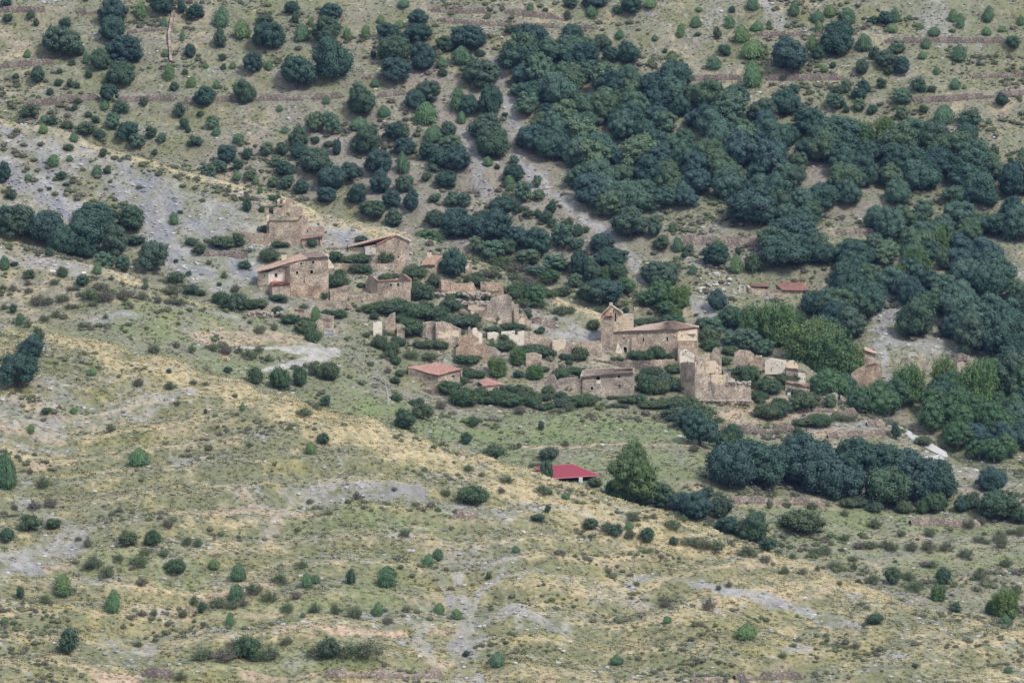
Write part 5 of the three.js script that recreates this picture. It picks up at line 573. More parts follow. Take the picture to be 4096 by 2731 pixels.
{ const b = new Building('steel_gate', 'pale blue barred steel gate at the lower end of the village', 'gate', 'Q4', 2266, 755, 1110); const x0 = 2237, x1 = 2298, y0 = 696, y1 = 752; for (const [a, c] of [[[x0, y1], [x0, y0]], [[x1, y1], [x1, y0]], [[x0, y0], [x1, y0]], [[x0, y1], [x1, y1]], [[x0, (y0 + y1) / 2], [x1, (y0 + y1) / 2]]]) b.bar('frame_rail', MAT.metalWhite, [...a, 0], [...c, 0], 0.06); for (let k = 1; k < 9; k++) b.bar('bar', MAT.metalWhite, [lerp(x0, x1, k / 9), y1, 0], [lerp(x0, x1, k / 9), y0, 0], 0.035); }
// middle ruins
{ const b = new Building('small_tiled_house', 'small square house with a pale tiled roof beside the dark oak', 'house', 'V2', 690, 290, 1180); b.w('front_wall', MAT.tan, [600, 0], [710, 0], [[600, 180], [710, 178]], 290); b.w('side_wall', MAT.tan, [711, 0], [800, 2.5], [[711, 175], [800, 110]], 290); b.w('rear_wall', MAT.tan, [560, 4], [800, 4], [[560, 120], [800, 75]], 230); b.w('side_wall', MAT.tan, [545, 3.9], [599, 0.2], [[545, 140], [599, 178]], 250); b.roof('roof', 'old', [[535, 178, -0.4], [705, 180, -0.4], [800, 62, 4.4], [620, 66, 4.4]]); b.box('chimney', MAT.pink, 640, 60, 4, 1.0, 1.3, 0.9); }
{ const b = new Building('ruined_pillar', 'broken pillar of wall with white plaster behind the dark oak', 'ruin', 'V2', 1100, 295, 1180); b.w('wall', MAT.tan, [1062, 0], [1140, 0], [[1062, 200], [1085, 165], [1140, 160]], 295, { jag: 0.12 }); b.w('plaster_patch', MAT.white, [1064, -0.06], [1100, -0.06], [[1064, 190], [1085, 160], [1100, 170]], 222, { t: 0.05, deep: 0 }); }
{ const b = new Building('ruined_ochre_wall', 'long ochre stained house wall with a broken top', 'ruin', 'V2', 980, 530, 1170); b.w('wall', MAT.warm, [780, 0], [1190, 0], [[780, 350], [850, 358], [960, 395], [1060, 390], [1150, 380], [1190, 470]], 530, { jag: 0.1 }); b.w('side_wall', MAT.tan, [745, 3.5], [779, 0.02], [[745, 345], [779, 350]], 500); b.rubble('rubble', RUBBLE, 700, 1350, 540, -1, 190, 0.32, 0.8); }
{ const b = new Building('ruined_ochre_wall', 'short two step ochre wall stub right of the long stained wall', 'ruin', 'V2', 1400, 545, 1170); b.w('wall', MAT.tan, [1240, 1.5], [1400, 1.5], [[1240, 375], [1300, 372], [1400, 385]], 480, { jag: 0.1 }); b.w('wall', MAT.warm, [1310, 0], [1512, 0], [[1310, 400], [1430, 385], [1470, 375], [1500, 400], [1512, 430]], 540, { jag: 0.12 }); }
{ const b = new Building('ruined_block', 'massive grey ruined house block with a dark right flank', 'ruin', 'V2', 1480, 840, 1160);
  b.w('wall', MAT.grey, [1315, 0], [1610, 0], [[1315, 660], [1375, 560], [1450, 545], [1560, 520], [1610, 560]], 840, { holes: [[1420, 620, 1440, 640, 'bare'], [1515, 722, 1530, 738, 'bare']], jag: 0.12 }); b.w('flank_wall', MAT.tan, [1611, 0.05], [1690, 3.5], [[1611, 585], [1650, 640], [1690, 640]], 820, { jag: 0.12 }); b.w('wall', MAT.pale, [1640, -0.6], [1692, -0.6], [[1640, 700], [1670, 630], [1692, 650]], 820, { jag: 0.1 });
  b.w('wall', MAT.buff, [1095, 1], [1320, 1], [[1095, 640], [1180, 625], [1240, 600], [1320, 610]], 700, { jag: 0.12 }); b.w('wall', MAT.tan, [1125, 0], [1314, 0], [[1125, 705], [1314, 705]], 790, { jag: 0.08 }); b.w('side_wall', MAT.tan, [1050, 2.2], [1124, 0.02], [[1050, 660], [1124, 705]], 760); b.w('plastered_wall', MAT.pink, [1312, -1.2], [1425, -1.2], [[1312, 800], [1380, 795], [1425, 830]], 915, { jag: 0.08 }); b.w('plastered_wall', MAT.cream, [1426, -1.2], [1492, -1.2], [[1426, 850], [1470, 818], [1492, 850]], 915, { jag: 0.12 }); b.w('wall', MAT.tan, [1180, -0.8], [1311, -0.8], [[1180, 850], [1250, 800], [1311, 790]], 920, { jag: 0.12 });
  b.w('wall', MAT.tan, [1690, 0.4], [1860, 0.4], [[1690, 760], [1740, 720], [1790, 790], [1860, 900]], 940, { jag: 0.15 }); b.w('plastered_wall', MAT.cream, [1672, -0.4], [1760, -0.4], [[1672, 840], [1720, 800], [1760, 800]], 880, { jag: 0.1, deep: 0.6 }); b.rubble('rubble', RUBBLE, 1010, 1420, 640, 2, 110, 0.34, 0.7); }
{ const b = new Building('ruined_plaster_house', 'ruined house with a peaked broken wall and cream plaster panel', 'ruin', 'V2', 800, 1110, 1150); b.w('wall', MAT.pale, [370, 2.6], [600, 0.8], [[370, 1040], [470, 980], [560, 900], [600, 850]], 1090, { jag: 0.12 }); b.w('wall', MAT.grey, [560, 1], [735, 1], [[560, 850], [680, 838], [735, 850]], 1060, { holes: [[640, 940, 655, 965, 'bare']], jag: 0.08 }); b.w('wall', MAT.pale, [715, 0], [1012, 0], [[715, 850], [800, 835], [860, 860], [950, 900], [1012, 930]], 1040, { jag: 0.1 }); b.w('plastered_wall', MAT.cream, [735, -0.08], [990, -0.08], [[735, 958], [830, 962], [900, 945], [990, 940]], 1030, { t: 0.07, jag: 0.06, deep: 0.1 }); b.w('wall', MAT.pale, [740, -0.7], [975, -0.7], [[740, 1060], [830, 1030], [900, 1000], [975, 1020]], 1115, { jag: 0.12 }); }
{ const b = new Building('ruined_gate_stub', 'leaning broken stone arch stub left of the plaster panel ruin', 'ruin', 'V2', 320, 1060, 1140); b.w('wall', MAT.tan, [258, 0], [350, 0], [[258, 880], [300, 868], [350, 890]], 1060, { jag: 0.15 }); b.w('wall', MAT.tan, [120, 0.5], [240, 0.5], [[120, 830], [170, 760], [240, 730]], 860, { jag: 0.15 }); b.w('plastered_wall', MAT.white, [-20, 0], [85, 0], [[-20, 850], [60, 840], [85, 850]], 960, { jag: 0.1 }); b.bar('beam', MAT.wood, [-210, 812, 0], [-20, 850, -0.5], 0.1); b.bar('beam', MAT.wood, [-180, 840, 0.4], [20, 842, 0], 0.1); }
{ const b = new Building('ruined_chimney_house', 'tan ruined house stub with a lone chimney post and white plaster spur', 'ruin', 'V2', 1150, 1285, 1140); b.w('wall', MAT.warm, [985, 0], [1222, 0], [[985, 1050], [1010, 1008], [1100, 1000], [1160, 995], [1222, 1040]], 1180, { jag: 0.1 }); b.w('wall', MAT.warm, [950, -0.7], [1330, -0.7], [[950, 1150], [1000, 1110], [1220, 1105], [1270, 1095], [1330, 1130]], 1285, { holes: [[955, 1245, 978, 1262, 'bare']], jag: 0.1 }); b.w('wall', MAT.grey, [1331, -0.7], [1480, -0.7], [[1331, 1135], [1420, 1150], [1480, 1200]], 1270, { jag: 0.12 }); b.w('chimney', MAT.tan, [1098, 0.2], [1132, 0.2], [[1098, 910], [1118, 900], [1132, 990]], 1040); b.w('plastered_wall', MAT.white, [1148, 1], [1262, 1], [[1148, 920], [1190, 910], [1220, 970], [1262, 985]], 1050, { jag: 0.12 }); }
{ const b = new Building('white_wall_ruin', 'long white plastered ruin wall pierced by two window gaps', 'ruin', 'V2', 1540, 1085, 1150); b.w('plastered_wall', MAT.white, [1322, 0], [1756, 0], [[1322, 975], [1400, 962], [1452, 975], [1453, 1010], [1484, 1010], [1485, 960], [1560, 955], [1645, 952], [1646, 1000], [1678, 1000], [1679, 960], [1756, 950]], 1085, { jag: 0.05 }); b.w('wall', MAT.pale, [1757, 0], [1960, 0.8], [[1757, 955], [1850, 960], [1960, 1025]], 1100, { jag: 0.1 }); b.w('wall', MAT.tan, [1961, 0.8], [2090, 0.8], [[1961, 1030], [2090, 1040]], 1160, { jag: 0.08 }); b.w('rear_wall', MAT.tan, [1330, 3.5], [1760, 3.5], [[1330, 1000], [1760, 985]], 1050, { jag: 0.2 }); }
{ const b = new Building('ruined_corner', 'cream plastered ruin corner left of the church terrace', 'ruin', 'V3', 440, 970, 1150); b.w('plastered_wall', MAT.cream, [322, 0], [480, 0], [[322, 775], [400, 762], [480, 760]], 860, { jag: 0.08, deep: 0.6 }); b.w('wall', MAT.tan, [375, -0.3], [538, -0.3], [[375, 900], [480, 850], [500, 780], [538, 800]], 970, { jag: 0.12 }); }
{ const b = new Building('ruined_stub', 'square rubble ruin stub behind the light poplar suckers', 'ruin', 'V2', 1880, 1395, 1140); b.w('wall', MAT.tan, [1775, 0], [1962, 0], [[1775, 1215], [1870, 1205], [1962, 1235]], 1400, { jag: 0.1 }); b.w('wall', MAT.pale, [1950, -0.6], [2150, -0.6], [[1950, 1300], [2030, 1320], [2150, 1350]], 1440, { jag: 0.1 }); b.w('wall', MAT.tan, [2010, -1.6], [2130, -1.6], [[2010, 1510], [2070, 1430], [2130, 1520]], 1570, { jag: 0.08 }); }
// church
{ const b = new Building('church', 'stone church with a square bell tower, arched door and long tiled roof', 'church', 'V3', 1180, 960, 1180);
  b.w('tower_wall', MAT.tan, [897, 0], [1040, 0], [[897, 482], [1040, 482]], 985, { holes: [[943, 588, 953, 602, 'bare'], [1003, 588, 1014, 602, 'bare']] });
  b.w('tower_gable', MAT.warm, [900, 0.25], [1036, 0.25], [[900, 478], [1010, 355], [1036, 378]], 490, { holes: [[1000, 440, 1014, 462, 'arch']], frame: false, deep: 0 });
  b.w('tower_gable', MAT.buff, [1041, 0.6], [1140, 0.6], [[1041, 375], [1140, 440]], 660, { holes: [[1052, 442, 1072, 545, 'arch']], frame: false, deep: 0 });
  b.w('belfry_wall', MAT.buff, [1141, 1.4], [1270, 1.4], [[1141, 452], [1270, 450]], 650, { deep: 0.2 }); b.w('belfry_wall', MAT.buff, [1271, 1.4], [1276, 5], [[1271, 450], [1276, 460]], 640, { deep: 0 }); b.w('tower_rear_wall', MAT.tan, [897, 5], [1276, 5], [[897, 470], [1010, 380], [1140, 470], [1276, 470]], 800, {}); b.w('tower_side_wall', MAT.tan, [893, 5], [897, 0.55], [[893, 480], [897, 484]], 900, {});
  b.roof('tower_roof', 'old', [[895, 480, -0.25], [897, 470, 5.2], [1012, 350, 5], [1012, 352, -0.2]]); b.roof('tower_roof', 'grey', [[1145, 448, 0.2], [1148, 440, 5.2], [1014, 350, 5], [1014, 352, 0.2]]); b.roof('tower_string_course', 'red', [[935, 488, -0.4], [1030, 486, -0.4], [1026, 470, 0.3], [940, 474, 0.3]]); b.box('finial', MAT.lintel, 1010, 342, 1.2, 0.8, 0.8, 0.8);
  b.w('nave_wall', MAT.tan, [1041, 0.9], [1787, 0.9], [[1041, 664], [1787, 642]], 960, { holes: [[1153, 842, 1198, 945, 'arch'], [1663, 722, 1682, 768], [1384, 738, 1400, 780, 'bare'], [1748, 718, 1760, 730, 'bare'], [1150, 738, 1180, 750, 'bare']] }); b.w('door_plaster', MAT.white, [1055, 0.84], [1140, 0.84], [[1055, 940], [1090, 790], [1120, 850], [1140, 870]], 945, { t: 0.05, deep: 0.2 }); b.w('porch_plaster', MAT.pink, [1205, 0.84], [1250, 0.84], [[1205, 760], [1250, 750]], 950, { t: 0.05, deep: 0.2 }); b.w('buttress', MAT.tan, [1252, 0.1], [1308, 0.1], [[1252, 732], [1308, 726]], 930);
  b.w('chancel_wall', MAT.warm, [1788, 0.9], [2026, 2.6], [[1788, 642], [2026, 618]], 960, { jag: 0 }); b.w('chancel_plaster', MAT.cream, [1792, 0.8], [2022, 2.45], [[1792, 645], [2022, 625]], 765, { t: 0.07, jag: 0.03, deep: 0.1 }); b.w('rear_wall', MAT.tan, [1060, 9.5], [2040, 9.5], [[1060, 620], [2040, 600]], 850); b.w('end_wall', MAT.tan, [2027, 2.6], [2041, 9.4], [[2027, 618], [2041, 600]], 900);
  b.roof('nave_roof', 'grey', [[1036, 664, 0.5], [1790, 642, 0.5], [1715, 540, 5.2], [1400, 592, 5.2]]); b.roof('nave_roof', 'grey', [[1036, 664, 0.5], [1400, 592, 5.2], [1390, 600, 9.6], [1045, 628, 9.6]], { deck: true }); b.roof('chancel_roof', 'old', [[1789, 642, 0.5], [2042, 612, 2.4], [1716, 540, 5.3], [1714, 540, 5.2]]); b.roof('chancel_roof', 'grey', [[2042, 612, 2.4], [2050, 600, 9.8], [1718, 541, 5.4], [1716, 540, 5.3]]); b.roof('nave_roof', 'grey', [[2050, 600, 9.8], [1392, 600, 9.8], [1400, 590, 5.3], [1716, 540, 5.3]]);
  b.w('low_wall', MAT.tan, [1800, -0.4], [1990, 1.2], [[1800, 800], [1900, 850], [1990, 790]], 960, { jag: 0.12 }); b.box('door_leaf', MAT.cream, 1148, 900, 1.0, 0.5, 1.9, 0.08);
  b.floor(1060, 2010, 690, 1.6, 9.2); }
wallThing('church_terrace_wall', 'dark terrace wall left of the church tower', 'V3', 720, 920, 1180, [['tan', [535, 0], [905, 0], [[535, 795], [700, 780], [905, 775]], 915]]);
wallThing('church_terrace_wall', 'long terrace wall supporting the church forecourt', 'V3', 1180, 1090, 1160, [['dry', [560, 0.5], [1180, 0], [[560, 1005], [800, 1000], [1180, 1020]], 1100], ['dry', [1181, 0], [1500, 0], [[1181, 1015], [1500, 1000]], 1110], ['tan', [1501, 0], [1760, 0.5], [[1501, 998], [1760, 985]], 1120]]);
wallThing('rubble_wall', 'low rubble terrace wall on the stony slope above the white wall ruin', 'V2', 1980, 870, 1180, [['dryPale', [1830, 0], [2120, 0], [[1830, 800], [1960, 785], [2120, 820]], 870]]);
wallThing('rubble_wall', 'rubble terrace remains on the stony slope left of the church tower', 'V3', 220, 600, 1180, [['dryPale', [80, 0], [360, 0], [[80, 555], [200, 520], [300, 530], [360, 570]], 590]]);
wallThing('broken_wall', 'ruined walls above the church on the bare slope', 'V3', 1370, 430, 1200, [['tan', [1280, 0], [1470, 0], [[1280, 385], [1380, 375], [1470, 390]], 440]]);
{ const b = new Building('long_tiled_house', 'grey stone house with a pinkish tiled roof and barred window below the church', 'house', 'V3', 960, 1440, 1140);
  b.w('front_wall', MAT.grey, [676, 0], [1280, 0], [[676, 1192], [1280, 1145]], 1440, { holes: [[836, 1184, 881, 1230], [1090, 1164, 1120, 1206], [1094, 1283, 1127, 1330, 'bars'], [772, 1313, 802, 1347], [652.5, 1e9, 0, 0, 'bare']].filter(h => h[1] < 1e8).concat([[1108, 1444, 1130, 1460, 'bare'], [990, 1222, 1000, 1234, 'bare'], [1176, 1222, 1188, 1232, 'bare']]) }); b.w('window_apron', MAT.white, [835, -0.06], [888, -0.06], [[835, 1236], [888, 1236]], 1275, { t: 0.05, deep: 0 }); b.w('bare_patch', MAT.cream, [690, -0.06], [830, -0.06], [[690, 1400], [760, 1380], [830, 1390]], 1430, { t: 0.05, jag: 0.08, deep: 0.1 });
  b.w('side_wall', MAT.tan, [1281, 0.01], [1288, 6], [[1281, 1145], [1288, 1090]], 1420); b.w('rear_wall', MAT.grey, [700, 6], [1288, 6], [[700, 1110], [1288, 1085]], 1380); b.w('side_wall', MAT.grey, [676, 0.6], [700, 6], [[676, 1192], [700, 1112]], 1380);
  b.floor(690, 1270, 1255, 0.65, 5.9); b.floor(690, 1270, 1172, 0.65, 5.9);
  b.roof('roof', 'grey', [[672, 1194, -0.4], [1276, 1146, -0.4], [1272, 1080, 6.2], [702, 1106, 6.2]]);
  b.w('yard_wall', MAT.grey, [395, 0.4], [675, 0.4], [[395, 1222], [470, 1210], [540, 1205], [620, 1200], [622, 1225], [675, 1205]], 1430, { holes: [[652, 1312, 674, 1348, 'bare'], [370, 1e9, 0, 0, 'bare']].filter(h => h[1] < 1e8), jag: 0.06 }); b.w('yard_wall', MAT.grey, [248, 0.9], [394, 0.4], [[248, 1235], [290, 1170], [330, 1165], [365, 1235], [394, 1240]], 1410, { holes: [[368, 1330, 392, 1362, 'bare']], jag: 0.06 }); }
// the cliff-like ruin right of the church
{ const b = new Building('plastered_ruin', 'tall collapsed house with cream plaster rooms open to the air and a fallen beam', 'ruin', 'V4', 660, 1530, 1140);
  b.w('side_wall', MAT.tan, [352, 4], [526, 0.02], [[352, 1085], [450, 1075], [526, 1085]], 1440, { jag: 0.1 }); b.w('front_wall', MAT.pale, [527, 0], [720, 0], [[527, 1220], [640, 1205], [690, 1215], [720, 1290]], 1535, { holes: [[600, 1388, 628, 1402, 'bare']], jag: 0.1 }); b.w('front_wall', MAT.pale, [721, 0], [1190, 0], [[721, 1310], [780, 1345], [900, 1352], [1165, 1345], [1190, 1400]], 1500, { holes: [[795, 1355, 818, 1372, 'bare']], jag: 0.07 });
  b.w('inner_wall', MAT.cream, [540, 1.4], [640, 1.4], [[540, 1110], [585, 1095], [600, 1060], [640, 1170]], 1220, { jag: 0.1, deep: 0.4 }); b.w('inner_wall', MAT.cream, [650, 3], [840, 3], [[650, 1070], [770, 1065], [800, 1110], [840, 1150]], 1180, { jag: 0.1, deep: 0.6 }); b.w('inner_wall', MAT.cream, [720, 1.2], [860, 1.2], [[720, 1230], [790, 1215], [860, 1240]], 1340, { jag: 0.08, deep: 0.5 }); b.w('inner_wall', MAT.buff, [861, 1.2], [1000, 1.2], [[861, 1235], [915, 1205], [925, 1250], [1000, 1290]], 1350, { jag: 0.12, deep: 0.5 }); b.w('inner_wall', MAT.white, [345, 4.5], [520, 4.5], [[345, 965], [400, 925], [440, 935], [500, 970], [520, 1000]], 1045, { holes: [[378, 955, 395, 1005, 'bare']], jag: 0.06 }); b.w('gable_fragment', MAT.tan, [692, 5], [842, 5], [[692, 1020], [740, 930], [785, 898], [815, 930], [842, 1040]], 1080, { jag: 0.08 }); b.w('inner_wall', MAT.pale, [521, 4.5], [700, 4.5], [[521, 1000], [600, 990], [700, 970]], 1050, { jag: 0.15 });
  b.bar('fallen_beam', MAT.wood, [712, 1292, -0.2], [880, 1525, -1.6], 0.13); b.bar('post', MAT.wood, [935, 1300, 0.6], [938, 1190, 0.6], 0.13); b.bar('beam', MAT.wood, [430, 940, 4], [610, 1000, 3.6], 0.1); b.bar('post', MAT.wood, [600, 1140, 1.2], [628, 1060, 1.2], 0.1); b.rubble('rubble', RUBBLE, 900, 1180, 1345, 0.8, 70, 0.34, 0.7); b.rubble('rubble', RUBBLE, 540, 1200, 1540, -1.4, 120, 0.28, 0.2); b.bar('roof_timber', MAT.wood, [350, 1145, 3.2], [350, 1090, 3.2], 0.1); b.bar('roof_timber', MAT.wood, [470, 1190, 1.2], [472, 1110, 1.2], 0.1); b.w('floor_edge', MAT.grey, [440, 1.5], [560, 0.8], [[440, 1092], [560, 1080]], 1110, { t: 0.3, deep: 0 }); }
{ const b = new Building('stone_ruin', 'two stepped stone ruin with a jagged top behind green brambles', 'ruin', 'V4', 1170, 1240, 1150); b.w('wall', MAT.tan, [992, 0.5], [1225, 0.5], [[992, 970], [1050, 935], [1130, 940], [1180, 950], [1225, 1000]], 1140, { jag: 0.12 }); b.w('wall', MAT.warm, [1170, 0], [1312, 0], [[1170, 1075], [1235, 1040], [1240, 1000], [1312, 1015]], 1250, { holes: [[1222, 1108, 1240, 1122, 'bare']], jag: 0.08 }); b.w('side_wall', MAT.tan, [1313, 0.02], [1318, 4], [[1313, 1015], [1318, 1000]], 1200, { jag: 0.08 }); b.bar('post', MAT.wood, [1240, 1275, -0.6], [1228, 1235, -0.6], 0.07); b.bar('post', MAT.wood, [1303, 1275, -0.6], [1300, 1210, -0.6], 0.07); b.bar('post', MAT.wood, [1332, 1265, -0.6], [1328, 1200, -0.6], 0.08); }
{ const b = new Building('whitewashed_ruin', 'whitewashed ruin with a low slab roof above the little annex', 'ruin', 'V4', 1700, 1340, 1150); b.w('wall', MAT.white, [1350, 2], [1590, 1], [[1350, 1070], [1420, 1035], [1500, 1050], [1590, 1070]], 1150, { jag: 0.1 }); b.w('wall', MAT.cream, [1591, 1], [1742, 1], [[1591, 1100], [1640, 1062], [1690, 1060], [1742, 1120]], 1180, { jag: 0.15 }); b.w('wall', MAT.grey, [1600, 0], [1742, 0], [[1600, 1160], [1742, 1180]], 1260, { jag: 0.05 }); b.w('wall', MAT.white, [1743, 0], [1828, 0], [[1743, 1180], [1828, 1190]], 1345, { jag: 0.03 }); b.coping('grey', [[1590, 1155, 0], [1836, 1190, 0]], 1.2); }
{ const b = new Building('ruined_annex', 'small low annex with a sloping slab of tiles beneath the whitewashed ruin', 'ruin', 'V4', 1740, 1445, 1140); b.w('wall', MAT.grey, [1590, 0], [1880, 0], [[1590, 1320], [1700, 1350], [1880, 1375]], 1445, { jag: 0.05 }); b.roof('roof', 'old', [[1585, 1318, -0.2], [1885, 1376, -0.2], [1870, 1345, 1.6], [1610, 1300, 1.6]]); }
{ const b = new Building('broken_wall', 'pale broken wall corner beside the terrace end', 'wall', 'V6', 330, 1275, 1140); b.w('wall', MAT.pale, [210, 1], [330, 0], [[210, 1145], [270, 1130], [330, 1120]], 1275, { jag: 0.08 }); b.w('wall', MAT.pale, [331, 0], [442, 0], [[331, 1110], [390, 1090], [442, 1100]], 1275, { jag: 0.08 }); }
{ const b = new Building('byre', 'long low byre with a red tiled roof partly fallen in', 'barn', 'V4', 1500, 300, 1180); b.w('front_wall', MAT.tan, [1170, 0], [1800, 0], [[1170, 215], [1560, 238], [1800, 245]], 300); b.w('side_wall', MAT.tan, [1128, 3.5], [1169, 0.02], [[1128, 170], [1169, 215]], 290, { jag: 0.06 }); b.w('rear_wall', MAT.tan, [1135, 6], [1850, 6], [[1135, 130], [1400, 115], [1850, 110]], 230); b.w('side_wall', MAT.tan, [1801, 0.02], [1855, 5.8], [[1801, 243], [1855, 120]], 290); b.roof('roof', 'faded', [[1185, 197, 1.6], [1405, 192, 1.6], [1385, 122, 6.2], [1145, 130, 6.2]]); b.roof('roof', 'faded', [[1560, 240, -0.4], [1870, 236, -0.4], [1775, 104, 6.4], [1420, 112, 6.4]]); }
{ const b = new Building('door_frame', 'white metal door frame standing left of the byre', 'frame', 'V4', 1085, 285, 1180); const q = [[1058, 278], [1048, 190], [1108, 180], [1120, 270]]; for (let i = 0; i < 3; i++) b.bar('frame_rail', MAT.whitePost, [...q[i], 0], [...q[i + 1], 0], 0.07); }
{ const b = new Building('gabled_stone_house', 'narrow gabled stone house with tiled verge beside the grey gully', 'house', 'V6', 790, 770, 1160); b.w('gable_wall', MAT.tan, [600, 0], [885, 0], [[600, 665], [700, 620], [755, 585], [885, 625]], 770, { holes: [[712, 658, 735, 688, 'bare']] }); b.w('rear_wall', MAT.tan, [600, 6], [890, 6], [[600, 640], [755, 565], [890, 610]], 720); b.w('side_wall', MAT.tan, [886, 0.02], [892, 5.9], [[886, 625], [892, 605]], 760); b.roof('roof', 'old', [[575, 668, -0.4], [585, 650, 6.2], [745, 556, 6.2], [757, 583, -0.4]]); b.roof('roof', 'old', [[898, 632, -0.4], [900, 610, 6.2], [747, 556, 6.2], [757, 583, -0.4]]); }
{ const b = new Building('roofless_barn', 'broad brown roofless barn wall below the narrow gabled house', 'ruin', 'V6', 770, 1060, 1150); b.w('wall', MAT.warm, [600, 0], [965, 0], [[600, 870], [680, 800], [760, 770], [880, 740], [950, 735], [965, 800]], 1060, { holes: [[763, 778, 774, 850, 'bare']], jag: 0.06 }); b.coping('red', [[770, 772], [895, 740]]); b.w('wall', MAT.tan, [545, -0.6], [700, -0.6], [[545, 960], [600, 900], [700, 900]], 1080, { jag: 0.1 }); }
{ const b = new Building('broken_wall', 'crumbling pale walls standing behind the right hand poplars', 'wall', 'V6', 1900, 940, 1160); b.w('wall', MAT.buff, [1845, 0], [1960, 0], [[1845, 740], [1900, 725], [1960, 740]], 940, { jag: 0.12 }); b.w('wall', MAT.tan, [1960, 1], [2000, 1], [[1960, 670], [1985, 660], [2000, 735]], 760, { jag: 0.05 }); b.w('wall', MAT.dry, [1800, 2], [1990, 2], [[1800, 630], [1900, 620], [1990, 650]], 720, { jag: 0.1 }); b.w('wall', MAT.buff, [2190, 0], [2330, 0], [[2190, 740], [2260, 720], [2330, 740]], 860, { jag: 0.12 }); b.w('wall', MAT.pale, [1420, 0.5], [1480, 0.5], [[1420, 690], [1480, 690]], 760, { jag: 0.1 }); b.w('wall', MAT.pale, [1180, 0.5], [1300, 0.5], [[1180, 690], [1230, 675], [1300, 690]], 760, { jag: 0.12 }); b.w('wall', MAT.buff, [1600, 0.4], [1680, 0.4], [[1600, 730], [1680, 740]], 870, { jag: 0.12 }); }
// barns with salmon roofs
{ const b = new Building('salmon_roofed_barn', 'stone barn with a broad salmon tiled roof and dark gable side', 'barn', 'V5', 600, 520, 1120); b.w('gable_wall', MAT.tan, [390, 4.5], [745, 0], [[390, 268], [745, 362]], 540, { holes: [[490, 468, 570, 498], [628, 365, 640, 400, 'bare']] }); b.w('front_wall', MAT.tan, [746, 0.02], [1000, 3.6], [[746, 365], [1000, 320]], 470, { holes: [[905, 350, 940, 380, 'bare']] }); b.w('rear_wall', MAT.tan, [392, 5], [760, 10], [[392, 268], [760, 215]], 420); b.w('side_wall', MAT.tan, [761, 10], [1010, 5.5], [[761, 220], [1010, 300]], 420); b.roof('roof', 'bright', [[745, 362, -0.4], [1036, 284, 4.2], [772, 202, 10.4], [386, 260, 4.6]]); b.bar('brace', MAT.wood, [925, 400, 2.4], [985, 335, 3.0], 0.08); b.bar('post', MAT.wood, [940, 395, 2.4], [940, 345, 2.4], 0.08); b.w('yard_wall', MAT.dry, [260, 1.5], [690, -2], [[260, 515], [450, 520], [690, 520]], 610, { jag: 0.08 }); }
{ const b = new Building('salmon_roofed_shed', 'little shed with a salmon tiled roof buried in brambles', 'shed', 'V5', 1285, 560, 1120); b.w('wall', MAT.tan, [1258, 0.3], [1300, -0.1], [[1258, 455], [1300, 488]], 590); b.w('wall', MAT.tan, [1301, -0.1], [1500, 2.2], [[1301, 490], [1500, 468]], 560); b.w('rear_wall', MAT.tan, [1215, 3], [1300, 5], [[1215, 430], [1300, 395]], 520); b.roof('roof', 'bright', [[1290, 490, -0.4], [1525, 466, 2.4], [1310, 388, 5.6], [1205, 425, 2.6]]); }
{ const b = new Building('salmon_roofed_shed', 'scrap of salmon tiled roof between the two salmon roofed buildings', 'shed', 'V5', 1100, 440, 1120); b.w('wall', MAT.tan, [1060, 0], [1150, 0], [[1060, 415], [1150, 430]], 470); b.roof('roof', 'bright', [[1055, 412, -0.3], [1158, 432, -0.3], [1130, 405, 2], [1050, 394, 2]]); }
// shelter with the red metal roof
{ const b = new Building('red_roofed_shelter', 'open shelter with a red sheet metal roof beside the pine', 'shelter', 'V7', 800, 830, 1060);
  const P = [[640, 776, -0.4], [1184, 738, 1.6], [842, 602, 9.5], [392, 640, 7.6]].map(c => b.L(...c)); const pos = [], q = (u, v, h) => { const a = P[0].clone().lerp(P[1], u).lerp(P[3].clone().lerp(P[2], u), v); a.y += h; return a; };
  const n = 56; for (let i = 0; i < n; i++) { const h0 = i % 2 ? 0.12 : 0, h1 = (i + 1) % 2 ? 0.12 : 0, A = q(i / n, 0, h0), B = q((i + 1) / n, 0, h1), C = q((i + 1) / n, 1, h1), D = q(i / n, 1, h0); for (const w of [A, B, C, A, C, D]) pos.push(w.x, w.y, w.z); for (const w of [A, C, B, A, D, C]) pos.push(w.x, w.y - 0.14, w.z); }
  const g = new THREE.BufferGeometry(); g.setAttribute('position', new THREE.Float32BufferAttribute(pos, 3)); g.computeVertexNormals(); b.add('roof', g, MAT.redSheet);
  for (const [i, j] of [[0, 1], [1, 2], [2, 3], [3, 0]]) b.add('roof_edge', taper([P[i].toArray(), P[i].clone().lerp(P[j], 0.5).toArray(), P[j].toArray()], 0.12, 0.12, 5), MAT.redTrim);
  b.w('rear_wall', MAT.tan, [430, 7], [840, 9], [[430, 660], [840, 640]], 780); b.w('side_wall', MAT.tan, [845, 9], [1140, 2.2], [[845, 640], [1140, 742]], 830);
  b.box('post', MAT.whitePost, 950, 812, 0.7, 0.8, 1.9, 0.5); b.box('post', MAT.whitePost, 1140, 790, 1.6, 0.4, 1.8, 0.4); b.box('post', MAT.whitePost, 660, 830, 0.2, 0.4, 2.4, 0.4); }
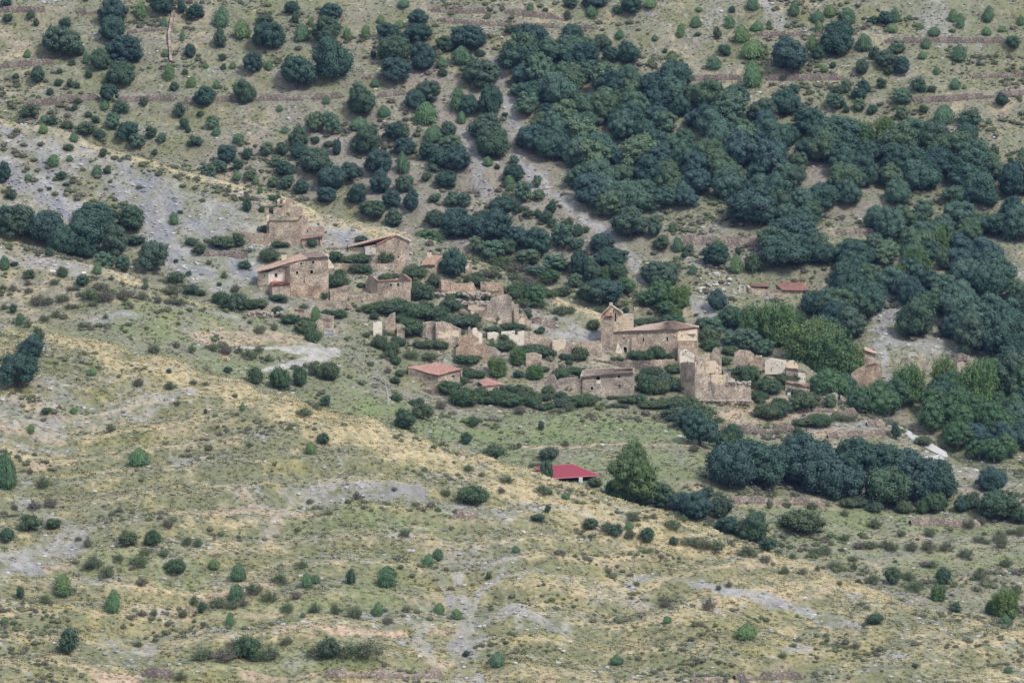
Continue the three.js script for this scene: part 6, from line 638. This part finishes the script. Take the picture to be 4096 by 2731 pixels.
// ---------------------------------------------------------------- dry stone terrace walls laid along the slopes
function terraceWall(crop, pts, hpx, label, mat = MAT.dry, from = 1200, name = 'dry_stone_wall', group = 'dry stone walls of the terraces') {
  const P = []; for (let i = 0; i + 1 < pts.length; i++) { const n = Math.max(4, Math.round(Math.hypot(pts[i + 1][0] - pts[i][0], pts[i + 1][1] - pts[i][1]) / 9)); for (let k = 0; k < n + (i + 2 === pts.length ? 1 : 0); k++) { const p = hit(...dcoord(crop, lerp(pts[i][0], pts[i + 1][0], k / n), lerp(pts[i][1], pts[i + 1][1], k / n)), from); if (p) P.push(p); } }
  if (P.length < 4) return; for (let s = 0; s < 3; s++) for (let i = 1; i + 1 < P.length; i++) { P[i].z = (P[i - 1].z + P[i].z * 2 + P[i + 1].z) / 4; } for (const p of P) p.y = ground(p.x, p.z);
  const R = rng(Math.round(pts[0][0] * 3 + pts[0][1])), hm = hpx * mPerD(P[0].z) * CROPS[crop][2] / 4096, pos = [], uv = [], idx = []; let L = 0; const c0 = P[P.length >> 1];
  P.forEach((p, i) => { if (i) L += p.distanceTo(P[i - 1]); const e = Math.min(1, Math.min(i, P.length - 1 - i) / 3), h = hm * (0.55 + 0.45 * e) * (0.86 + 0.28 * R()) * (noise(L / 5 + pts[0][0], 3) < -0.55 ? 0.45 : 1), y = p.y; const A = P[Math.max(0, i - 1)], Z = P[Math.min(P.length - 1, i + 1)], ll = Math.hypot(Z.x - A.x, Z.z - A.z) || 1; let nx = -(Z.z - A.z) / ll, nz = (Z.x - A.x) / ll; if (nz < -0.2 || (nz < 0.2 && nx < 0)) { nx = -nx; nz = -nz; } const row = [[0, -0.7, 0.35], [0, h * 0.5, 0.22 + R() * 0.1], [0, h, 0.1 + R() * 0.1], [0, h - 0.05 + R() * 0.1, -0.5], [0, -0.7, -0.7]]; let v = 0; row.forEach((q, k) => { pos.push(p.x + nx * q[2] - c0.x, y + q[1] - c0.y, p.z + nz * q[2] - c0.z); if (k) v += Math.hypot(q[1] - row[k - 1][1], q[2] - row[k - 1][2]); uv.push(L, v); }); if (i) { const a = (i - 1) * 5, b = i * 5; for (let k = 0; k < 4; k++) idx.push(a + k, b + k, a + k + 1, a + k + 1, b + k, b + k + 1); } });
  const g = new THREE.BufferGeometry(); g.setAttribute('position', new THREE.Float32BufferAttribute(pos, 3)); g.setAttribute('uv', new THREE.Float32BufferAttribute(uv, 2)); g.setIndex(idx); const f = g.toNonIndexed(); f.computeVertexNormals(); const m = new THREE.Mesh(f, mat); m.name = numbered(name); m.position.copy(c0); m.castShadow = m.receiveShadow = true; tag(m, label, 'wall', group); scene.add(m);
}
const TW = 'dry stone terrace wall ';
terraceWall('Q1', [[0, 470], [180, 455], [360, 440]], 42, TW + 'below the broad leftmost oak of the far slope'); terraceWall('Q1', [[170, 735], [430, 705], [680, 685]], 42, TW + 'running down towards the crest of the grey spur'); terraceWall('Q1', [[810, 705], [1030, 695], [1210, 690]], 40, TW + 'with a collapsed clay gap at its end'); terraceWall('Q1', [[1230, 715], [1420, 705], [1760, 692], [2090, 690]], 42, TW + 'behind two dark round oaks'); terraceWall('Q1', [[2160, 688], [2352, 672]], 42, TW + 'right of the pale clay slip'); terraceWall('Q1', [[0, 80], [300, 75], [310, 72]], 36, TW + 'along the highest left terrace'); terraceWall('Q1', [[530, 92], [700, 85]], 36, TW + 'stub beside the tall pair of oaks'); terraceWall('Q1', [[880, 232], [1000, 215], [1160, 205]], 24, TW + 'short and low below the grey slab'); terraceWall('Q1', [[1195, 95], [1168, 250], [1182, 430]], 26, 'grey boundary wall running straight down the far slope', MAT.dryPale, 1200, 'boundary_wall', null);
terraceWall('Q2', [[140, 535], [330, 545]], 30, TW + 'hidden between two clustered oaks'); terraceWall('Q2', [[250, 670], [450, 650]], 34, TW + 'reddish above the bare soil'); terraceWall('Q2', [[620, 75], [820, 85], [1000, 85]], 34, TW + 'high on the slope with a reddish patch'); terraceWall('Q2', [[1130, 90], [1330, 110], [1550, 135]], 34, TW + 'stepped, above the upper edge of the wood'); terraceWall('Q2', [[660, 145], [1100, 180], [1480, 190], [1750, 200]], 26, TW + 'long and low above the dense wood');
terraceWall('Q3', [[30, 555], [400, 545]], 36, TW + 'left of the big pale juniper'); terraceWall('Q3', [[580, 550], [900, 545], [1160, 545]], 36, TW + 'right of the big pale juniper'); terraceWall('Q3', [[490, 245], [950, 250]], 30, TW + 'behind the darkest upper oak'); terraceWall('Q3', [[1400, 290], [1800, 285], [2230, 290]], 32, TW + 'pinkish, below the grey scree patch'); terraceWall('Q3', [[1590, 700], [1800, 695], [2000, 680], [2352, 655]], 38, TW + 'long, above the lone round bush'); terraceWall('Q3', [[2000, 540], [2352, 518]], 26, TW + 'faint and low on the right terraces');
terraceWall('Q5', [[0, 112], [250, 115], [540, 130]], 55, TW + 'above the byre clearing', MAT.dryPale, 1180); terraceWall('Q5', [[1065, 230], [1200, 232], [1340, 222]], 50, TW + 'beside the great oaks', MAT.dryPale, 1180); terraceWall('Q5', [[1060, 40], [1320, 38]], 34, TW + 'above the bramble bank', MAT.dryPale, 1180); terraceWall('Q5', [[790, 1270], [980, 1265], [1200, 1300]], 50, TW + 'collapsing below the ruined annex', MAT.dryPale, 1120); terraceWall('Q5', [[220, 1415], [500, 1415], [770, 1405]], 55, TW + 'mauve, above the long oak clump', MAT.dry, 1110); terraceWall('Q5', [[1000, 1450], [1200, 1440], [1430, 1425]], 42, TW + 'pale, leading to the lane', MAT.dryPale, 1110); terraceWall('Q5', [[1270, 1370], [1395, 1370]], 48, TW + 'stub above the lane bend', MAT.dryPale, 1110);
terraceWall('Q8', [[330, 330], [600, 335], [1000, 350]], 50, TW + 'under the dark skirts of the oak clump', MAT.dryPale, 1060); terraceWall('Q8', [[1570, 480], [1800, 488], [2050, 500]], 55, TW + 'pale, beside the scrub field', MAT.dryPale, 1060); terraceWall('Q7', [[755, 428], [850, 425], [940, 432]], 42, TW + 'short curved, on the near hill', MAT.dryPale, 862); terraceWall('Q7', [[-120, 1530], [300, 1535], [700, 1535]], 58, TW + 'long, at the foot of the near hill', MAT.dryPale, 862); terraceWall('Q6', [[985, 1520], [1190, 1530]], 60, TW + 'reddish stub on the near hill', MAT.dry, 862); terraceWall('Q8', [[360, 1550], [600, 1545], [830, 1540]], 52, TW + 'tumbled reddish pile on the near hill', MAT.dry, 862); terraceWall('Q8', [[60, 1562], [280, 1552]], 30, TW + 'pale boulders at the foot of the near hill', MAT.dryPale, 862); terraceWall('V1', [[1200, 700], [1450, 690]], 26, TW + 'below the grassy bench of the upper village', MAT.dry, 1180); terraceWall('Q4', [[1370, 195], [1700, 190]], 28, TW + 'across the scree under the upper village', MAT.dry, 1190);
// ---------------------------------------------------------------- single trees and posts
{ // the big pine beside the red roof
  const p = hit(...dcoord('V7', 1560, 1085), 1060), k = mPerD(p.z) * 800 / 4096, g = new THREE.Group(); g.name = numbered('pine_tree');
  const crown = billow(301, { h: 1.22, lobes: 78, lr: 0.115, leaves: 150, ls: 0.034, up: 1.2, core: 0.5, spread: 1.5 }); const q = crown.attributes.position; for (let i = 0; i < q.count; i++) { const f = lerp(1.06, 0.78, clamp(q.getY(i) / 1.22)); q.setX(i, q.getX(i) * f); q.setZ(i, q.getZ(i) * f); } crown.computeVertexNormals();
  const c = new THREE.Mesh(crown, leafMat(0.105, 0.165, 0.058, 'pine_needle')); c.name = 'crown'; const t = new THREE.Mesh(taper([[0, -0.05, 0], [0.01, 0.5, 0], [0, 1.05, 0]], 0.035, 0.01, 8), BARK); t.name = 'trunk'; g.add(c, t); g.position.copy(p); g.scale.setScalar(620 * k); tag(g, 'tall bushy bright green pine beside the red roofed shelter', 'pine'); shadowed(g); scene.add(g);
}
rows('V7', `b 1350 980 250 180;b 1120 870 180 110;o 1900 1090 330 250;o 2150 1180 320 240;b 1740 1080 300 170;d 565 860 165 300;a 1460 1060 300 220`, { b: ['green bramble bush at the foot of the pine', 'brambles around the pine'], o: ['dark holm oak right of the pine behind the near crest', 'oaks beside the pine'], d: ['rounded dark evergreen shrub in front of the red metal roof', null], a: ['mid green broadleaf tree under the pine', null] }, 1056);
const BLEACHED = new THREE.MeshStandardMaterial({ color: lin(0.40, 0.38, 0.36), roughness: 0.9, name: 'bleached_wood' });
{ // dead grey tree by the salmon roofed barn
  const b = new Building('dead_tree', 'bare bleached dead tree left of the salmon roofed barn', 'dead tree', 'V5', 152, 695, 1110), T = (pts, r0, r1, n) => b.add(n, taper(pts.map(q => b.L(...q, 0.2 * Math.sin(q[0])).toArray()), r0, r1, 6), BLEACHED);
  T([[152, 705], [146, 600], [128, 500], [118, 420]], 0.34, 0.15, 'trunk');
  for (const l of [[[130, 500], [80, 460], [20, 430], [-60, 440]], [[128, 480], [70, 520], [10, 520], [-50, 540]], [[125, 450], [60, 380], [40, 330], [10, 290]], [[118, 425], [100, 390], [60, 350]], [[118, 425], [95, 380], [85, 362]], [[135, 540], [170, 510], [210, 525]], [[132, 520], [165, 480], [200, 470]], [[128, 470], [150, 430], [160, 400]], [[60, 460], [20, 480], [-30, 480]], [[60, 385], [20, 380], [-20, 360]], [[140, 560], [110, 580], [80, 600]], [[90, 500], [50, 560], [30, 580]], [[20, 432], [-10, 400], [-40, 390]]]) T(l, 0.12, 0.045, 'branch');
}
{ const b = new Building('leafless_shrub', 'bare grey leafless shrub in the ravine of the far slope', 'shrub', 'Q2', 910, 1335, 1290), R = rng(9); for (let i = 0; i < 46; i++) { const a = (R() - 0.5) * 2.6, l = 60 + R() * 80; b.add('branch', taper([[0, 1], [0.5, 0.5], [1, 0]].map(([t]) => b.L(910 + Math.sin(a) * l * t * 1.1, 1335 - Math.cos(a) * l * t - 6 * Math.sin(t * 3), (R() - 0.5) * 3 * t).toArray()), 0.06, 0.015, 4), PALEBARK); } }
{ const b = new Building('wooden_pole', 'leaning grey wooden pole on the slope above the white wall ruin', 'pole', 'V3', 322, 442, 1180); b.bar('shaft', MAT.wood, [322, 446, 0], [312, 272, 0], 0.13); b.bar('crossarm', MAT.wood, [290, 270, 0], [318, 276, 0], 0.07); }
{ const b = new Building('wooden_post', 'pale thin post on the grass right of the lower village', 'post', 'V7', 1553, 60, 1100); b.bar('shaft', MAT.wood, [1553, 64, 0], [1556, -20, 0], 0.1); }
// ---------------------------------------------------------------- cattle
function blobMesh(bones, lo, hi, res) {   // one skin over tapered bones
  const mc = new MarchingCubes(res, new THREE.MeshStandardMaterial(), false, false, 60000), S = [0, 1, 2].map(i => hi[i] - lo[i]), sm = (a, b, k) => { const h = clamp(0.5 + 0.5 * (b - a) / k); return b + (a - b) * h - k * h * (1 - h); };
  for (let z = 0; z < res; z++) for (let y = 0; y < res; y++) for (let x = 0; x < res; x++) { const p = [lo[0] + S[0] * x / res, lo[1] + S[1] * y / res, lo[2] + S[2] * z / res]; let d = 1e9; for (const [a, b, ra, rb] of bones) { const e = [b[0] - a[0], b[1] - a[1], b[2] - a[2]], L = e[0] ** 2 + e[1] ** 2 + e[2] ** 2 || 1, t = clamp(((p[0] - a[0]) * e[0] + (p[1] - a[1]) * e[1] + (p[2] - a[2]) * e[2]) / L); d = sm(d, Math.hypot(p[0] - a[0] - e[0] * t, p[1] - a[1] - e[1] * t, p[2] - a[2] - e[2] * t) - lerp(ra, rb, t), 0.07); } mc.field[z * res * res + y * res + x] = -d; }
  mc.isolation = 0; mc.update(); const n = mc.count, g = new THREE.BufferGeometry(), pos = new Float32Array(mc.positionArray.slice(0, n * 3)); for (let i = 0; i < n; i++) for (let q = 0; q < 3; q++) pos[i * 3 + q] = lo[q] + S[q] * (pos[i * 3 + q] * 0.5 + 0.5); g.setAttribute('position', new THREE.BufferAttribute(pos, 3)); g.computeVertexNormals(); return g;
}
function cow(crop, x, y, lenPx, turn, graze, coat, label, from) {
  const p = hit(...dcoord(crop, x, y), from); if (!p) return; const k = mPerD(p.z) * CROPS[crop][2] / 4096, s = lenPx * k / 2.25, hd = graze ? [[0.78, 1.12, 0], [1.12, 0.62, 0.04], [1.3, 0.3, 0.06]] : [[0.78, 1.2, 0], [1.1, 1.48, 0.05], [1.38, 1.36, 0.1]];
  const B = [[[-0.72, 1.1, 0], [0.1, 1.0, 0], 0.30, 0.38], [[0.1, 1.0, 0], [0.72, 1.08, 0], 0.38, 0.31], [hd[0], hd[1], 0.25, 0.15], [hd[1], hd[2], 0.15, 0.09], [[-0.95, 1.2, 0], [-1.0, 0.55, 0], 0.045, 0.035]];
  for (const z of [-0.19, 0.19]) { B.push([[0.62, 0.95, z], [0.6 + z * 0.4, 0.5, z], 0.16, 0.085], [[0.6 + z * 0.4, 0.5, z], [0.6 + z * 0.5, 0.03, z], 0.08, 0.065]); B.push([[-0.72, 1.0, z], [-0.62 + z * 0.3, 0.62, z], 0.2, 0.1], [[-0.62 + z * 0.3, 0.62, z], [-0.8 - z * 0.3, 0.42, z], 0.1, 0.075], [[-0.8 - z * 0.3, 0.42, z], [-0.78 - z * 0.3, 0.03, z], 0.07, 0.06]); B.push([[hd[1][0] - 0.04, hd[1][1] + 0.1, z * 0.5], [hd[1][0] - 0.08, hd[1][1] + 0.12, z * 1.5], 0.05, 0.03]); }
  const g = blobMesh(B, [-1.2, -0.05, -0.6], [1.6, 1.75, 0.6], 46), col = []; const q = g.attributes.position; for (let i = 0; i < q.count; i++) { const a = q.getX(i), b = q.getY(i), c = q.getZ(i), w = coat === 'white' ? 0 : coat === 'fawn' ? 0.55 : sstep(-0.05, 0.15, b - 0.85 + noise3(a * 1.6 + 3, b * 1.6, c * 1.6) * 0.5); col.push(lerp(0.74, 0.52, w), lerp(0.70, 0.27, w), lerp(0.63, 0.13, w)); } g.setAttribute('color', new THREE.Float32BufferAttribute(col, 3));
  const m = new THREE.Mesh(g, new THREE.MeshStandardMaterial({ vertexColors: true, roughness: 0.8, name: 'cow_hide' })); m.name = numbered('cow'); m.position.copy(p); m.scale.setScalar(s); m.rotation.y = turn; m.castShadow = m.receiveShadow = true; tag(m, label, 'cow', 'cattle on the pasture hill'); scene.add(m);
}
cow('V8', 330, 590, 98, Math.PI - 0.4, true, 'white', 'cream white cow grazing left of a small dark bush', 1110); cow('V8', 690, 598, 78, 0.9, true, 'white', 'cream white cow partly behind a round dark bush', 1110); cow('V8', 2006, 952, 46, -1.4, false, 'fawn', 'pale fawn calf standing beside thorn bushes near the crest', 1110); cow('Q4', 1550, 920, 54, 0.15, true, 'patched', 'brown and white cow grazing below the track', 1100);
{ const b = new Building('water_tank', 'small pale box tank in front of the little annex', 'tank', 'V4', 1635, 1470, 1140); b.box('body', MAT.metalWhite, 1635, 1455, 0, 0.75, 0.6, 0.6); b.box('lid', MAT.whitePost, 1635, 1438, 0, 0.85, 0.08, 0.7); }
// ---------------------------------------------------------------- boulders on the clearing beside the byre
{ const R = rng(71), mats = [[0.5, 0.48, 0.44], [0.44, 0.41, 0.37], [0.56, 0.53, 0.48]].map(c => new THREE.MeshStandardMaterial({ color: lin(...c), roughness: 1, name: 'boulder' })), gs = [0, 1, 2].map(i => { const g = lump(0, 0.2, 0, 0.6, 0.42, 0.5, 30 + i, 1, 0.6); g.computeVertexNormals(); return g; });
  const poly = [[700, 20], [800, 10], [1000, 130], [990, 240], [760, 290], [640, 420], [560, 420], [560, 60]]; let n = 0; while (n < 46) { const x = 540 + R() * 480, y = R() * 440; if (!inPoly(x, y, poly)) continue; const p = hit(...dcoord('V4', x, y), 1180); if (!p) { n++; continue; } const s = 0.35 + R() * R() * 0.9, m = new THREE.Mesh(gs[n % 3], mats[(R() * 3) | 0]); m.name = numbered('boulder'); m.position.copy(p); m.rotation.y = R() * 6; m.scale.set(s * (1 + R() * 0.6), s, s); m.castShadow = m.receiveShadow = true; tag(m, ['pale grey', 'brownish grey', 'chalky white'][mats.indexOf(m.material)] + (s > 0.7 ? ' large' : s > 0.5 ? ' middling' : ' small') + ' boulder lying on the clearing beside the byre', 'boulder', 'boulders on the byre clearing'); scene.add(m); n++; } }
// ---------------------------------------------------------------- ground cover nobody could count
{
  const R = rng(404), q = new THREE.Quaternion(), v = new THREE.Vector3(), sc = new THREE.Vector3(), M = new THREE.Matrix4(), UP = new THREE.Vector3(0, 1, 0), col = new THREE.Color();
  const seen = (x, z, m = 14) => Math.abs(x) < TH * 1.03 * -z + m;
  function tuftGeo(seed, blades, h, w) { const r = rng(seed), S = new Soup(); for (let i = 0; i < blades; i++) { const a = r() * 6.283, b = r() * 0.5, l = h * (0.6 + r() * 0.6), x = Math.cos(a) * b * w, z = Math.sin(a) * b * w, lx = Math.cos(a) * w * (0.4 + r() * 0.6), lz = Math.sin(a) * w * (0.4 + r() * 0.6), t = r() * 6.283, d = w * 0.22; S.tri([x - Math.cos(t) * d, 0, z - Math.sin(t) * d], [x + Math.cos(t) * d, 0, z + Math.sin(t) * d], [x + lx, l, z + lz], [0.8 + r() * 0.4, 0.8 + r() * 0.4, 0.8 + r() * 0.4]); } return S.geom(); }
  function cushionGeo(seed) { const r = rng(seed), S = new Soup(); const solid = [lump(0, 0.16, 0, 0.36, 0.24, 0.36, seed, 1, 0.5)]; for (let i = 0; i < 90; i++) { const a = r() * 6.283, y = r(), s = Math.sqrt(1 - y * y), nx = Math.cos(a) * s, nz = Math.sin(a) * s, k = 0.8 + r() * 0.4; S.leaf(nx * 0.46 * k, 0.06 + y * 0.34 * k, nz * 0.46 * k, nx * 0.6 + r() - 0.5, y + 0.3, nz * 0.6 + r() - 0.5, 0.16, 0.1, r, tintOf(r, 0.5), 0.6); } return S.geom(solid, [0.8, 0.8, 0.8]); }
  function scatter(name, label, cat, geo, mat, n, grid, keep, size, colour) {
    const list = []; for (let i = 0; i < n * 5 && list.length < n; i++) { const x = lerp(grid.x0, grid.x1, R()), z = lerp(grid.z0, grid.z1, R()); const s = R(), k = R(); if (!seen(x, z) || k > keep(x, z)) continue; const y = grid.at(x, z); if (grid === mid && fore.inside(x, z) && fore.at(x, z) > y) continue; list.push([x, y, z, size(s), x, z]); }
    const m = new THREE.InstancedMesh(geo, mat, list.length); list.forEach(([x, y, z, s], i) => { q.setFromAxisAngle(UP, R() * 6.283); M.compose(v.set(x, y - 0.02, z), q, sc.set(s, s * (0.75 + R() * 0.5), s)); m.setMatrixAt(i, M); const c = colour(x, z, R); m.setColorAt(i, col.setRGB(c[0], c[1], c[2])); }); m.name = numbered(name); m.castShadow = m.receiveShadow = true; tag(m, label, cat, null, 'stuff'); scene.add(m); return m;
  }
  const maskAt = (p, k, x, z) => { const g = p.g, i = Math.round((x - g.x0) / (g.x1 - g.x0) * (p.n - 1)), j = Math.round((z - g.z0) / (g.z1 - g.z0) * (p.n - 1)); return p.m[k][j * p.n + i] || 0; };
  const veg = new THREE.MeshStandardMaterial({ vertexColors: true, roughness: 0.95, side: THREE.DoubleSide, name: 'dry_grass' }), shrubMat = new THREE.MeshStandardMaterial({ vertexColors: true, roughness: 0.95, side: THREE.DoubleSide, name: 'dwarf_scrub' }), stoneM = new THREE.MeshStandardMaterial({ roughness: 1, name: 'loose_stone' });
  const mixc = (a, b, t) => [0, 1, 2].map(i => lerp(a[i], b[i], t));
  const dec = v => { v /= 255; return v < 0.04045 ? v / 12.92 : ((v + 0.055) / 1.055) ** 2.4; };
  const grassCol = p => (x, z, r) => { const g = p.g, i = Math.round((x - g.x0) / (g.x1 - g.x0) * (p.n - 1)), j = Math.round((z - g.z0) / (g.z1 - g.z0) * (p.n - 1)), k = (j * p.n + i) * 4, m = 0.92 + r() * 0.28; return mixc([dec(p.rgb[k]), dec(p.rgb[k + 1]), dec(p.rgb[k + 2])], r() < 0.6 ? [0.42, 0.35, 0.2] : [0.18, 0.2, 0.09], 0.2).map(q => q * m); };
  const bare = p => (x, z) => (1 - 0.9 * Math.max(maskAt(p, 'rock', x, z), maskAt(p, 'track', x, z) * 1.1, maskAt(p, 'soil', x, z) * 0.8)) * (0.6 + 0.5 * fbm(x / 7, z / 7, 3));
  scatter('dry_grass', 'dry grass tufts over the near hill', 'grass', tuftGeo(1, 9, 0.2, 0.4), veg, 80000, fore, bare(pFore), s => 0.7 + s * 0.9, grassCol(pFore));
  scatter('dry_grass', 'dry grass tufts over the village slopes and far hillside', 'grass', tuftGeo(2, 9, 0.22, 0.4), veg, 100000, mid, bare(pMid), s => 0.7 + s * 0.9, grassCol(pMid));
  const scrubCol = (x, z, r) => { const t = r(), k = 0.75 + r() * 0.5, c = t < 0.45 ? [0.125, 0.140, 0.085] : t < 0.7 ? [0.145, 0.135, 0.110] : t < 0.9 ? [0.12, 0.155, 0.065] : [0.19, 0.19, 0.13]; return c.map(q => q * k); };
  const patch = p => (x, z) => clamp(sstep(0.0, 0.36, fbm(x / 15 + 33, z / 9, 3) * 1.2 + 0.25 * noise(x / 2.2, z / 2.2)) - maskAt(p, 'track', x, z) - 0.75 * maskAt(p, 'rock', x, z) - 0.75 * maskAt(p, 'straw', x, z) - 0.8 * maskAt(p, 'green', x, z));
  scatter('dwarf_scrub', 'grey green dwarf scrub cushions over the near hill', 'scrub', cushionGeo(1), shrubMat, 7000, fore, patch(pFore), s => 0.4 + s * s * 1.2, scrubCol);
  scatter('dwarf_scrub', 'grey green dwarf scrub cushions over the village slopes and far hillside', 'scrub', cushionGeo(2), shrubMat, 21000, mid, patch(pMid), s => 0.45 + s ** 3 * 1.9, scrubCol);
  const rockKeep = p => (x, z) => 0.10 + 0.9 * Math.max(maskAt(p, 'rock', x, z), sstep(0.22, 0.5, fbm(x / 8 + 120, z / 8, 4)) * 0.7) - 0.9 * maskAt(p, 'track', x, z);
  const rg = new THREE.IcosahedronGeometry(0.5, 1); { const p = rg.attributes.position; for (let i = 0; i < p.count; i++) { const k = 1 + 0.5 * noise3(p.getX(i) * 3, p.getY(i) * 3 + 4, p.getZ(i) * 3); p.setXYZ(i, p.getX(i) * k * 1.2, p.getY(i) * k * 0.55, p.getZ(i) * k); } rg.computeVertexNormals(); }
  const stoneCol = (x, z, r) => { const k = 0.7 + r() * 0.6, t = r(); return (t < 0.6 ? [0.36, 0.355, 0.36] : t < 0.85 ? [0.40, 0.37, 0.33] : [0.2, 0.2, 0.22]).map(q => q * k); };
  scatter('loose_stone', 'pale loose stones over the near hill', 'stones', rg, stoneM, 12000, fore, rockKeep(pFore), s => 0.16 + s ** 4 * 0.9, stoneCol);
  scatter('loose_stone', 'pale loose stones over the scree, ravines and far hillside', 'stones', rg, stoneM, 20000, mid, rockKeep(pMid), s => 0.18 + s ** 4 * 1.1, stoneCol);
}
// ---------------------------------------------------------------- labels that tell the plants apart
{
  const NOUN = { holm_oak: 'holm oak', evergreen_shrub: 'evergreen shrub', juniper_bush: 'juniper', young_oak: 'young oak', bramble_bush: 'bramble bush', thorn_bush: 'thorn bush', poplar_tree: 'poplar', broadleaf_tree: 'broadleaf tree' };
  const TONE = { holm_oak: ['very dark', 'dark teal', 'olive dark', 'bluish dark', 'grey teal', 'deep'], evergreen_shrub: ['dark', 'mid dark', 'olive'], juniper_bush: ['bright green', 'blue green', 'yellow green', 'deep green'], young_oak: ['grey green', 'dull green', 'light green'], bramble_bush: ['deep green', 'fresh green', 'olive green', 'dusky green'], thorn_bush: ['olive', 'greenish', 'mauve tinged', 'drab green'], poplar_tree: ['pale green', 'mid green', 'yellowish green'], broadleaf_tree: ['mid green', 'fresh green', 'dusky green'] };
  const MARK = { stone_house: 'the tall plastered house', roofless_stone_house: 'the roofless top house', tiled_shed: 'the tiled lean-to shed', ruined_upper_house: 'the topmost ruin', tiled_ruined_house: 'the half collapsed gabled house', twin_window_house: 'the twin window house', steel_gate: 'the steel gate', small_tiled_house: 'the small tiled house', ruined_block: 'the grey ruin block', ruined_plaster_house: 'the plaster panel ruin', ruined_chimney_house: 'the chimney post ruin', white_wall_ruin: 'the white wall ruin', church: 'the church', long_tiled_house: 'the barred window house', plastered_ruin: 'the open plastered ruin', stone_ruin: 'the two stepped ruin', whitewashed_ruin: 'the whitewashed ruin', byre: 'the red tiled byre', gabled_stone_house: 'the narrow gabled house', roofless_barn: 'the brown roofless barn', salmon_roofed_barn: 'the salmon roofed barn', red_roofed_shelter: 'the red metal roof', dead_tree: 'the dead tree', wooden_pole: 'the leaning pole', leafless_shrub: 'the leafless grey shrub', ruined_corner: 'the cream ruin corner' };
  const marks = LANDMARKS.filter(([, n]) => MARK[n]).map(([p, n]) => [p, MARK[n]]);
  const spots = [['D', 1160, 210, 'the upper ravine bed'], ['D', 1260, 440, 'the lower ravine bed'], ['D', 1178, 70, 'the high double terrace walls'], ['D', 390, 60, 'the boundary wall'], ['D', 395, 110, 'the boundary wall'], ['D', 290, 225, 'the collapsed clay gap'], ['D', 720, 150, 'the two great round oaks'], ['D', 1730, 200, 'the big pale juniper'], ['D', 2020, 830, 'the grey gully'], ['D', 700, 810, 'the track bend'], ['D', 2120, 1015, 'the pale lane'], ['D', 520, 890, 'the cattle path'], ['D', 60, 1290, 'the grey rock slab'], ['D', 1700, 1365, 'the long rock rib'], ['D', 830, 1130, 'the wide scree patch'], ['D', 560, 1175, 'the clay scar'], ['D', 780, 1446, 'the lower clay scar'], ['D', 1070, 1450, 'the white rock outcrop'], ['D', 1960, 90, 'the darkest upper oak'], ['D', 2230, 95, 'the pinkish terrace wall'], ['D', 380, 520, 'the foot of the scree'], ['D', 300, 400, 'the bluish scree face'], ['D', 120, 85, 'the broad leftmost oak'], ['D', 2290, 1330, 'the sapling clump'], ['D', 1850, 1210, 'the bramble mound'], ['D', 2200, 1190, 'the pale field wall'], ['D', 1900, 420, 'the bare earth wedge'], ['D', 1500, 300, 'the heart of the wood'], ['D', 2000, 290, 'the pale poplar thicket']];
  for (const [c, x, y, s] of spots) { const p = hit(...dcoord(c, x, y), s.includes('rock') || s.includes('scar') || s.includes('scree patch') ? 862 : 1060); if (p) marks.push([p, s]); }
  const REGION = [['far slope', 'far slope'], ['dense wood', 'dense wood'], ['scree', 'scree spur'], ['hollow', 'hollow'], ['village', 'village'], ['ruin', 'village'], ['byre', 'byre terraces'], ['poplars', 'poplar grove'], ['eastern', 'eastern terraces'], ['long clump', 'long oak clump'], ['scrubby field', 'scrub field'], ['pasture', 'pasture hill'], ['track', 'track verge'], ['near hill', 'near hill'], ['pine', 'pine foot'], ['wooded', 'wooded foot'], ['lower village', 'village'], ['church', 'church bank']];
  const byKind = {}; for (const q of planted) (byKind[q.kind] ??= []).push(q.w); for (const k in byKind) byKind[k].sort((a, b) => a - b);
  for (const q of planted) {
    const arr = byKind[q.kind], r = arr.findIndex(v => v >= q.w) / arr.length, size = ['tiny', 'small', 'smallish', 'middling', 'large', 'huge'][Math.min(5, Math.floor(r * 6))], a = q.h / q.w, shape = a > 1.12 ? 'tall' : a > 0.9 ? 'upright' : a > 0.72 ? 'rounded' : a > 0.55 ? 'broad' : 'low spreading';
    let best = 1e9, mk = null; for (const [p, s] of marks) { const d = Math.hypot(p.x - q.p.x, p.z - q.p.z); if (d < best) { best = d; mk = [p, s]; } }
    const up = q.p.y - mk[0].y, rel = best < 7 ? 'beside' : up > 2 ? 'uphill of' : up < -2 ? 'downhill of' : 'level with';
    let nb = null, nd = 1e9; for (const o of planted) if (o !== q) { const d = Math.hypot(o.p.x - q.p.x, o.p.z - q.p.z) - (o.w + q.w) / 2; if (d < nd) { nd = d; nb = o; } }
    const near = nd > 3 ? 'standing alone' : nb.w > q.w * 1.4 ? 'under a larger ' + NOUN[nb.kind] : nb.w < q.w * 0.7 ? 'over a small ' + NOUN[nb.kind] : 'against another ' + NOUN[nb.kind];
    const reg = (REGION.find(([k]) => q.base.includes(k)) ?? [0, 'slope'])[1];
    const w = `${size} ${shape} ${TONE[q.kind][q.tone] ?? ''} ${NOUN[q.kind]} ${near.replace('another ' + NOUN[q.kind], 'its like')} ${rel} ${mk[1]}`.split(/\s+/).filter(Boolean);
    q.g.userData.label = w.slice(0, 16).join(' ') ; if (!q.g.userData.group) q.g.userData.group = NOUN[q.kind] + 's of the ' + reg;
  }
  // look-alikes that still share a label carry one group
  const seen = {}; for (const q of planted) { const L = q.g.userData.label; if (seen[L]) q.g.userData.group = seen[L]; else seen[L] = q.g.userData.group; }
}
renderer.render(scene, camera);
